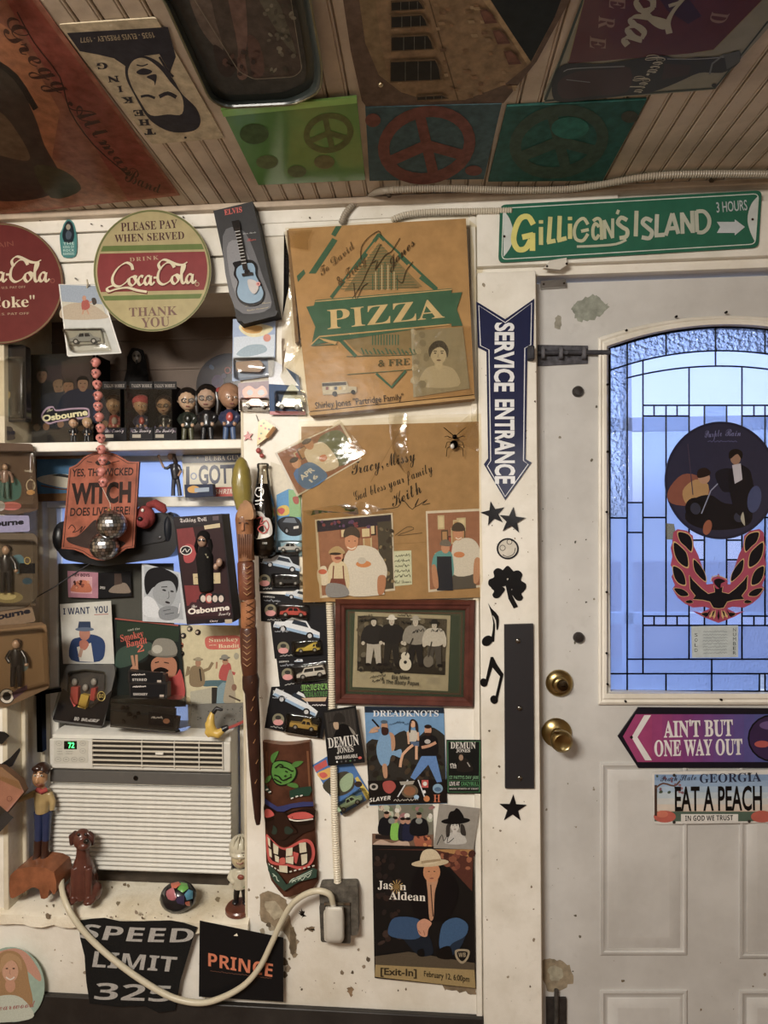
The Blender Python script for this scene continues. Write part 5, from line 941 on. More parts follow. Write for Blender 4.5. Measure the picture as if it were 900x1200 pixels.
p=Pr(Cyl(309,.0325),.0008); p.part('script_mark'); p.line([(305,572),(301,572),(299,578),(303,582),(308,579),(308,573),(303,575)],1.3,'#e8e6e0',4); p.line([(299,587),(309,586)],1.5,'#e8e6e0'); p.line([(299,591),(308,590)],1.2,'#e8e6e0')
p.part('label').blob([(297,602),(306,600),(311,606),(316,608),(319,618),(318,627),(308,631),(297,629)],'#dedad2'); p.line([(300,608),(307,606),(305,614),(312,610),(315,618),(309,625),(302,620),(308,615),(313,622)],1.4,'#b8322a',3); p.part('lettering').text('CAFFEINE',(297,638,313,637.5,2.2),'#d8d8d0','sans'); p.build(root,'plastic')
# ---- carved walking stick ----
sy=-.068; sp_=wl(sy); s2=sc(sy)
prof=[(283,536,2),(283,540,6),(283,550,10),(283,565,12),(284,580,11.5),(286,597,9)]
root=empty('carved_stick',sp_.p(302,966),'tall carved walking stick with a bulbous olive head and a bearded face','walking stick')
def seg(name,pr_,c,n=14,mat='wood'): return obj(name,MB().ink(c).tube([sp_.p(x,y) for x,y,r in pr_],[r*s2 for x,y,r in pr_],n),mat,root,sm=50)
seg('stick_head',prof,'#8a7a22',mat='resin')
fc=seg('carved_face',[(286,596,6),(286,602,9.5),(286,608,10.5),(287,625,10),(288,645,9.5),(289,657,10)],'#9a5f2c')
obj('hat_brim',MB().ink('#a8743a').slab(sp_,sm([(278,606),(280,594),(287,586),(295,592),(297,607),(288,609)],3,True),.020,None,None,.0),'wood',fc,bev=.002)
obj('nose',MB().ink('#b06c34').loft([[sp_.p(x,y,o) for x,y in ((283,612),(286,612),(286,622),(282,622))] for o in (.015,.026)]),'wood',fc,bev=.002)
for x in (281,289): obj('eye',MB().ink('#3a2010').ell(sp_.p(x,613,.0205),(.0035,.002,.002)),'wood',fc)
for i in range(7): obj('beard_lock',MB().ink('#6f3f1c').tube([sp_.p(279+i*2.6,626,.018),sp_.p(280+i*2.4,640,.021),sp_.p(281+i*2.2,654,.018)],[.0025,.0035,.0015],6),'wood',fc,sm=50)
seg('braid_band',[(288,657,8),(288,660,10),(289,690,10),(290,700,9.5),(290,703,8)],'#7a3e1c')
seg('lattice_band',[(290,703,8.6),(291,705,9),(291,732,9),(291,735,8.4)],'#a8652c')
for i in range(4):
    for g in (-1,1): obj('lattice_cut',MB().ink('#5a2f14').tube([sp_.p(291-g*7,705+i*8,.012),sp_.p(291,709+i*8,.0205),sp_.p(291+g*7,713+i*8,.012)],.0009,5),'wood',root)
seg('leaf_band',[(291,735,9),(291,738,10.3),(292,775,10),(293,788,9),(293,792,8)],'#5f3016')
for i in range(6):
    for g in (-1,1):
        for yy in (662+i*6.3,742+i*7): obj('leaf_cut',MB().ink('#a8753c').tube([sp_.p(289.5,yy+4,.0222),sp_.p(289.5+g*5,yy,.019)],[.0014,.0006],5),'wood',root)
seg('shaft',[(293,790,9),(294,797,10.2),(294,806,9.8),(295,812,8.2),(297,850,8),(299,900,7),(301,940,5),(302,958,4),(302.5,966,2.5)],'#3d1f13')
for x,y in ((293,801),(296,818),(294,830),(298,846),(297,868),(300,892),(299,915)): obj('knot_mark',MB().ink('#a8753c').tube([sp_.p(x,y+3,.0185-(y-800)*.00004),sp_.p(x+2.5,y-2,.0185-(y-800)*.00004)],[.0012,.0006],5),'wood',root)
# ---- small ornaments by the bottle ----
o=obj('pizza_slice_ornament',MB().slab(wl(-.006),[(301,522),(303,494),(309,491),(322,500),(314,512)],.010,'#d8bf6a','#a8743c'),'resin',None,'yellow pizza slice ornament hanging above the soda bottle','ornament',bev=.001)
p=Pr(wl(-.006),.0106).part('topping'); [p.ell(x,y,1.4,1.3,c) for x,y,c in ((306,499,'#b8482c'),(311,502,'#b8482c'),(306,508,'#5a7a3a'),(315,503,'#4a3a2a'),(304,514,'#b8482c'),(309,496,'#5a7a3a'))]; p.build(o,'resin'); obj('crust',MB().ink('#b07a3c').tube([wl(-.012).p(313,513),wl(-.012).p(322,501)],.006,8),'resin',o)
obj('string',MB().ink('#3a3028').tube([wl(-.004).p(303,494),wl(-.003).p(300,486)],.0008,5),'cloth',o)
o=obj('cherry_ornament',MB().ink('#a8322a').ell(wl(-.010).p(303,528),(.007,.006,.007)).ell(wl(-.010).p(307,534),(.006,.005,.006)),'resin',None,'pair of small red cherries on a thread below the pizza slice ornament','ornament'); obj('stalk',MB().ink('#5a4a2c').tube([wl(-.008).p(302,522),wl(-.010).p(302,526)],.0008,5),'wood',o)
obj('red_leaf_ornament',MB().slab(wl(-.003),[(285,511),(289,509),(290,505),(292,509),(296,508),(293,512),(295,516),(290,514),(286,516),(288,512)],.003,'#b8382c'),'resin',None,'tiny red leaf ornament on the post edge left of the pizza slice','ornament')
# toy car packs around the elvis box bottom
o,p=sheet('toy_car_card',wl(-.006),[(273,374),(323,372),(322,440),(272,447)],'#9fb4d8','upright toy car card with a flame logo and bronze car, under the long guitar box','toy car pack',.0008)
p.part('picture').poly([(274,395),(322,392),(321,420),(273,424)],'#c9d6e4'); p.blob([(277,415),(290,405),(308,404),(312,412),(290,418)],'#8fa8b8'); p.part('logo').blob([(280,382),(290,378),(308,380),(320,384),(312,392),(296,395),(284,390)],'#e6dcb0'); p.blob([(283,384),(292,381),(307,383),(304,390),(290,390)],'#d8a03c'); p.ell(313,396,4.5,4.5,'#d88a78'); p.build(o)
obj('toy_car',MB().slab(wl(-.006),rnd([(276,424),(305,422),(309,428),(305,436),(277,435)],3),.014,'#8a6038',None,.004),'plastic',o,bev=.003); blister(o,wl(-.006),[(273,419),(322,418),(320,440),(274,444)],.022)
o,p=sheet('toy_car_card',wl(-.004),[(279,449),(315,446),(315,484),(280,481)],'#b8a8b0','small toy car card with orange picture, below the card with the bronze car','toy car pack',.0008); p.part('picture').blob([(284,458),(292,452),(300,456),(308,452),(313,462),(300,467),(288,467)],'#d89478'); p.ell(293,460,3.5,3.5,'#a8b4bc'); p.ell(306,460,4,3.5,'#a8b4bc'); p.poly([(280,470),(315,468),(315,484),(280,481)],'#8a8078'); p.build(o)
car3d(o,wl(-.004),299,474,30,0,'#c05a30','sedan',.003,.010); blister(o,wl(-.004),rc(281,466,315,482),.014)
o,p=sheet('toy_car_card',wl(-.012),[(314,418),(350,440),(355,486),(316,486)],'#2f4f7a','dark blue toy car card with a silver off-roader, by the pizza box corner','toy car pack',.0008); p.part('picture').poly([(314,418),(334,430),(350,452),(315,450)],'#c8ccd4'); p.blob([(330,470),(342,450),(356,468),(352,478),(334,478)],'#a8b4a8'); p.rect(316,482,358,486,'#a8343a'); p.build(o)
car3d(o,wl(-.012),339,475,31,2,'#aeb0aa','wagon',.004,.016); blister(o,wl(-.012),rc(322,458,356,483),.022)
# long guitar gift box
GB=wl(-.004); q=[(250,247),(294,237),(326,368),(280,378)]
o=obj('guitar_box',MB().slab(GB,[(250,247),(296,236),(324,366),(278,377)],.055,'#3a3a3c','#1c1b1e'),'paper',None,'tall black box with a blue toy guitar, hung left of the pizza box','toy box',bev=.001)
p=Pr(GB,.0556); k=lambda *a:[(240+x/4.286,230+y/4.286) for x,y in a]
p.part('picture').blob(k((90,200),(200,180),(290,400),(330,560),(150,560)),'#6a6a6e'); p.blob(k((110,260),(180,230),(250,380),(280,480),(160,500)),'#8a8a8e'); p.poly(k((150,600),(368,575),(355,600),(200,640)),'#1a191b')
p.part('lettering').text('ELVIS',[k((100,95))[0],k((188,78))[0],k((184,52))[0],k((96,68))[0]],'#c8473c','serif',.01); p.text('Blue Suede',[k((190,192))[0],k((258,184))[0],k((257,176))[0],k((189,184))[0]],'#c8c8c8','script'); p.text('Shoes',[k((212,228))[0],k((258,220))[0],k((255,205))[0],k((209,212))[0]],'#b8382c','script'); p.text('Illustrated Classic',[k((205,555))[0],k((330,535))[0],k((329,527))[0],k((204,546))[0]],'#c8b890','script'); p.text('Guitar Ornament',[k((212,578))[0],k((320,560))[0],k((319,552))[0],k((211,569))[0]],'#c8b890','script'); p.build(o)
G=wl(-.006)
g=obj('toy_guitar',MB().slab(G,sm(k((150,360),(140,335),(170,325),(215,318),(245,325),(262,350),(262,390),(285,440),(300,490),(280,535),(225,550),(175,530),(155,480),(165,430),(145,395)),3,True),.004,'#17171a',None,.0545),'gloss',o)
obj('guitar_body',MB().slab(G,sm(k((162,362),(185,345),(235,335),(252,360),(255,395),(282,450),(294,490),(275,525),(225,538),(180,520),(162,480),(172,430),(158,395)),3,True),.003,'#86a6c0',None,.0585),'gloss',g)
obj('neck',MB().slab(G,k((150,160),(176,155),(216,365),(192,370)),.004,'#2a2320',None,.0605),'gloss',g); obj('headstock',MB().slab(G,k((134,125),(172,118),(180,165),(146,172)),.003,'#1c1a1a',None,.0585),'gloss',g)
p=Pr(G,.0650).part('fret'); [p.line(k((152+i*3.2,178+i*16),(176+i*3.2,174+i*16)),.7,'#d8d8d4') for i in range(11)]; p.part('bridge').poly(k((185,388),(240,380),(242,395),(188,402)),'#2a2422'); p.part('sound_hole').ell(*k((212,378))[0],3.2,3,'#171412'); p.part('pickguard').blob(k((215,420),(255,425),(270,460),(250,490),(225,470)),'#c9c2c0'); p.ell(*k((268,440))[0],2.6,2.6,'#d8908c'); p.ell(*k((268,440))[0],1,1,'#8a2420'); p.build(g,'gloss')
# ================= fixed flat under the ceiling =================
CL=CEIL
k3=lambda ox,s,*a:[(ox+x/s,y/s) for x,y in a]
# big faded red print in a sleeve
o,p=sheet('music_poster',CL,[(-45,-60),(2,-60),(211,229),(2,252),(-190,262)],'#bd7258','large faded red and orange poster in a wrinkled sleeve, left on the ceiling','poster',.0012,'faded',base=.001)
p.part('picture'); p.poly([(-20,-50),(0,-50),(206,226),(150,234),(40,60)],'#b85348'); p.poly([(-40,0),(20,40),(70,130),(60,190),(-60,200)],'#d88a5c'); p.poly([(-60,200),(60,185),(150,234),(0,250),(-120,256)],'#c9835e')
p.blob([(-60,60),(-10,70),(22,100),(42,140),(52,170),(70,205),(60,228),(10,236),(-40,225),(-80,180)],'#54453f'); p.blob([(-30,120),(5,135),(35,182),(20,187),(-20,170)],'#8a7058'); p.line([(-10,70),(18,90),(42,128)],7,'#2d2827',3); p.blob([(40,195),(75,200),(95,222),(60,232)],'#5a5a3f')
p.part('handwriting').text('Gregg',[(0,36),(70,112),(92,96),(16,12)],'#5c3a38','script'); p.text('Allman',[(78,122),(150,208),(160,196),(94,104)],'#5c3a38','script'); p.text('Band',[(146,212),(190,228),(188,214),(150,190)],'#5c3a38','script'); p.line([(20,14),(40,50),(70,90),(82,130),(110,170),(150,205)],1.4,'#4a3434',3); p.build(o,'faded')
wrap('clear_sleeve_cover',CL,[(-40,-50),(0,-50),(209,228),(-60,256)],.004,5,9,.006,31,'clear_sleeve',o)
# cream portrait plate
q=[(68,29),(183,21),(263,162),(178,169)]
o=obj('novelty_plate',MB().slab(CL,rnd(q,4),.002,'#d0be9a',None,.001),'faded',None,'cream metal plate with a dark stencilled portrait, seen upside down on the ceiling','plate')
p=Pr(CL,.0032); k=lambda *a:k3(0,3,*a); DK='#33313a'
p.part('stencil').poly(k((235,116),(590,95),(618,200),(598,255),(560,190),(520,195),(470,200),(445,235),(400,205),(345,192),(280,180)),DK)
p.blob(k((440,240),(450,210),(500,195),(560,220),(610,280),(640,330),(690,380),(705,430),(680,460),(610,465),(550,440),(510,400),(470,330),(445,280)),DK); p.blob(k((450,250),(470,212),(510,205),(560,240),(600,290),(640,340),(640,400),(590,402),(530,405),(495,360),(462,300)),'#d0be9a')
p.part('face_mark'); p.line(k((495,340),(520,336),(545,345)),3,DK,3); p.line(k((560,340),(590,328),(620,342)),4.5,DK,3); p.blob(k((515,270),(550,262),(545,300),(540,285)),DK); p.blob(k((480,252),(505,240),(535,250),(520,262),(490,262)),DK); p.line(k((480,228),(500,232),(520,225)),1.5,DK,3); p.line(k((560,200),(590,250),(610,270)),2.5,DK,3)
p.part('lettering').text('1935 - ELVIS PRESLEY - 1977',[k((540,113))[0],k((278,133))[0],k((284,150))[0],k((546,132))[0]],'#b8a684','sans')
for ch,x,y in (('T',524,463),('H',505,430),('E',486,397),('K',446,352),('I',420,313),('N',396,278),('G',355,232)): a=20 if ch!='I' else 8; p.text(ch,[k((x+a,y-11))[0],k((x-a,y-9))[0],k((x-a+5,y+12))[0],k((x+a+5,y+10))[0]],DK,'serif',.02)
p.part('hole'); p.ell(*k((390,90))[0],2,1.5,'#e0d4b8'); p.ell(*k((652,484))[0],1.6,1.2,'#2a2622'); p.build(o,'faded')
# rimmed metal tray
to=rnd([(150,-50),(192,0),(246,118),(264,127),(345,123),(376,108),(378,80),(364,0),(354,-50)],12,3)
tc=(285,50); sh=lambda f,pts:[(tc[0]+(x-tc[0])*f,tc[1]+(y-tc[1])*f) for x,y in pts]
root=obj('serving_tray',MB().ink('#3c4340').loft([[CL.p(x,y,h) for x,y in pp] for pp,h in ((to,.001),(to,.018),(sh(.985,to),.020),(sh(.955,to),.017),(sh(.90,to),.006),(sh(.90,to),.004))]),'enamel',None,'dark rounded metal tray with a faded picture, fixed to the ceiling left of centre','tray',sm=40)
obj('rim',MB().ink('#8d8a70').tube([CL.p(x,y,.019) for x,y in sh(.995,to)],.0022,6,closed=True),'metal',root,sm=60)
p=Pr(CL,.0066); p.part('picture').poly(sh(.80,to),'#4b4944'); p.poly(rnd([(205,-40),(228,0),(280,84),(298,93),(345,90),(354,82),(341,0),(334,-40)],5,3),'#5d5148'); k=lambda *a:[(200+x/3,y/3) for x,y in a]
p.blob(k((60,-40),(130,-20),(160,80),(185,170),(165,175),(100,90)),'#7a6a5e'); p.blob(k((200,-30),(255,-30),(270,120),(262,200),(270,270),(235,270),(235,160)),'#84665a'); p.blob(k((150,160),(190,180),(235,220),(210,270),(170,250)),'#463a36'); p.blob(k((270,130),(310,150),(330,250),(290,270)),'#6f5248'); p.blob(k((300,-30),(370,0),(400,60),(430,150),(440,190),(400,150),(350,70)),'#6e6a5a'); p.speck(310,5,345,85,30,['#8d8876','#5a564a','#7a7464'],1.5,4,8); p.speck(262,60,300,90,16,['#6a4c42','#4a3c36'],2,4,9); p.line(rnd([(205,-40),(228,0),(280,84),(298,93),(345,90),(354,82),(341,0),(334,-40)],5,3),.8,'#9a8f7a',closed=True); p.build(root,'faded')
# tin sign board with round picture of a brick building
o,p=sheet('building_print',CL,[(398,-60),(402,0),(411,60),(424,118),(430,126),(590,121),(629,72),(668,0),(700,-60)],'#6d5646','brown print with a round picture of a brick building, on the ceiling','print',.003,'faded',base=.001)
p.part('picture'); rp_=[(412,-60),(421,0),(428,50),(444,88),(470,108),(505,119),(545,117),(590,100),(622,74),(650,20),(672,-60)]; p.poly(rp_,'#9a7c56'); p.poly([(560,-60),(575,0),(602,42),(622,73),(650,20),(680,-60)],'#1c2426')
p.poly([(566,0),(574,0),(622,72),(618,76),(600,48)],'#b89a6c'); p.line([(497,-60),(503,0),(520,60),(537,118)],1.5,'#6b5438'); p.poly([(421,0),(440,0),(446,50),(457,98),(444,88),(428,50)],'#8f7650')
rs=random.Random(4)
for i in range(60):
    y=rs.uniform(0,112); x=rs.uniform(455+y*.1,560+y*.45); w=rs.uniform(3,8); p.poly([(x,y),(x+w,y-.5),(x+w+1,y+3),(x+1,y+3.5)],rs.choice(['#a98a62','#8d6c48','#b59a70','#7d5c40','#a07850']))
p.part('arched_window')
for i,(a,b,c,d) in enumerate(((458,1,497,14),(458,18,501,34),(458,42,508,61),(457,71,517,97),(488,112,525,119))):
    p.part('arched_window#'); p.poly([(a,b),(c-6,b-2),(c-1,b+(d-b)*.3),(c+1,d-4),(c,d-3),(a,d)],'#6d5538'); p.poly([(a+1,b+2),(c-7,b),(c-3,b+(d-b)*.35),(c-1,d-4),(a+1,d-1.5)],'#23221f'); 
    for t in (.3,.55,.8): p.line([(a+(c-a)*t,b+1),(a+(c-a)*t,d-2)],.5,'#7d7a70')
for a,b in ((562,18),(577,42),(590,66)): p.part('arched_window#'); p.poly([(a,b-6),(a+8,b-7),(a+16,b),(a+21,b+9),(a+6,b+10)],'#6f4434'); p.poly([(a+2,b-4),(a+8,b-5),(a+14,b+1),(a+17,b+6),(a+6,b+7)],'#83523e')
p.build(o,'faded')
# soda sign with bottle
q=[(705,-45),(690,0),(637,110),(638,121),(836,105),(912,20),(950,-45)]
o=obj('soda_sign',MB().slab(CL,q,.003,'#8f8c78',None,.001),'enamel',None,'dark red metal soda sign with a bottle along its edge, on the ceiling','sign')
p=Pr(CL,.0044); k=lambda *a:[(620+x/3.214,y/3.214) for x,y in a]
p.part('border').line(k((225,-60),(95,290),(60,378)),3,'#26352c'); p.line(k((60,380),(700,332),(900,80)),2,'#26352c')
p.part('red_field').poly(k((230,-140),(205,10),(145,235),(150,240),(620,200),(695,188),(900,-20),(960,-140)),'#571c22'); p.line(k((232,-100),(148,232)),1,'#8f8458'); p.line(k((620,200),(695,188),(880,0)),1,'#8f8458'); p.poly(k((430,-100),(560,-60),(650,60),(600,90),(520,40)),'#3a1f35')
p.part('lettering')
for ch,x,y in (('E',335,10),('R',295,85),('E',262,160)): p.text(ch,[k((x-32,y-26))[0],k((x-34,y+20))[0],k((x+28,y+26))[0],k((x+30,y-14))[0]],'#8f7060','serif')
p.text('D',[k((690,44))[0],k((676,82))[0],k((736,92))[0],k((758,52))[0]],'#8f7060','serif')
p.part('script_mark'); CC='#a8a38e'
soda(p,796,-152,727,52,CC,.26,(.93,.12),(2,))
if 0: p.line(k((470,40),(420,30),(380,60),(385,110),(430,120),(470,80),(480,40),(420,110),(400,150),(370,130)),5.5,CC,5,pen=(3,60)); pass; p.line(k((470,130),(400,120),(400,160),(460,168),(478,130),(495,60)),5,CC,5); p.line(k((500,-80),(440,-40),(455,10),(520,10),(560,-60)),6,CC,5); p.line(k((440,20),(500,60),(560,90),(580,130),(545,170),(530,130),(570,100),(640,40),(690,-40)),5.5,CC,5); p.line(k((520,-60),(510,40),(545,120)),3.5,CC,5)
p.part('bottle_picture').poly(sm(k((90,300),(120,250),(170,238),(280,240),(400,222),(500,208),(560,222),(640,215),(720,212),(790,190),(792,235),(740,270),(700,275),(640,275),(560,310),(470,345),(380,358),(240,375),(120,385),(88,360)),3,True),'#17161c'); p.poly(sm(k((110,310),(180,270),(300,262),(380,255),(370,345),(230,362),(125,370)),3,True),'#37161c'); p.poly(k((510,240),(610,245),(600,282),(500,300)),'#2f141a')
p.line(k((130,270),(170,258),(360,250)),1,'#8f9296',3); p.line(k((140,300),(230,310)),1,'#77787c',3); p.line(k((520,222),(640,222),(735,215)),1,'#8f9296',3); p.line(k((680,280),(690,240),(735,205)),2,'#6b6f70'); p.poly(k((735,205),(795,190),(795,232),(745,262)),'#4f5250')
p.part('script_mark').text('Coca-Cola',[k((520,215))[0],k((420,352))[0],k((360,340))[0],k((440,200))[0]],'#b8b39e','script'); p.part('hole').ell(*k((697,322))[0],3,2.2,'#151312'); p.build(o,'enamel')
# three peace-sign tiles
def tile(q,c,label,ring,rc_,fx):
    o=obj('peace_tile',MB().slab(CL,q,.005,c,None,.001),'gloss' if fx==0 else 'faded',None,label,'tile','peace-sign tiles in a row on the ceiling',bev=.001); p=Pr(CL,.0066); cx,cy,rx,ry=ring
    p.part('peace_sign').line(circ(cx,cy,rx,ry,-12,30),rx*.26,rc_,closed=True)
    for a in (-100,80,20,150): p.line([(cx,cy),(cx+rx*.95*cos(radians(a)),cy+ry*.95*sin(radians(a)))],rx*.24,rc_)
    return o,p
o,p=tile([(260,129),(418,115),(428,211),(303,217)],'#5b9441','pale green translucent tile with faint round marks, left of the row by the wall',(385,156,26,20),'#6f7a3c',0)
[p.part('round_mark#').ell(x,y,rx,ry,c) for x,y,rx,ry,c in ((298,157,17,12,'#4b6a38'),(313,190,13,8,'#6a7a44'),(348,201,11,7,'#66743e'),(380,190,12,8,'#7d7a44'))]; p.build(o,'faded')
obj('turned_edge',MB().slab(CL,[(259,129),(418,114),(418.5,121),(262,137)],.004,'#8fd05c',None,.006),'gloss',o)  # lighter green strip: the highlight along the tile's edge, put in as colour
o,p=tile([(428,126),(588,122),(567,210),(433,212)],'#3f5f66','blue tile with a rust red peace sign, middle of the row by the wall',(500,170,51,39),'#7a4238',1); p.part('round_mark'); p.ell(437,141,9,8,'#7a4238'); p.part('round_mark#').ell(555,200,10,6,'#7a4238'); p.build(o,'faded')
o,p=tile([(594,125),(758,117),(706,212),(572,213)],'#1f6058','dark teal tile with a dull brown peace sign, right of the row by the wall',(655,166,52,36),'#40574a',1); p.part('round_mark'); p.ell(738,137,10,7,'#4a4c40'); p.part('round_mark#').ell(668,150,22,13,'#1f7a6c'); p.build(o,'faded')
obj('thumb_tack',MB().ink('#d8c8a0').ell(CL.p(446,99,.006),(.005,.005,.004)),'metal',None,'small round tack at the left edge of the brick building print','tack')
# ================= the niche, the window and its sill =================
# round soda signs
def disc(px,py,rx,ry,y,c,th,label): return obj('soda_sign',MB().slab(wl(y),circ(px,py,rx,ry,0,72),th,c,'#6a5a3c',0),'enamel',None,label,'sign',sm=30)
o=disc(0,332,74,71,-.012,'#6b1f1d',.003,'round dark red soda sign cut off by the left edge of the picture'); p=Pr(wl(-.012),.0032); p.part('rim').line(circ(0,332,72.5,69.5,0,72),1.6,'#7a6a48',closed=True)
p.part('script_mark'); soda(p,-46,331,58,331,'#d8ccac',.25); p.part('lettering').text('"Coke"',(-20,362,41,359,13),'#d8ccac','serif'); p.text('TRADE MARK REG U.S. PAT OFF',(-40,340,30,337.5,2.6),'#a88a70','sans'); p.text('REG U.S. PAT OFF',(-18,370,34,368.5,2.6),'#a88a70','sans'); p.ell(61.5,329,2.8,2.8,'#8f4a3c'); p.ell(61.5,329,1.9,1.9,'#6b1f1d'); p.text('FOUNTAIN',(-40,296,16,288,6),'#8a4a3a','rom'); p.build(o,'enamel')
o=disc(178.5,317,69,71.5,-.030,'#b0a270',.003,'round cream and green soda sign asking customers to please pay when served'); pp=wl(-.030); p=Pr(pp,.0032); p.part('rim').line(circ(178.5,317,67.5,70,0,72),2,'#6f7444',closed=True)
def band(y0,y1,c,t=-.02,m=64.5):
    f=lambda y:m*sqrt(max(0,1-((y-317)/67.5)**2)); n=10; L=[(178.5-f(y0+(y1-y0)*i/n),y0+(y1-y0)*i/n+1.3) for i in range(n+1)]; R=[(178.5+f(y0+(y1-y0)*i/n),y0+(y1-y0)*i/n-1.3) for i in range(n+1)]; p.poly(L+R[::-1],c)
p.part('band'); band(287,293.5,'#667a3c'); band(294,343,'#b0a270'); band(296,341,'#86282a'); band(345.5,351,'#667a3c')
p.part('lettering').text('PLEASE PAY',(142,271,208,267,10),'#553534','serif',.0); p.text('WHEN SERVED',(134.5,284,216,280,9),'#553534','serif'); p.text('DRINK',(152,306.5,186,304,4.6),'#b89a78','serif',.0,1.3); p.text('THANK',(151.5,371,208,369,10.5),'#7a5a50','serif'); p.text('YOU',(166,384,199,382,11.5),'#7a5a50','serif')
p.part('script_mark'); soda(p,129.5,338,231,334,'#6a1818',.27); soda(p,128.5,336.5,230,332.5,'#dcd2b0',.25); p.ell(231,333,2.6,2.6,'#b89a78'); p.ell(231,333,1.8,1.8,'#86282a'); p.build(o,'enamel')
o=obj('saint_cutout',MB().slab(wl(-.009),sm([(75,262),(80,257),(86,261),(89,272),(90,284),(88,300),(74,301),(71,290),(70,276),(73,268)],3,True),.003,'#3d8a88'),'resin',None,'small teal cut-out of a robed figure with printed words, between the round signs','ornament')
p=Pr(wl(-.009),.0034); p.part('figure'); p.blob([(76,264),(80,259),(85,263),(87,276),(84,284),(76,284),(73,275)],'#1c2a34'); p.ell(80,266,2.6,3.4,'#a8a08a'); p.blob([(77,274),(80,270),(84,274),(82,280),(78,280)],'#4a5a6a'); p.part('lettering'); [p.text(s,(74,y,87,y-.4,2.9),'#bfe0d8','sans') for s,y in (('THE',287),('KING OF',291),('ROCK',295),('BANNERS',299))]; p.build(o,'resin'); obj('string',MB().ink('#2a2622').tube([wl(-.010).p(80,258),wl(-.006).p(79,248)],.0012,5),'cloth',o)
# hung toy car blister
CP=wl(-.024); q=[(69,333),(118,337),(141,414),(79,418)]
o,p=sheet('toy_car_card',CP,[(69,333),(117,333),(142,414),(80,418)],'#c9cbc6','bright toy car card with a beach picture and silver car, hanging above the skull beads','toy car pack',.001,mat='gloss'); k=lambda *a:[(x/3,240+y/3) for x,y in a]
p.part('picture').poly(k((210,280),(340,285),(375,390),(225,400)),'#9aa8b8'); p.poly(k((216,340),(360,350),(375,395),(225,400)),'#c9c4b0'); p.blob(k((215,365),(260,345),(320,350),(368,380),(370,400),(225,402)),'#b8a890'); p.blob(k((288,340),(310,335),(315,362),(290,370)),'#a8483c'); p.ell(*k((296,328))[0],2.4,3,'#c08a6c'); p.line(k((312,345),(330,338)),1.6,'#c08a6c'); p.blob(k((322,330),(335,328),(340,345),(328,352)),'#4a423c'); p.line(k((294,368),(290,385)),1.6,'#c08a6c'); p.line(k((305,368),(312,385)),1.6,'#c08a6c')
p.part('border').line(k((208,280),(350,284),(425,520),(238,530)),1.6,'#e6e4dc',closed=True); p.build(o); obj('car_mount',MB().slab(CP,[(76,388),(118,386),(121,402),(79,404)],.010,'#a8a89c',None,.002),'gloss',o,bev=.002)
car3d(o,CP,99,398,36,-2,'#8f9290','sedan',.012,.006); blister(o,CP,[(74,385),(121,384),(130,410),(82,412)],.022); p=Pr(CP,.0015); obj('hanger_hook',MB().ink('#c9bfa0').tube([CP.p(102,337,.002),CP.p(103,333,.012),CP.p(102,328,.004)],.0022,6),'plastic',o)
# bead string of small pink skulls
G_='skull beads hanging in front of the niche'; SK=-.012; root=empty('skull_bead_string',wl(SK).p(118,500),'string of small pink skull beads hanging below the bright toy car card','bead string')
obj('thread',MB().ink('#d8cfc0').tube([wl(SK).p(x,y) for x,y in ((112,416),(113,440),(116,480),(118,510),(120,545),(120,572),(124,580),(129,590),(130,602))],.0007,5),'cloth',root)
for i,(x,y) in enumerate(((112.5,424),(112.5,437),(114,450),(115,463),(115,475.5),(116.5,488),(118,501),(118,513),(119,526),(120.5,539),(119,552),(121,564.5))):
    s=sc(SK); c=wl(SK).p(x,y); t=(i*67%5-2)*.35; R=Matrix.Rotation(t,3,'Z')
    m=MB().ink('#d0776a').ell(c,(5.8*s,5.6*s,5*s),R,nu=12,nv=8).ell(c+R@Ve((0,-.0015,-.0085)),(3.8*s,4*s,3.2*s),R,nu=10,nv=6); b=obj('bead',m,'resin',root,rm=.0012)
    for g in (-1,1): obj('eye_socket',MB().ink('#6a2f2a').ell(c+R@Ve((g*.0048,-.0115,-.001)),(.0028,.0015,.003),R,nu=8,nv=5),'resin',b)
    obj('nose_socket',MB().ink('#6a2f2a').ell(c+R@Ve((0,-.0125,-.0065)),(.0012,.001,.0016),R,nu=6,nv=4),'resin',b)
# mirror balls
def mball(px,py,rx,y,label,up):
    s=sc(y); c=wl(y).p(px,py); R=rx*s; m=MB(); rs=random.Random(int(px)); nv=13
    for j in range(nv):
        a0=-pi/2+pi*j/nv; a1=a0+pi/nv; n=max(4,int(26*cos((a0+a1)/2)))
        for i in range(n):
            b0=2*pi*i/n; b1=b0+2*pi/n; g=.06; pts=[]
            for a,b in ((a0+g*pi/nv,b0+g/n*6),(a0+g*pi/nv,b1-g/n*6),(a1-g*pi/nv,b1-g/n*6),(a1-g*pi/nv,b0+g/n*6)): pts.append(c+Ve((cos(a)*cos(b),cos(a)*sin(b),sin(a)))*R)
            m.add(pts,[(0,1,2,3)],rs.choice(['#e8e8e8','#b8bcc0','#f4f4f0','#8d9296']))
    o=obj('mirror_ball',MB().ink('#2b2b2c').ell(c,(R*.972,)*3,nu=24,nv=16),'plastic',None,label,'mirror ball',sm=60); obj('mirror_tile',m,'metal',o,kind='stuff',sm=0)
    obj('cap',MB().ink('#c9a860').lathe([(.004,0),(.004,.006),(.001,.008)],c+Ve((up,0,R*.95)),(0,0,1),10),'metal',o)
mball(131,615,17.5,-.012,'upper mirror ball hanging over the orange wooden sign',-.006); mball(122.5,640,17,.012,'lower mirror ball tucked behind the upper one',.006)
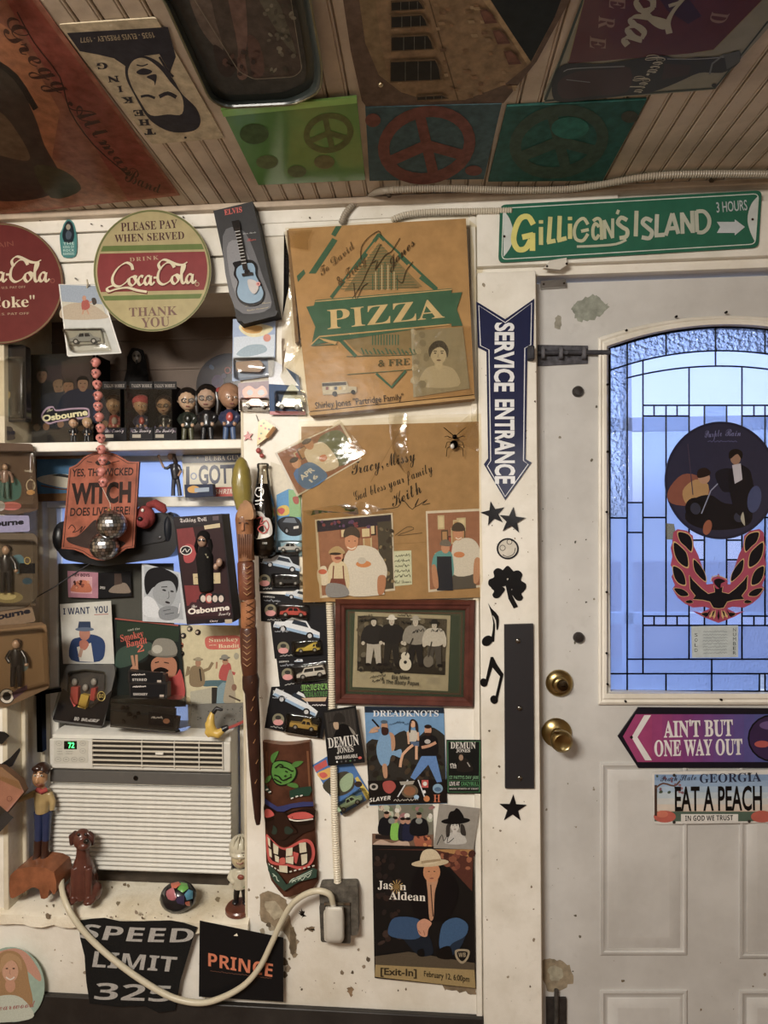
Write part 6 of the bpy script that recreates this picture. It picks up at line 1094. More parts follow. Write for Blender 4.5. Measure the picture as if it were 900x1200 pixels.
# orange wooden sign with black lettering
WP=wl(.040); q=sm([(81,548),(90,544),(98,536),(108,531),(121,529),(135,532),(146,538),(152,541),(163,541)],2)+[(157,642)]+sm([(148,643),(141,648),(132,654),(120,657),(106,654),(97,648),(86,644)],2)+[(72,643)]
o=obj('witch_sign',MB().slab(WP,q,.008,'#a8502c','#7a3a20',.0),'wood',None,'orange wooden sign with burnt black lettering, hanging in front of the window','sign',sm=0); p=Pr(WP,.0084); k=lambda *a:[(x/3,520+y/3) for x,y in a]; DK='#2a1713'
p.part('border').line([(120+(x-120)*.95,593+(y-593)*.965) for x,y in q],.8,'#4a2216',closed=True); p.part('lettering')
T=lambda s,x0,y0,x1,y1,h,st='rom',off=.02:p.text(s,[k((x0,y0))[0],k((x1,y1))[0],k((x1+2,y1-h))[0],k((x0+2,y0-h))[0]],DK,st,off)
T('YES, THE WICKED',252,115,468,110,26); T('WITCH',250,210,460,203,68,'rom',.045); T('DOES LIVE HERE!',246,254,456,248,28)
p.part('moth').blob(k((335,65),(355,55),(360,72),(345,76)),DK); p.blob(k((362,72),(368,55),(390,66),(375,76)),DK); p.line(k((305,62),(325,66)),.8,DK); p.line(k((395,66),(420,60)),.8,DK)
p.part('witch_hat').blob(k((235,330),(270,325),(300,300),(330,270),(345,275),(370,330),(420,340),(440,352),(400,372),(330,372),(270,358),(240,345)),'#3a2a26'); p.line(k((240,300),(252,285),(265,300),(255,312),(275,305),(290,290),(280,315),(300,290)),.9,DK,3); p.line(k((400,368),(430,360)),1,DK); p.build(o,'wood')
# things behind it: boat picture, black case, red plush head
WB=wl(.125); root=empty('boat_picture',WB.p(85,585),'wood-framed picture of a white boat on blue water, left behind the orange sign','picture')
obj('picture_panel',MB().slab(WB,[(40,537),(112,536),(112,582),(40,584)],.004,'#3f7ba8'),'paper',root)
for a,b,c,d in (((38,529),(112,529),(112,537),(38,538)),((38,579),(112,577),(112,586),(38,588)),((34,530),(41,530),(41,588),(34,588)),((108,530),(114,530),(114,586),(108,586))): obj('frame_rail',MB().slab(WB,[a,b,c,d],.012,'#8a6236'),'wood',root,bev=.002)
p=Pr(WB,.0045); p.part('boat').blob([(44,560),(60,556),(80,556),(112,562),(112,568),(80,572),(50,566)],'#dcd6c4'); p.line([(48,569),(80,574),(112,572)],1.5,'#7a4a2c',3); p.poly([(60,557),(70,555),(82,557),(80,560)],'#3a3a3a'); p.build(root)
BK=wl(.146); m=MB().ink('#161517'); root=obj('black_case',MB().ink('#17171a').slab(BK,rnd([(66,612),(110,606),(196,600),(206,612),(208,640),(200,653),(120,664),(74,656),(62,636)],8),.060,None,None,-.0),'plastic',None,'black plastic case lying across the window rail behind the orange sign','case',bev=.006)
obj('side_panel',MB().ink('#1c1c20').slab(BK,rnd([(160,616),(192,612),(194,634),(160,640)],3),.004,None,None,.061),'plastic',root,bev=.001); obj('end_cap',MB().ink('#20242c').ell(BK.p(200,620,.040),(.016,.03,.048)),'plastic',root); obj('bolt',MB().ink('#6a6a6e').lathe([(0,.002),(.004,.0015),(.005,0)],BK.p(187,630,.0652),(0,-1,0),10),'metal',root)
obj('end_cap',MB().ink('#101012').ell(BK.p(73,630,.040),(.022,.03,.044)),'plastic',root)
RP=wl(.064); s=sc(-.0); root=obj('plush_head',MB().ink('#8e2220').ell(RP.p(170,606,.0),(.028,.022,.032)).ell(RP.p(167,611,.016),(.020,.014,.018)),'cloth',None,'red plush toy head with a drooping ear beside the orange wooden sign','soft toy',rm=.003)
obj('ear',MB().ink('#8e2220').tube([RP.p(174,592),RP.p(182,590,.006),RP.p(190,595,.008),RP.p(194,600,.008)],[.009,.012,.013,.006],10),'cloth',root,sm=60); obj('nose',MB().ink('#1a1214').ell(RP.p(164,608,.031),(.007,.005,.006)),'plastic',root)
obj('eye',MB().ink('#d8d0c4').ell(RP.p(167,598,.022),(.0045,.003,.005)),'gloss',root)
# licence plate on the rail
LP=wl(.118); o=obj('licence_plate',MB().slab(LP,rnd([(213,532),(300,530),(300,581),(215,583)],4),.002,'#cfc8b0'),'enamel',None,'licence plate with a dark blue top, on the window rail behind the stick','licence plate')
p=Pr(LP,.0024); p.part('blue_band').poly([(214,533),(299,531),(299,541),(214,543)],'#1f2c50'); p.part('red_band').poly([(250,571),(299,570),(299,581),(250,582)],'#b8382c'); p.part('lettering').text('BUBBA GUMP',(240,540,288,538.5,5.5),'#e6e2d6','serif'); p.text('I',(218,567,222,567,20),'#1c2444','rom',.03); p.text('GOTTA',(233,567,291,565,21),'#1c2444','rom',.03); p.text('SHRIMP CO',(252,579,292,578,5.5),'#e6d8c8','it'); p.part('crest').ell(227,558,3.8,4.2,'#6a7aa0'); p.ell(227,558,2.4,2.8,'#cfc8b0'); p.part('bolt').ell(231.5,536.5,1.2,1.2,'#e8e4da'); p.build(o,'enamel')
o=obj('small_car_box',MB().slab(wl(.090),[(216,568),(249,567),(250,581),(217,583)],.022,'#1c2a4a'),'paper',None,'small dark blue toy box with a flame logo, before the window licence plate','toy box',bev=.001); p=Pr(wl(.090),.0225); p.part('logo').blob([(220,572),(227,569),(234,572),(232,577),(222,577)],'#d8a03c'); p.poly([(228,572),(245,571),(245,576),(228,577)],'#9fb0c4'); p.build(o)
# ---------- figurines ----------
class FG:      # builds a figurine from rounded forms placed by photo pixel (x,y) and depth dz (pixels toward the room)
    def __init__(s,y): s.y=y; s.s=sc(y)
    def v(s,x,y,dz=0): return wl(s.y-dz*s.s).p(x,y)
    def e(s,m,x,y,dz,rx,ry,rz=None,rot=0): return m.ell(s.v(x,y,dz),(rx*s.s,(rz or rx)*s.s,ry*s.s),Matrix.Rotation(radians(rot),3,'Y'))
    def t(s,m,pts,r): return m.tube([s.v(*p) for p in pts],[q*s.s for q in r] if isinstance(r,(list,tuple)) else r*s.s,10)
def bobble(name,y,cx,top,bot,label,skin='#b8906a',hair='#1a1513',shirt='#16161a',pants='#1a1c22',glasses=False,band=None,base=True,group=None,long=False,chest=None,turn=0,small=False,parent=None):
    f=FG(y); H=bot-top; hr=H*.188; hy=top+H*.24; hx=cx; root=parent
    B=MB().ink(pants); 
    by=bot-(H*.04 if base else 0)
    for g in (-1,1): f.t(B,[(cx+g*H*.05,top+H*.70,0),(cx+g*H*.06,top+H*.85,0),(cx+g*H*.07,by-H*.02,0)],[H*.05,H*.045,H*.04])
    if root is None: root=empty(name,f.v(cx,bot),label,'figurine',group)
    if base: s0=f.s; obj('base',MB().ink('#4a4642').lathe([(H*.17*s0,0),(H*.17*s0,H*.03*s0),(H*.15*s0,H*.05*s0)],f.v(cx,bot),(0,0,1),20),'resin',root)
    obj('trousers',B,'resin',root,sm=60)
    for g in (-1,1): b=MB().ink('#15120f'); f.e(b,cx+g*H*.08,by-H*.02,2,H*.055,H*.03,H*.08); obj('shoe',b,'resin',root)
    t=MB().ink(shirt); f.t(t,[(cx,top+H*.44,0),(cx,top+H*.52,0),(cx,top+H*.62,0),(cx,top+H*.73,0)],[H*.07,H*.115,H*.105,H*.11])
    for g in (-1,1): f.t(t,[(cx+g*H*.09,top+H*.49,0),(cx+g*H*.15,top+H*.58,0),(cx+g*H*.10,top+H*.66,H*.07)],[H*.045,H*.045,H*.035])
    obj('shirt',t,'resin',root,rm=f.s*H*.022 if not small else 0,sm=60)
    for g in (-1,1): h_=MB().ink(skin); f.e(h_,cx+g*H*.08,top+H*.67,H*.09,H*.032,H*.034); obj('hand',h_,'resin',root)
    if chest: c=MB().ink(chest[0]); f.e(c,cx,top+H*.56,H*.085,H*.06,H*.08,H*.04); obj('shirt_front',c,'resin',root)
    h=MB().ink(skin); f.e(h,hx,hy,0,hr*.86,hr,hr*.9); f.e(h,hx+turn*hr*.1,hy+hr*.45,hr*.18,hr*.62,hr*.55,hr*.62); f.e(h,hx+turn*hr*.2,hy+hr*.12,hr*.86,hr*.13,hr*.24,hr*.2)
    for g in (-1,1): f.e(h,hx+g*hr*.86,hy+hr*.1,-hr*.05,hr*.12,hr*.2,hr*.12)
    f.t(h,[(hx,hy+hr*.8,0),(cx,top+H*.47,0)],hr*.25)
    hd=obj('head',h,'resin',root,rm=f.s*H*.014 if not small else 0,sm=60)
    a=MB().ink(hair); f.e(a,hx,hy-hr*.22,-hr*.16,hr*.98,hr*.95,hr*.95)
    if long:
        for g in (-1,1): f.t(a,[(hx+g*hr*.8,hy-hr*.4,0),(hx+g*hr*.95,hy+hr*.5,0),(hx+g*hr*.85,hy+hr*1.5,-1)],[hr*.28,hr*.3,hr*.2])
    obj('hair',a,'resin',hd,sm=60)
    F=MB().ink(skin); f.e(F,hx+turn*hr*.12,hy+hr*.22,hr*.34,hr*.74,hr*.72,hr*.52); obj('face',F,'resin',hd,sm=60)
    for g in (-1,1):
        e=MB().ink('#ece6da'); f.e(e,hx+turn*hr*.2+g*hr*.3,hy+hr*.05,hr*.80,hr*.14,hr*.09,hr*.08); obj('eye',e,'resin',hd); e=MB().ink('#1a1210'); f.e(e,hx+turn*hr*.22+g*hr*.3,hy+hr*.05,hr*.88,hr*.06,hr*.07,hr*.05); obj('pupil',e,'resin',hd)
        if glasses: obj('glasses',MB().ink('#121214').tube([f.v(hx+turn*hr*.2+g*hr*.34+hr*.24*cos(t),hy+hr*.05+hr*.18*sin(t),hr*.95) for t in [i*pi/6 for i in range(12)]],hr*.045*f.s,6,closed=True),'plastic',hd,sm=60)
    mo=MB().ink('#7d3830'); f.e(mo,hx+turn*hr*.2,hy+hr*.58,hr*.80,hr*.2,hr*.06,hr*.06); obj('mouth',mo,'resin',hd)
    if band: b=MB().ink(band); f.e(b,hx,hy-hr*.38,-hr*.08,hr*1.02,hr*.72,hr*.98); obj('headscarf',b,'cloth',hd,sm=60)
    return root
BG='bobblehead figurines on the niche shelf'
m=W; YB_=.095
yb=lambda y: None
def basey(y):   # photo row where the shelf top lies at depth y (it hides behind the shelf's front edge)
    z=zsh1; lo,hi=400,640
    for _ in range(40):
        mid=(lo+hi)/2
        if wl(y).p(180,mid).z>z: lo=mid
        else: hi=mid
    return lo
# boxed trio: each box is its own thing
for i,(cx,hair,shirt,pants,gl,bd,lab,chest) in enumerate(((134,'#3a241a','#b0342c','#1c1c22',False,None,'boxed bobblehead with short brown hair and red top, left box of the three',('#d8d0c8',)),(166,'#a8323a','#2a3050','#1c1c22',False,'#c23a44','boxed bobblehead with pink-red hair, middle box of the three',('#b8342c',)),(193,'#2a1c18','#141416','#1a1a1e',True,None,'boxed bobblehead with dark hair and round glasses, right box of the three',None))):
    Y=.100; b=basey(Y); x0,x1=cx-14,cx+14; t0,t1=wl(Y).p(x0,453),wl(Y).p(x1,b); zt=wl(Y).p(cx,453).z
    root=empty('bobblehead_box',Ve(((t0.x+t1.x)/2,Y,zsh1)),lab,'toy box','boxed bobbleheads in a row on the niche shelf')
    obj('carton',MB().ink('#1d1a1b').box(*bx(t0.x,t1.x,Y+.026,Y+.030,zsh1,zt)).box(*bx(t0.x,t1.x,Y-.030,Y+.030,zt-.003,zt)).box(*bx(t0.x,t1.x,Y-.030,Y+.030,zsh1,zsh1+.010)).box(*bx(t0.x,t0.x+.0015,Y-.03,Y+.03,zsh1,zt)).box(*bx(t1.x-.0015,t1.x,Y-.03,Y+.03,zsh1,zt)),'paper',root)
    hd=obj('header_card',MB().ink('#1a1718').slab(wl(Y-.030),[(x0,447),(x1,447),(x1,456),(x0,456)],.0012),'paper',root); p=Pr(wl(Y-.030),.0016); p.part('lettering').text("TALKIN' BOBBLE",(x0+2,454,x1-2,454,4),'#a8a098','serif'); p.build(hd)
    fr_=obj('lower_card',MB().ink('#17151a').slab(wl(Y-.030),[(x0,501),(x1,501),(x1,b),(x0,b)],.0012),'paper',root); p=Pr(wl(Y-.030),.0016); p.part('logo').text('The Family',(x0+3,507,x1-3,506,4),'#d8d0d4','script'); p.rect(x0+3,509,x0+13,513,'#a8a090'); p.speck(x0+2,500,x1-2,506,8,['#3a3448','#6a5a6a'],.8,1.8,i); p.build(fr_)
    bobble('figurine',Y,cx,461,b-3,None,hair=hair,shirt=shirt,pants=pants,glasses=gl,band=bd,base=False,chest=chest,turn=(-.4,-.2,-1)[i],parent=root)
    obj('window_film',MB().box(*bx(t0.x,t1.x,Y-.0305,Y-.030,zsh1,zt)),'clear_plastic',root)
Y=.095; b=basey(Y)
bobble('bobblehead',Y,220,452,b,'unboxed bobblehead with square glasses and dark hair swept up, left of the loose three',skin='#c4a07c',shirt='#2a3028',pants='#5a5a40',glasses=True,group=BG,chest=('#1c221c',))
bobble('bobblehead',Y,243,448,b,'unboxed bobblehead with long black hair, round glasses and black coat',glasses=True,long=True,group=BG,turn=-.8,skin='#b8977c')
bobble('bobblehead',Y-.01,269,447,b,'unboxed bobblehead with bald head, flag vest and blue trousers, rightmost on the niche shelf',skin='#a87a58',hair='#a87a58',shirt='#2c3458',pants='#3a5a8a',group=BG,chest=('#b8342c',),turn=1)
o=obj('red_wig',MB().ink('#a8302c').ell(wl(.10).p(257,459),(.009,.012,.012)),'cloth',None,'tuft of red yarn beside the bald bobblehead','yarn')
# large boxed set with printed group
Y=.135; b=basey(Y); BX=wl(Y-.045); t0,t1=BX.p(37,b),BX.p(110,b); zt=BX.p(60,415).z
root=obj('toy_set_box',MB().ink('#1b191c').box(*bx(t0.x,t1.x,Y-.045,Y+.045,zsh1,zt)),'paper',None,'large dark toy box with four printed people, left on the niche shelf','toy box',bev=.001)
p=Pr(BX,.0006); p.part('picture').poly([(42,420),(106,420),(106,b-2),(42,b-2)],'#22242c'); p.poly([(42,430),(106,425),(106,455),(42,460)],'#3a2c38')
for x,t,c,hc,sk in ((49,432,'#1e1e28','#120f10','#8a6c5c'),(69,446,'#2a3348','#8a7058','#8f7460'),(80,445,'#27304a','#1f1614','#8f6a54'),(97,442,'#202840','#120f10','#8a6a54')): figure(p,x,t,52,sk,c,'#12141c',hc,half=True,wide=1.2)
p.part('logo').blob([(48,488),(54,478),(62,476),(66,480),(84,478),(102,478),(105,484),(103,490),(84,492),(66,495),(56,497)],'#b8a0c0'); p.blob([(50,488),(55,480),(62,478),(66,482),(84,480),(101,480),(103,484),(101,488),(84,490),(66,493),(57,495)],'#151318'); p.text('The',(55,483,62,481,4),'#d8d0a8','script'); p.text('Osbourne',(50,494,103,486,7),'#dcd4a0','rom',.04); p.build(root)
obj('window_film',MB().box(*bx(t0.x,t1.x,Y-.0475,Y-.047,zsh1,zt)),'clear_plastic',root)
for cx,lab,sh_,hr_ in ((86,'tiny dark-haired figurine in front of the large toy box','#141418','#3a1c14'),(102,'tiny blond figurine in front of the large toy box, beside the skull beads','#16161c','#b89a68')): bobble('small_bobblehead',.055,cx,488,basey(.055),lab,hair=hr_,shirt=sh_,base=False,small=True,group='tiny figurines before the large toy box')
# reaper figure standing on the boxes
f=FG(.166); zc=basey(.166); m=MB().ink('#1a1818'); f.t(m,[(161,409,0),(160,420,0),(161,434,0),(160,450,0),(160,zc,0)],[7,11,12,15,16]); f.t(m,[(150,440,2),(156,432,5)],[4,4]); f.t(m,[(171,440,2),(165,432,5)],[4,4])
root=obj('hooded_figure',m,'cloth',None,'black hooded figure with a pale skull face, standing behind the boxed bobbleheads','figurine',rm=.003)
m=MB().ink('#77736c'); f.e(m,160,419,8,5.5,8,4); fc=obj('skull_face',m,'resin',root)
for g in (-1,1): m=MB().ink('#141212'); f.e(m,160+g*2.3,417,11.5,1.5,1.8,1); obj('eye_socket',m,'resin',fc)
m=MB().ink('#141212'); f.e(m,160,424,11.5,1.6,2.6,1); obj('mouth',m,'resin',fc)
RD=wl(.168); o=obj('picture_record',MB().slab(RD,circ(268,452,38,38,0,48),.003,'#1b1a20',None,0),'gloss',None,'large round black record leaning at the back of the niche behind the loose bobbleheads','record',sm=30); p=Pr(RD,.0034); p.part('picture').ell(268,452,35,35,'#1f1e2a',n=40); p.ell(255,447,7,8,'#3a2c4a'); p.speck(245,430,290,460,14,['#3a3450','#2a3a50','#50304a'],2,4,3); p.part('lettering').text('OZZY',(263,438,290,437,8),'#7a3a30','rom',.02); p.build(o,'gloss')
o=obj('clear_toy_pack',MB().slab(wl(.03),rnd([(-40,404),(30,404),(31,494),(-40,495)],5),.02,'#231f1d'),'gloss',None,'dark clear-fronted toy pack at the far left, under the red round sign','toy pack'); p=Pr(wl(.03),.0206); p.part('figure').blob([(2,455),(12,460),(10,468),(2,466)],'#a8986a'); p.blob([(-10,465),(8,468),(10,490),(-10,492)],'#3a5a58'); p.build(o); blister(o,wl(.03),rc(-35,420,26,490),.02,.021)
# long-haired waving figurine on the rail
f=FG(.110); root=empty('rocker_figurine',f.v(206,583),'long-haired figurine with one arm raised, left of the window licence plate','figurine')
m=MB().ink('#3a3c48'); f.t(m,[(204,562,0),(203,572,0),(203,581,0)],[2.8,2.4,2.6]); f.t(m,[(208,562,0),(210,572,0),(211,581,0)],[2.8,2.4,2.6]); obj('trousers',m,'resin',root,sm=60)
m=MB().ink('#2c2c34'); f.t(m,[(205,543,0),(205,550,0),(206,562,0)],[4,5.5,4.6]); f.t(m,[(201,545,0),(196,549,1),(192,548,2)],[2.2,2,1.8]); f.t(m,[(209,545,0),(212,552,1)],[2.2,1.8]); obj('shirt',m,'resin',root,rm=.0018)
m=MB().ink('#b08868'); f.t(m,[(192,548,2),(189,542,3),(187,537,3)],[1.6,1.4,1.2]); f.e(m,186,535,3,2,2.4,1.2); f.t(m,[(212,552,1),(209,558,4)],[1.5,1.4]); obj('arm',m,'resin',root,sm=60)
m=MB().ink('#b08868'); f.e(m,199.5,535,1,3.2,4.4,3.4); h=obj('head',m,'resin',root); m=MB().ink('#4a3424'); f.e(m,202,534,-1.5,4.4,5,3.5); f.t(m,[(204,536,-1),(206,542,-1),(206,549,-3)],[2.6,2.8,1.2]); obj('hair',m,'resin',h,sm=60)
# boxed talking doll
DB_=wl(.066); q=[(203,606),(260,602),(274,729),(219,732)]
root=obj('doll_box',MB().ink('#241a1e').slab(DB_,q,.060),'paper',None,'tall boxed talking doll in black against a dark red backing, under the licence plate','toy box',bev=.001); p=Pr(DB_,.0606); k=lambda *a:[(140+x/5,500+y/5) for x,y in a]
p.part('backing').poly(k((335,600),(600,570),(655,1120),(400,1135)),'#2f1418'); p.poly(k((335,600),(430,590),(460,720),(350,740)),'#7a1f22'); p.blob(k((380,700),(420,690),(450,730),(430,790),(380,790)),'#a8282c'); p.poly(k((380,930),(500,930),(500,1040),(395,1050)),'#7a1c20')
p.part('header').poly(k((320,535),(598,518),(602,562),(330,585)),'#2a2226'); p.text('Talking Doll',[k((355,562))[0],k((512,552))[0],k((510,530))[0],k((353,540))[0]],'#d8d0cc','frak'); p.poly(k((545,525),(580,522),(582,548),(547,550)),'#5a4a50'); p.part('sticker').ell(*k((390,725))[0],7,5.6,'#e0dcd4'); p.ell(*k((390,725))[0],6,4.7,'#17151a'); p.line(k((368,735),(385,715),(395,735),(412,715)),.9,'#d8d4cc',3)
p.part('price_tag').poly(k((495,580),(588,565),(590,590),(500,602)),'#c9b890'); p.part('note').poly(k((430,862),(590,855),(592,918),(434,925)),'#c4b184'); p.scrib(*k((445,888))[0],*k((530,880))[0],2.4,'#6a5a40',.6,7,1); p.scrib(*k((470,912))[0],*k((560,905))[0],2.4,'#6a5a40',.6,7,2)
p.part('logo').blob(k((395,1080),(420,1030),(450,1030),(470,1010),(640,1030),(650,1080),(640,1105),(410,1110)),'#3a1a22'); [p.ell(*k((x,1005))[0],5,6,c) for x,c in ((490,'#16141a'),(525,'#a8342c'),(560,'#16141a'),(595,'#201a1e'))]; [p.ell(*k((x,1008))[0],3,4,'#cfc0b4') for x in (490,525,560,595)]
p.text('The',[k((422,1065))[0],k((455,1058))[0],k((452,1038))[0],k((418,1045))[0]],'#e0d8d0','script'); p.text('Osbourne',[k((402,1100))[0],k((645,1072))[0],k((643,1042))[0],k((400,1068))[0]],'#e6dcd0','rom',.04); p.text('Family',[k((580,1108))[0],k((650,1100))[0],k((648,1082))[0],k((578,1088))[0]],'#e0d8d0','script'); p.part('label_strip').poly(k((505,1128),(605,1122),(606,1150),(506,1155)),'#1b1318'); p.text('Ozzy',[k((530,1146))[0],k((578,1142))[0],k((577,1130))[0],k((529,1134))[0]],'#d8c8c8','serif'); p.poly(k((618,1130),(660,1128),(660,1152),(618,1154)),'#b8a890'); p.build(root)
f=FG(.008); d=MB().ink('#17171b'); f.t(d,[(240,641,0),(240,652,1),(241,668,1),(242,684,0),(243,693,0)],[6,11,10,10,9]); dl_=obj('doll',d,'cloth',root,rm=.003)
m=MB().ink('#a07c64'); f.e(m,237,634,3,5.5,7.5,5); hd=obj('head',m,'resin',dl_); m=MB().ink('#120e0e'); f.e(m,239,629,0,8.5,8,6); f.t(m,[(232,632,2),(230,640,1),(231,648,0)],[2.5,2.6,1.5]); f.t(m,[(245,632,2),(247,640,1),(247,650,0)],[2.6,3,1.6]); obj('hair',m,'cloth',hd,sm=60)
for g in (-1,1): m=MB().ink('#1a1a22'); f.e(m,236+g*2.4,633,8,2,1.6,.8); obj('glasses',m,'gloss',hd)
m=MB().ink('#a8846c'); f.e(m,257,659,10,3.6,5,3); f.e(m,253,664,11,3,4,3); obj('hand',m,'resin',dl_); obj('pendant',MB().ink('#c9c4a8').slab(wl(-.012),[(240,649),(242,649),(242,652),(244,652),(244,654),(242,654),(242,659),(240,659),(240,654),(238,654),(238,652),(240,652)],.001),'metal',dl_)

# flat prints leaning against the sash
o,p=sheet('portrait_photo',wl(.118),[(166,660),(211,671),(219,731),(167,728)],'#c9ced2','grey portrait photo of a person with short curly hair, left of the doll box','photo',.001); k=lambda *a:[(140+x/5,500+y/5) for x,y in a]
p.part('portrait').poly(k((145,815),(345,865),(375,1130),(145,1110)),'#aeb4ba'); p.blob(k((145,900),(170,840),(240,825),(330,870),(345,930),(320,985),(250,960),(200,940),(160,985)),'#15151a'); p.blob(k((195,960),(230,915),(300,905),(330,950),(325,1010),(290,1055),(235,1040),(200,1000)),'#9da2a6'); p.blob(k((145,1000),(200,1010),(240,1080),(260,1115),(145,1105)),'#d8dce0'); p.blob(k((230,1075),(280,1050),(340,1060),(350,1110),(300,1135),(240,1125)),'#8a8f94'); p.ell(*k((262,958))[0],2.4,1,'#15151a',15); p.ell(*k((308,965))[0],2.2,1,'#15151a',10); p.line(k((245,940),(280,938)),1,'#15151a'); p.ell(*k((282,1030))[0],3,1.3,'#2a2428',15); p.line(k((288,965),(290,1000),(278,1008)),.7,'#5a5e64',2); p.line(k((255,1080),(300,1070)),.8,'#4a4e54'); p.line(k((265,1100),(320,1090)),.8,'#4a4e54'); p.line(k((355,1035),(345,1095)),1,'#e8e8ea'); p.build(o)
o,p=sheet('pink_card',wl(.152),[(79,669),(115,671),(115,701),(80,700)],'#b8788a','small pink card with a heap of people, on the dark board','card',.0008); p.part('picture').poly([(83,674),(108,676),(108,696),(83,695)],'#d8a0a8'); p.blob([(84,688),(90,681),(100,680),(106,686),(106,694),(84,693)],'#c8683c'); p.speck(86,681,104,692,12,['#8a4030','#d8906c','#4a2420'],1,2,7); p.part('lettering').text('HEY BOYS',(85,675.5,105,676,3.6),'#3a1c1c','sans'); p.build(o)
o,p=sheet('dark_card',wl(.152),[(115,671),(153,669),(154,699),(115,701)],'#141214','small black card with a pale draped shape, right of the pink card','card',.0008); p.part('picture').blob([(128,694),(134,686),(146,683),(152,690),(151,695)],'#8a7a6a'); p.poly([(134,672),(142,672),(143,684),(134,686)],'#4a3a32'); p.part('lettering').text('OPEN',(117,690,123,690.5,3),'#c9c4bc','sans'); p.build(o)
o,p=sheet('recruiting_poster',wl(.135),[(70,708),(130,704),(134,778),(74,778)],'#d3d1c6','white tin poster with blue capitals and a figure in a blue coat','poster',.001,mat='enamel'); k=lambda *a:[(x/6,680+y/6) for x,y in a]
p.part('lettering').text('I WANT',[k((445,242))[0],k((632,235))[0],k((630,188))[0],k((443,198))[0]],'#1f2f55','sans'); p.text('YOU',[k((665,232))[0],k((758,228))[0],k((756,180))[0],k((662,186))[0]],'#1f2f55','sans'); p.line(k((662,242),(762,238)),.8,'#a83a34')
p.part('figure').blob(k((500,560),(500,430),(560,400),(640,380),(720,410),(740,480),(700,570)),'#27406e'); p.poly(k((540,470),(640,440),(660,575),(560,570)),'#d8d4c8'); p.ell(*k((595,375))[0],6.5,8,'#b87860'); p.poly(k((545,345),(555,290),(635,290),(640,345)),'#33425f'); p.ell(*k((595,345))[0],11,2.4,'#5f6d84'); p.blob(k((560,430),(600,420),(625,450),(600,490),(565,480)),'#b86a52'); p.line(k((575,480),(560,540)),4,'#b8907a'); p.build(o,'enamel')
# blister card with dispensers
MP=wl(.105); q=rnd([(79,779),(134,779),(135,790),(121,850),(118,853),(63,846),(61,838),(76,784)],3)
o=obj('dispenser_pack',MB().slab(MP,q,.003,'#5e5e5c'),'gloss',None,'grey blister pack with red and yellow sweet dispensers, standing on the air conditioner left','toy pack'); k=lambda *a:[(x/6,680+y/6) for x,y in a]; p=Pr(MP,.0034)
p.part('picture').poly(k((440,760),(370,980),(720,1025),(790,770),(640,900)),'#17161a'); p.blob(k((480,660),(600,640),(730,660),(730,760),(680,850),(590,905),(505,860),(480,770)),'#4a4a4c'); p.part('lettering').text('80 YEARS',[k((520,985))[0],k((695,1000))[0],k((700,975))[0],k((525,960))[0]],'#d8d4cc','script'); p.part('seal').ell(*k((712,815))[0],5,6,'#c9b45c'); p.ell(*k((712,815))[0],3.8,4.8,'#1a1818'); p.text('80',[k((695,828))[0],k((730,828))[0],k((730,800))[0],k((695,800))[0]],'#c9b45c','sans'); p.build(o,'gloss')
for c,a in (('#c8322a',((500,750),(550,750),(545,870),(520,890),(492,830))),('#dcb82a',((570,800),(625,812),(600,905),(545,890))),('#b82c26',((640,760),(675,755),(660,850),(630,840)))): obj('dispenser',MB().slab(MP,k(*a),.012,c,None,.003),'gloss',o,bev=.002)
for x,y in ((525,715),(600,755),(660,715)): obj('dispenser_head',MB().ink('#a8a4a0').ell(MP.p(*k((x,y))[0],.010),(.008,.006,.010)),'resin',o)
blister(o,MP,k((480,650),(600,630),(735,650),(735,760),(690,850),(590,905),(510,870),(478,780)),.020,.003,.9)
# film posters behind the cassettes
o,p=sheet('film_poster',wl(.130),[(134,724),(210,732),(218,828),(138,830)],'#1c2320','dark film poster with a laughing man in a grey cowboy hat','poster',.001); k=lambda *a:[(50+x/3.4615,690+y/3.4615) for x,y in a]
p.part('edge').line([(135,725),(209,733)],1.6,'#a8452c'); p.part('picture').poly(k((300,130),(555,155),(550,215),(300,200)),'#2a3a2c'); p.blob(k((300,260),(340,230),(430,215),(445,250),(380,300),(300,320)),'#3a5044'); p.blob(k((360,330),(420,290),(440,260),(540,270),(555,330),(540,440),(420,440)),'#15130f')
p.blob(k((440,300),(470,275),(530,280),(545,320),(530,365),(490,385),(450,355)),'#b0704c'); p.blob(k((490,380),(540,350),(560,330),(575,440),(490,440)),'#b8302a'); p.ell(*k((485,262))[0],17,5,'#6a665c',5); p.blob(k((443,262),(450,215),(480,200),(530,212),(545,262),(490,272)),'#8a867a'); p.ell(*k((465,245))[0],6,5,'#b8b4a6'); p.blob(k((450,330),(480,318),(510,330),(500,340),(460,342)),'#1a100c'); p.ell(*k((480,348))[0],6,3,'#e0d8cc'); p.line(k((455,300),(472,296)),1.2,'#1a100c'); p.line(k((492,298),(512,302)),1.2,'#1a100c'); p.line(k((362,270),(372,325)),3,'#b8805c'); p.line(k((380,268),(382,325)),3,'#b8805c'); p.ell(*k((372,330))[0],5,5,'#b8805c')
p.part('lettering').text('Smokey',[k((318,215))[0],k((410,195))[0],k((405,165))[0],k((313,188))[0]],'#c8482c','serif'); p.text('and the',[k((345,172))[0],k((395,165))[0],k((394,156))[0],k((344,163))[0]],'#a8a898','serif'); p.text('Bandit',[k((340,238))[0],k((425,220))[0],k((421,195))[0],k((336,212))[0]],'#c8482c','serif'); p.text('2',[k((385,258))[0],k((412,252))[0],k((408,226))[0],k((381,232))[0]],'#d2552f','serif'); p.build(o)
o,p=sheet('film_poster',wl(.138),[(209,732),(285,733),(290,825),(218,826)],'#cfc49c','cream film poster with two men in hats, one uniformed, one in red','poster',.001); k=lambda *a:[(190+x/8.18,720+y/8.18) for x,y in a]
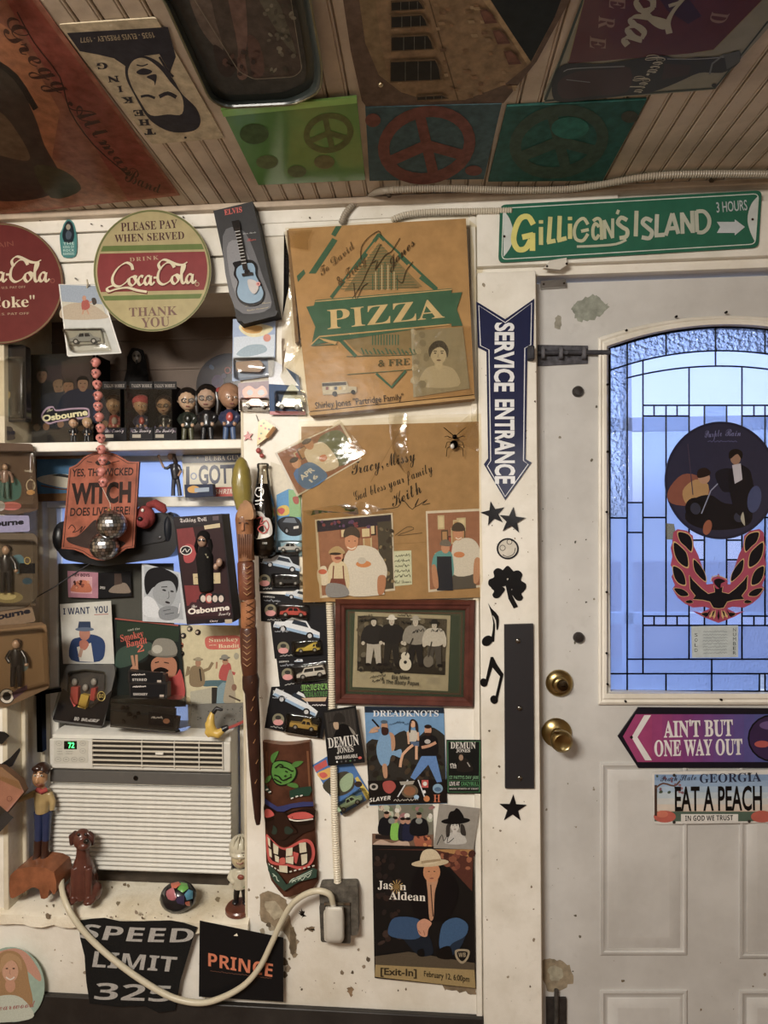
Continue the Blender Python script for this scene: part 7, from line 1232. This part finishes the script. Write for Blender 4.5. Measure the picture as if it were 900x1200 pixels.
p.part('picture').poly(k((270,740),(475,700),(475,860),(270,855)),'#b5b09a'); p.poly(k((475,700),(530,700),(530,860),(475,860)),'#33302c'); p.blob(k((390,640),(550,630),(640,640),(600,860),(520,855),(545,700),(400,690)),'#4f6f78'); p.poly(k((530,700),(580,650),(640,660),(590,860),(520,855)),'#7d9aa4')
p.blob(k((270,520),(340,490),(400,540),(400,680),(270,680)),'#8a7656'); p.line(k((270,540),(235,590),(255,500)),4,'#8a7656'); p.line(k((390,545),(450,520),(485,460)),3.5,'#8a7656'); p.ell(*k((345,465))[0],3.4,4.6,'#a87a5a'); p.ell(*k((345,432))[0],6,1.8,'#8f8468'); p.ell(*k((345,425))[0],3.6,2,'#9f9478'); p.line(k((360,520),(375,640)),1.6,'#2a2420')
p.blob(k((550,540),(590,470),(650,470),(665,560),(640,630),(550,620)),'#b23a34'); p.line(k((560,545),(640,550),(700,570)),3.5,'#b23a34'); p.line(k((520,520),(525,455)),2.2,'#a87a5a'); p.ell(*k((605,445))[0],3.6,4.8,'#b0805e'); p.ell(*k((600,420))[0],6.5,1.7,'#77736a',-8); p.ell(*k((598,405))[0],4,2.6,'#8d8a80'); p.line(k((585,440),(625,440)),1.3,'#1a1614'); p.blob(k((640,540),(680,590),(700,850),(600,850),(590,780)),'#a89c84'); p.ell(*k((712,400))[0],3,4,'#a8a490'); p.line(k((640,780),(750,830)),2,'#5a4a3c'); p.ell(*k((690,700))[0],3,4,'#8a6450')
p.part('lettering').blob(k((410,270),(430,215),(560,205),(740,210),(745,320),(560,335),(440,330)),'#c8503c'); p.text('Smokey',[k((450,265))[0],k((735,255))[0],k((733,215))[0],k((448,228))[0]],'#e2d4ac','serif'); p.text('Bandit',[k((540,322))[0],k((740,318))[0],k((738,280))[0],k((538,285))[0]],'#e2d4ac','serif'); p.text('and the',[k((450,300))[0],k((520,298))[0],k((520,285))[0],k((450,288))[0]],'#e2d4ac','serif'); p.build(o)
for i,(x,y,c,w_) in enumerate(((222.5,737,'#5a564c','topmost left'),(232,741,'#3a2c28','top right'),(215,745,'#2c2c34','upper left'),(212,756,'#b0603c','orange one, second from bottom'),(213,766,'#3a3430','lowest'))):
    o=obj('pin_badge',MB().ink(c).lathe([(0,.004),(.0075,.003),(.0085,0)],wl(.136).p(x,y),(0,-1,0),18),'gloss',None,'small round pin badge on the cream film poster edge, the '+w_,'badge','pin badges between the film posters'); p=Pr(wl(.136),.0044); p.part('picture').ell(x-1,y,1.8,1.5,'#c9b8a0'); p.ell(x+1.2,y+.6,1.2,1.2,'#1a1614'); p.build(o)
o=obj('speckled_board',MB().slab(wl(.128),[(220,826),(289,824),(292,848),(221,860)],.006,'#77756e'),'paper',None,'grey speckled board with a red lower edge, lying behind the yellow beak toy','board'); p=Pr(wl(.128),.0064); p.part('speck').speck(222,828,288,846,28,['#3a3834','#4a4844'],.4,.9,5); p.part('red_edge').line([(221,857),(245,856),(268,853),(290,843)],3.2,'#a83428',3); p.build(o)
o=obj('orange_box',MB().slab(wl(.120),[(282,727),(293,725),(295,805),(285,806)],.010,'#c8843a'),'paper',None,'narrow orange and yellow box edge between the cream film poster and the stick','box'); p=Pr(wl(.120),.0104); p.part('label').rect(284,738,291,758,'#dcc254'); p.rect(284,790,293,802,'#dcc254'); p.line([(283,775),(294,772)],2,'#1f1a18'); p.build(o)
# cassette tapes and their clear tray
def tape(q,y,th,label,t): 
    o=obj('cassette_tape',MB().slab(wl(y),q,th,'#1f1c1c','#2b2726'),'plastic',None,label,'cassette','boxed tapes stacked before the film poster',bev=.001); p=Pr(wl(y),th+.0006); (x0,y0),(x1,_),(_,y1),_=q; p.part('label').poly([(x0+2,y0+2),(x1-2,y0+2),(x1-3,y1-2),(x0+2,y1-2)],'#121114'); p.text(t,(x0+5,y1-4,x0+22,y1-4,2.8),'#c8c0b8','sans'); p.scrib(x0+5,y0+5.5,x0+20,y0+5,2,'#d8d0c8',.9,6,1); p.rect(x1-9,y1-5,x1-4,y1-2.5,'#b8a898'); p.build(o)
tape([(150,786),(193,791),(195,802),(150,800)],.092,.020,'upper black cassette box of the stack before the dark film poster','STEREO'); tape([(151,800),(196,801),(196,819),(152,818)],.086,.024,'lower black cassette box with white print, resting on the clear tray','SMOKEY')
TY=.075; root=obj('tape_tray',MB().slab(wl(TY),[(131,833),(208,842),(206,857),(129,851)],.022,'#171514'),'plastic',None,'wide clear plastic tray of black toy cars and tapes on top of the air conditioner','tray',bev=.001)
obj('inner_tray',MB().slab(wl(TY),[(134,824),(205,831),(205,845),(132,836)],.010,'#1d1b1a',None,0),'plastic',root); m=MB(); rs=random.Random(8)
for i in range(9): x,y=rs.uniform(138,165),rs.uniform(829,846); o=obj('wheel',MB().ink(rs.choice(['#3a3634','#17151a','#5a5450'])).lathe([(0,.003),(.005,.002),(.006,0)],wl(TY).p(x,y,.024),(0,-1,0),10),'metal',root)
p=Pr(wl(TY),.0245); p.part('label').poly([(174,834),(204,838),(203,852),(174,849)],'#121012'); p.scrib(178,842,190,842,3,'#b8b0a8',.8,5,3); p.ell(195,845,4,3,'#8a5a3a'); p.line([(130,851),(205,858)],.8,'#8a8680'); p.build(root)
cb=[(130,819),(204,819),(216,822),(219,830),(218,856),(205,859),(129,852)]
obj('clear_lid',MB().slab(wl(TY),cb,.034,None,None,-.002),'clear_plastic',root)
# yellow beak toy
f=FG(.055); m=MB().ink('#d2aa1c'); f.t(m,[(249,834,0),(247,842,2),(246,850,3),(249,858,3)],[2.5,4.5,6,6]); f.t(m,[(246,852,3),(243,859,5),(246,863,4)],[5,3.5,2.5]); f.t(m,[(248,858,3),(256,860,3),(262,855,1)],[5.5,5.5,3.5]); f.t(m,[(244,848,4),(240,848,5)],[2,1.2])
root=obj('beak_toy',m,'plastic',None,'bright yellow rubber beak-shaped toy with black ends, on top of the air conditioner','toy',rm=.0022); m=MB().ink('#17171a'); f.t(m,[(250,835,0),(254,830,0),(261,832,-1)],[3,2.6,1.5]); obj('black_tip',m,'plastic',root,sm=60); m=MB().ink('#17171a'); f.t(m,[(261,855,1),(267,852,0)],[4.2,3]); obj('black_collar',m,'plastic',root,sm=60)
# ================= air conditioner =================
AY=.070; AP=wl(AY); AB=.30; AW='#d6d3c8'
tl,tr,br,bl=(57,868),(268,868),(277,1023),(60,1011)
x0,x1=AP.p(58,900).x,AP.p(270,900).x; z1=AP.p(160,866).z; z0=AP.p(160,1018).z
root=empty('air_conditioner',Ve(((x0+x1)/2,AY+.1,z0)),'white window air conditioner with louvred front and green digits, standing in the window','air conditioner')
m=MB().ink(AW); m.loft([[Ve((x0+a,AY+d,z0)),Ve((x1-a,AY+d,z0)),Ve((x1-a,AY+d,z1+t)),Ve((x0+a,AY+d,z1+t))] for a,d,t in ((0.003,.010,0),(0.002,.012,.004),(.006,.03,.013),(.010,.20,.015))])
obj('casing',m,'plastic',root,bev=.002,sm=30)
fp=Pl((0,AY,0),(0,-1,0))
def fz(py): return AP.p(165,py).z
yt,yb1,yb2,yl0,yl1=868,905,921,922,1021
fr=obj('front_panel',MB().ink(AW).box(*bx(x0,x1,AY,AY+.012,fz(903),fz(868))),'plastic',root,bev=.003)
obj('grey_band',MB().ink('#5e5c58').box(*bx(x0+.001,x1-.001,AY+.001,AY+.012,fz(919),fz(905))),'plastic',root,bev=.001)
obj('band_badge',MB().ink('#4a4a4c').lathe([(0,.0012),(.006,.001),(.007,0)],AP.p(159,912,-.0005),(0,-1,0),16),'metal',root)
N=19; h=(fz(yl0)-fz(yl1))/N; first=None
obj('louvre_backing',MB().ink('#57544c').box(*bx(x0+.004,x1-.004,AY+.010,AY+.013,fz(yl1)+.002,fz(yl0))),'plastic',root)
for i in range(N):
    zc=fz(yl0)-h*(i+.5)
    if first is None:
        mm=MB().ink(AW); mm.loft([[Ve((x,AY+.012,zc-h*.5+.0008)),Ve((x,AY-.001,zc-h*.42)),Ve((x,AY-.003,zc-h*.1)),Ve((x,AY+.001,zc+h*.30)),Ve((x,AY+.012,zc+h*.40))] for x in (x0,x1)]); first=obj('louvre_slat',mm,'plastic',root,sm=40); fz0=zc
    else: o=first.copy(); C.objects.link(o); o.location.z+=zc-fz0
# vent with slats and dividers, control panel
vx0,vx1=AP.p(108,880).x,AP.p(262,880).x
vt=obj('air_vent',MB().ink('#2a2622').box(*bx(vx0,vx1,AY-.0008,AY+.001,fz(899),fz(867))),'plastic',root)
for i in range(6): z=fz(868.5+i*5.6); obj('vent_slat',MB().ink('#cfc6b2').box(*bx(vx0,vx1,AY-.005,AY-.0005,z-.0024,z+.0018)),'plastic',vt,bev=.0005)
for px in (109,167,205,234,261.5): x=AP.p(px,880).x; obj('vent_divider',MB().ink('#d8d4c8').box(*bx(x-.001,x+.001,AY-.0055,AY-.0005,fz(899),fz(867))),'plastic',vt)
obj('vent_tab',MB().ink('#dedbd0').box(AP.p(187,883,.008),(.022,.006,.006)),'plastic',vt,bev=.001)
cp=obj('control_panel',MB().ink('#c9c6b8').slab(AP,rnd([(63,867.5),(103,867.5),(103,894),(63,895)],2),.0012),'plastic',root)
obj('display',MB().ink('#0c0f0c').slab(AP,[(75,868.5),(90,868.5),(90,878),(75,878)],.0006,None,None,.0013),'gloss',cp)
em,nte,be=base_mat('green_digits'); be.inputs['Base Color'].default_value=lin('#1c6a2c'); be.inputs['Emission Color'].default_value=lin('#3dff6a'); be.inputs['Emission Strength'].default_value=2.2; MT['green_digits']=em
p=Pr(AP,.0022); p.part('digit').text('72',(80,876.5,87,876.5,6.2),'#3dff6a','sans'); p.build(cp,'green_digits'); p=Pr(AP,.0016); p.part('button')
for i,(x,y) in enumerate(((69,871),(97,871),(97,880),(68,890),(77.5,890),(87,890),(96,890))): p.part('button#'); p.line(circ(x,y,3.4,2.8,0,14),.5,'#a09c90',closed=True); p.line([(x-1.5,y),(x+1.5,y)],.6,'#6f6b62')
p.part('lettering'); [p.scrib(67,878+i*3,73,878+i*3,1.2,'#8a867a',.35,4,i) for i in range(3)]; [p.scrib(77,881+i*2.6,85,881+i*2.6,1.2,'#8a867a',.35,4,i) for i in range(2)]; p.build(cp,'plastic')
obj('foot_block',MB().ink('#4a3f34').box(*bx(x0+.03,x1-.03,AY+.06,AY+.10,ZS,z0-.001)),'wood',None,'dark wooden block on the sill carrying the air conditioner','block')
# ================= figures on the sill =================
def sill(px,y):      # photo row of the sill top at depth y
    lo,hi=900,1150
    for _ in range(40):
        mid=(lo+hi)/2
        if wl(y).p(px,mid).z>ZS+.0005: lo=mid
        else: hi=mid
    return lo
# brown glazed dog, sitting
Y=.030; f=FG(Y); b=sill(96,Y); dy=b-1058
m=MB().ink('#5c2a1a'); 
f.t(m,[(98,1046+dy,-2),(98,1030+dy,-1),(97,1014+dy,0),(97,1002+dy,1)],[17,16,12,8]); f.t(m,[(97,1006+dy,1),(97,994+dy,2),(96,985+dy,3)],[8,7,7])
f.e(m,96,983,3,10,12,10); f.e(m,99,990,12,7.5,6,8)
f.t(m,[(88,1016+dy,8),(87,1036+dy,12),(86,1053+dy,13)],[5,4.4,4]); f.t(m,[(104,1016+dy,8),(104,1036+dy,12),(104,1053+dy,13)],[5,4.4,4])
f.e(m,84,1055+dy,16,7,3.6,8); f.e(m,105,1055+dy,16,7,3.6,8); f.e(m,111,1044+dy,3,8,11,10); f.e(m,83,1044+dy,3,7,11,10); f.t(m,[(114,1052+dy,-6),(118,1044+dy,-8),(116,1036+dy,-8)],[3,2.6,1.6])
root=obj('dog_figurine',m,'resin',None,'glossy brown ceramic dog sitting on the sill in front of the air conditioner','figurine',rm=.0022)
for g in (-1,1): m=MB().ink('#4a2015'); f.t(m,[(96+g*7,976,2),(96+g*11,980,2),(96+g*12,990,3)],[3.2,4.4,2.2]); obj('ear',m,'resin',root,sm=60)
m=MB().ink('#120c0b'); f.e(m,101,986,19,3.6,3,2.4); obj('nose',m,'gloss',root)
for x in (92,100): m=MB().ink('#1a100c'); f.e(m,x,978,11.5,1.6,1.9,1.2); obj('eye',m,'gloss',root)
# painted stone
Y=.020; f=FG(Y); b=sill(209,Y); m=MB().ink('#1c1b1e'); st=f.v(209,b-14); f.e(m,209,b-15,0,22,17,17); o=obj('painted_stone',m,'resin',None,'round stone painted in coloured patches with black lines, on the sill','stone',sm=60); s=f.s
def onball(px,py,k): 
    u=(px-209)/22; v=(py-(b-15))/17; d=sqrt(max(.02,1-u*u-v*v)); return wl(Y-17*s*d*k).p(px,py)
for c,pts in (('#b8606a',[(195,-22),(203,-27),(207,-14),(200,-4),(193,-9)]),('#3a2f5a',[(208,-15),(216,-17),(216,-5),(210,0),(202,-3)]),('#c8562c',[(200,-31),(209,-33),(212,-30),(206,-25),(201,-26)]),('#5fae3a',[(212,-32),(219,-31),(221,-25),(214,-20),(208,-24)]),('#3a8aa8',[(221,-24),(226,-22),(226,-13),(219,-11),(216,-18)]),('#c8562c',[(217,-9),(222,-10),(223,-4),(217,-1)]),('#5a5a5c',[(192,-12),(190,-20),(196,-28),(194,-20)]),('#55555a',[(227,-12),(230,-16),(229,-8),(225,-4)])):
    q=[(x,b+yy) for x,yy in pts]; cx=sum(t[0] for t in q)/len(q); cy=sum(t[1] for t in q)/len(q); m=MB().ink(c); ring=[onball(x,y,1.03) for x,y in q]; mid=[onball(cx+(x-cx)*.55,cy+(y-cy)*.55,1.05) for x,y in q]; ce_=onball(cx,cy,1.06); n=len(q)
    m.add(ring+mid+[ce_],[(i,(i+1)%n,n+(i+1)%n,n+i) for i in range(n)]+[(n+i,n+(i+1)%n,2*n) for i in range(n)]); obj('painted_patch',m,'resin',o,sm=60)
# hockey bobblehead
Y=.030; f=FG(Y); b=sill(281,Y); root=empty('hockey_bobblehead',f.v(281,b),'bobblehead with a cream hockey helmet and jersey on a round brown base','figurine'); D=b-1062
obj('base',MB().ink('#6a3218').lathe([(17*f.s,0),(17*f.s,.008),(15.5*f.s,.012),(0,.012)],f.v(281,b),(0,0,1),28),'resin',root)
for g in (-1,1): m=MB().ink('#1a1715'); f.t(m,[(282+g*3.5,1034+D,0),(282+g*5,1044+D,0),(282+g*5.5,1052+D,1)],[4,3.6,3]); obj('leg',m,'resin',root,sm=60); m=MB().ink('#17151a'); f.e(m,282+g*6,1053+D,3,4,2.4,5); obj('skate',m,'resin',root)
m=MB().ink('#c9c2a8'); f.t(m,[(282,1012+D,0),(282,1020+D,0),(282,1034+D,0)],[8,11,10]); f.t(m,[(274,1016+D,0),(270,1024+D,3),(275,1031+D,8)],[4.5,4.5,3.5]); f.t(m,[(290,1016+D,0),(294,1024+D,3),(289,1031+D,8)],[4.5,4.5,3.5]); j=obj('jersey',m,'resin',root,rm=.0022)
m=MB().ink('#1c1c2a'); f.t(m,[(274,1010+D,0),(282,1008+D,1),(291,1010+D,0)],[4,5,4]); obj('shoulder_yoke',m,'resin',j,sm=60); m=MB().ink('#8a3a20'); f.e(m,282,1024+D,10,4,3,2); obj('chest_crest',m,'resin',j); m=MB().ink('#7a8a5a'); f.t(m,[(273,1034+D,5),(282,1036+D,8),(291,1034+D,5)],1.2); obj('hem_stripe',m,'resin',j,sm=60)
m=MB().ink('#c8b488'); f.e(m,282,1001+D,2,11,12,10); f.e(m,281,1003+D,12,2,2.4,2); hd=obj('head',m,'resin',root,rm=.002)
m=MB().ink('#cbc4aa'); f.e(m,282,988+D,0,14,14,13); f.e(m,282,995+D,3,13.5,5,12); he=obj('helmet',m,'resin',root,rm=.002)
for i in (-8,-3,3,8): m=MB().ink('#b0a98e'); f.t(m,[(282+i*1.1,992+D,12.6-abs(i)*.3),(282+i*.9,982+D,11.5-abs(i)*.3),(282+i*.5,976+D,6)],1); obj('helmet_rib',m,'resin',he,sm=60)
for g in (-1,1): m=MB().ink('#e8e4d8'); f.e(m,281+g*4,999+D,11,2,1.5,1.2); obj('eye',m,'gloss',hd); m=MB().ink('#15120f'); f.e(m,281+g*4,999+D,12,.9,1.1,.8); obj('pupil',m,'gloss',hd); m=MB().ink('#5a4420'); f.t(m,[(281+g*2,996+D,12),(281+g*6,995.5+D,11)],.6); obj('eyebrow',m,'resin',hd)
m=MB().ink('#8a4a34'); f.t(m,[(277,1007+D,11.5),(281,1009+D,12),(285,1007+D,11.5)],.7); obj('mouth',m,'resin',hd,sm=60)
# man figurine on a carved orange base
Y=.045; f=FG(Y); b=sill(40,Y); rb=MB().ink('#9a5420'); pl=wl(Y-.03)
top=[(12,b-24),(20,b-38),(40,b-46),(60,b-42),(68,b-30),(64,b-22),(56,b-18),(40,b-16),(26,b-14),(16,b-12)]
q=[(12,b-26),(24,b-34),(44,b-36),(63,b-30),(66,b-8),(62,b-4),(58,b-10),(56,b),(48,b+1),(46,b-9),(38,b-12),(28,b-6),(24,b-4),(14,b+1),(11,b-6)]
root=obj('wooden_stand',MB().ink('#9a5420').slab(wl(Y+.02),sm(q,2,True),.07,None,None,0),'wood',None,'orange-brown carved base with cut-away feet, at the left end of the sill','base',bev=.005)
obj('top_ring',MB().ink('#7a3f18').tube([wl(Y-.015-.018*sin(t)).p(42+15*cos(t),b-37) for t in [i*pi/8 for i in range(16)]],.0025,6,closed=True),'wood',root,sm=60)
root=empty('man_figurine',f.v(48,b-38),'painted toy man in tan shirt and blue trousers on the orange-brown base','figurine'); g0=b-38
g0=b-40
for x,g in ((45,0),(54,1)): m=MB().ink('#1f2f5a'); f.t(m,[(x+1,951,0),(x+.5,968,0),(x,986,0)],[6,5,4.4]); obj('trouser_leg',m,'resin',root,sm=60); m=MB().ink('#3d1f12'); f.t(m,[(x,984,0),(x-1,1000,0),(x-4,g0-2,4),(x-10,g0,8)],[5,4.6,4.2,2.4]); obj('boot',m,'resin',root,sm=60)
m=MB().ink('#b09458'); f.t(m,[(50,926,0),(50,938,0),(50,952,0)],[9,9.5,8]); f.t(m,[(42,929,0),(32,934,3),(20,938,6)],[4.5,3.6,3.2]); f.t(m,[(58,929,0),(62,940,1),(61,950,3)],[4,3.6,3]); obj('shirt',m,'resin',root,rm=.0025)
m=MB().ink('#a0602c'); f.e(m,17,939,7,4,3,3); obj('hand',m,'resin',root); m=MB().ink('#a8281c'); f.t(m,[(44,925,4),(49,928,8),(55,925,4)],3); obj('neckerchief',m,'cloth',root,sm=60)
m=MB().ink('#b8824c'); f.e(m,47,911,3,8.5,12,9); f.e(m,43.5,915,11,2.4,4,3); f.t(m,[(49,920,1),(50,926,0)],4); hd=obj('head',m,'resin',root,rm=.002); m=MB().ink('#33190f'); f.e(m,49,902,-1,10,9,9); f.e(m,43,901,6,6,4,4); obj('hair',m,'resin',hd,sm=60)
for x in (41,48.5): m=MB().ink('#e6dcc8'); f.e(m,x,909,11,1.7,1.4,1); obj('eye',m,'gloss',hd); m=MB().ink('#2a1810'); f.e(m,x,909,12,.8,1,.6); obj('pupil',m,'gloss',hd); m=MB().ink('#3a2014'); f.t(m,[(x-2,906,11),(x+2,905.5,11)],.7); obj('eyebrow',m,'resin',hd)
m=MB().ink('#7a3626'); f.t(m,[(42,919,10.5),(45,920.5,11),(49,919,10)],.7); obj('mouth',m,'resin',hd,sm=60)
# ================= below the sill =================
q=[(92,1079),(108,1077),(122,1076),(140,1080),(165,1080),(200,1079),(216,1082),(231,1087),(226,1100),(217,1130),(211,1150),(205,1184),(186,1187),(170,1179),(140,1180),(105,1176),(101,1150),(99,1120),(94,1100)]
o,p=sheet('speed_limit_cloth',wl(-.022),q,'#191817','black cloth sign with blurred white speed limit words, pinned below the sill','sign',.002,'cloth'); LC='#b8b4ae'
p.part('lettering').text('SPEED',[(93,1099),(226,1104),(228,1088),(99,1083)],LC,'sans',0,1.0,-.12); p.text('LIMIT',[(108,1133),(205,1139),(208,1122),(111,1115)],LC,'sans'); p.text('325',[(110,1171),(200,1174),(203,1156),(113,1152)],LC,'sans'); p.build(o,'cloth')
o,p=sheet('prince_card',wl(-.0185),[(234,1079),(332,1099),(332,1174),(233,1168)],'#131214','square black card with an orange name across it, right of the cloth speed sign','card',.001); p.part('lettering').text('PRINCE',[(244,1132),(319,1145),(320,1130),(244,1117)],'#d8703c','sans'); p.scrib(246,1138,318,1147,1.2,'#7a4a34',.5,18,2); p.build(o)
o,p=sheet('portrait_disc',wl(-.020),circ(14,1154,38,44,-10,44),'#9fb8a8','oval portrait print of a long blond-haired person, at the bottom left corner','print',.0015)
p.part('backdrop').blob([(-20,1125),(10,1112),(30,1116),(46,1138),(46,1150),(20,1130)],'#c99078'); p.part('portrait').blob([(-12,1150),(-8,1128),(4,1115),(20,1116),(30,1130),(34,1150),(38,1178),(20,1190),(-10,1190)],'#a88050'); p.blob([(-20,1196),(-8,1172),(8,1166),(26,1170),(40,1190),(20,1197)],'#c9d0c0'); p.ell(12,1138,9.5,13,'#d09c7c'); p.ell(12,1155,6,8,'#c8906f'); p.blob([(0,1140),(2,1122),(12,1117),(24,1124),(25,1138),(18,1126),(8,1128)],'#b89060')
for x in (8,16): p.ell(x,1135,1.6,.8,'#2a1c18',n=8)
p.line([(7,1145),(12,1148),(17,1145)],1.6,'#e8dcd0',3); p.line([(12,1136),(11,1141),(13,1142)],.6,'#a8705a'); p.part('lettering').text('Yearwood',(-8,1185,42,1180,9),'#a8645c','script'); p.build(o)
# ================= packs hung along the left reveal =================
LG='figure packs hung on the left side of the window'
def pack(q,y,c,label,fig,extra=None,bl=None):
    pl=wl(y); o,p=sheet('figure_pack',pl,rnd(q,4),c,label,'toy pack',.0015,'card',LG); 
    if extra: extra(p)
    p.build(o)
    fx,ft,H,sh,pn,hr=fig; f=FG(y-.016); u=H/7.0; m=MB().ink(pn); 
    for g in (-1,1): f.t(m,[(fx+g*u*.4,ft+3.6*u,0),(fx+g*u*.55,ft+6.8*u,0)],[u*.42,u*.32])
    F_=obj('figure',m,'resin',o,sm=60); m=MB().ink(sh); f.t(m,[(fx,ft+1.3*u,0),(fx,ft+2.2*u,0),(fx,ft+3.8*u,0)],[u*.6,u*.85,u*.7]); f.t(m,[(fx-.8*u,ft+1.6*u,0),(fx-1.4*u,ft+2.6*u,1),(fx-.9*u,ft+3.3*u,2)],u*.3); f.t(m,[(fx+.8*u,ft+1.6*u,0),(fx+1.4*u,ft+2.6*u,1),(fx+1.5*u,ft+3.4*u,2)],u*.3); obj('shirt',m,'resin',F_,sm=60)
    m=MB().ink('#b08a6a'); f.e(m,fx,ft+.6*u,0,u*.55,u*.72,u*.55); f.e(m,fx+1.5*u,ft+3.6*u,2,u*.3,u*.3,u*.3); obj('head',m,'resin',F_,sm=60); m=MB().ink(hr); f.e(m,fx+.1*u,ft+.35*u,-u*.2,u*.66,u*.6,u*.55); obj('hair',m,'resin',F_,sm=60)
    blister(o,pl,bl,.034,.0016,.88); return o
def ex1(p): p.part('picture').blob([(-4,560),(10,556),(24,566),(22,584),(0,586)],'#3f6a62'); p.ell(13,593,12,5,'#b85a50'); p.ell(0,593,6,6,'#a8a49c'); p.line(circ(36,569,5,7,0,14),1.2,'#b8a888',closed=True); p.ell(36,577,5,3,'#b8843c'); p.text('Family',(29,553,38,553,2.4),'#c8c0a8','sans')
pack([(-40,518),(38,520),(45,592),(44,598),(20,603),(-40,600)],-.014,'#5a4534','brown figure pack with a pale loop, highest hanging pack at the left edge',(6,544,40,'#8a6a5a','#3f6a62','#3a2018'),ex1,rc(-30,528,40,592))
def lab(q,y,c,t,tq,label): o,p=sheet('header_card',wl(y),rnd(q,3),c,label,'card',.001,group='bubble-lettered header cards at the left edge'); p.part('lettering').text(t,tq,'#17151f','rom',.05); p.build(o)
lab([(-30,604),(34,604),(35,623),(-30,625)],-.012,'#8a86a8','Osbourne',[(-30,619),(28,614),(28,608),(-30,611)],'lilac header card with dark bubble letters, between the two upper hanging packs')
lab([(-30,712),(36,705),(42,728),(-30,742)],-.013,'#7a6248','Osbourne',[(-30,732),(36,718),(35,712),(-30,724)],'brown header card with dark bubble letters, above the lowest hanging pack')
lab([(-30,497),(14,500),(18,515),(-30,520)],.005,'#3a3028','Osbourne',[(-30,511),(18,509),(18,503),(-30,504)],'dark header card with bubble letters, at the left end of the niche shelf')
def ex2(p): p.part('picture').blob([(12,655),(24,650),(30,662),(20,672)],'#4f7a88'); p.rect(23,660,41,672,'#17171c'); p.line(circ(32,657,3.5,4,0,10),1,'#b8a04c',closed=True); p.ell(32,681,6,4,'#2f4a5a'); p.ell(10,700,17,7,'#8a7a4a'); p.ell(8,699,11,4,'#b8a86a')
pack([(-40,624),(40,625),(44,630),(44,700),(30,712),(-40,722)],-.016,'#5f5140','clear figure pack with a small black bag inside, middle of the hanging packs',(7,640,56,'#17171c','#15151a','#2a1812'),ex2,rc(-30,632,40,708))
def ex3(p): p.part('picture').poly([(-20,740),(54,732),(56,800),(-20,820)],'#7a5c38'); p.ell(8,816,9,9,'#2a2622'); p.ell(8,816,8,8,'#c9c0b0'); p.ell(8,816,5,5,'#2a2622'); p.poly([(14,812),(32,802),(32,808),(16,820)],'#4a2f3a'); p.ell(26,778,8,9,'#5a6a68')
pack([(-40,736),(50,729),(55,735),(58,806),(10,828),(-40,828)],-.018,'#6a4f30','amber figure pack with a long-haired figure in black, lowest of the hanging packs',(19,750,56,'#141216','#151318','#3a2416'),ex3,[(-30,742),(50,735),(54,800),(-30,822)])
# things at lower left: black bird-beak shapes, pink pack, wand, bracket
m=MB().ink('#131214'); pl=wl(-.020); m.slab(pl,[(-20,856),(4,858),(10,863),(2,872),(-20,868)],.004); obj('bat_cutout',m,'plastic',None,'black pointed cut-out at the left edge, the upper one','ornament','black pointed cut-outs at the left edge')
m=MB().ink('#131214'); m.slab(pl,[(-20,905),(0,896),(12,888),(22,877),(23,880),(14,898),(4,901),(-20,912)],.004); obj('bat_cutout',m,'plastic',None,'black pointed cut-out curving up to a tip, the lower one at the left edge','ornament','black pointed cut-outs at the left edge')
o=obj('pink_pack',MB().slab(wl(-.022),[(-30,896),(2,899),(22,915),(28,928),(10,950),(-8,970),(-30,975)],.018,'#a8705c','#6a4a30'),'card',None,'tilted pink and brown toy pack poking in at the left edge, beside the toy man','toy pack',bev=.002); p=Pr(wl(-.022),.0186); p.part('picture').poly([(-20,946),(0,944),(16,958),(0,975),(-20,975)],'#3a3634'); p.poly([(-20,897),(2,899),(22,915),(26,926),(-20,905)],'#8a6440'); p.line(circ(11,936,3,3,0,12),.6,'#7a3a34',closed=True); p.build(o); wrap('clear_cover',wl(-.022),[(-20,905),(20,915),(27,930),(-10,965)],.020,3,3,.006,41,'clear_sleeve',o)
obj('black_wand',MB().ink('#17141a').tube([wl(-.006).p(16,715),wl(.03).p(60,690),wl(.055).p(105,661)],[.0012,.0016,.0022],8),'plastic',None,'thin black wand slanting up from the hanging packs to the black case','wand',sm=60)
o=obj('shelf_bracket',MB().ink('#161417').bar(wl(.11).p(43,812),wl(.11).p(74,807),.012,.02).bar(wl(.11).p(48,814),wl(.11).p(49,880),.016,.02),'metal',None,'black metal bracket on the window side, left of the grey blister pack','bracket',bev=.001)
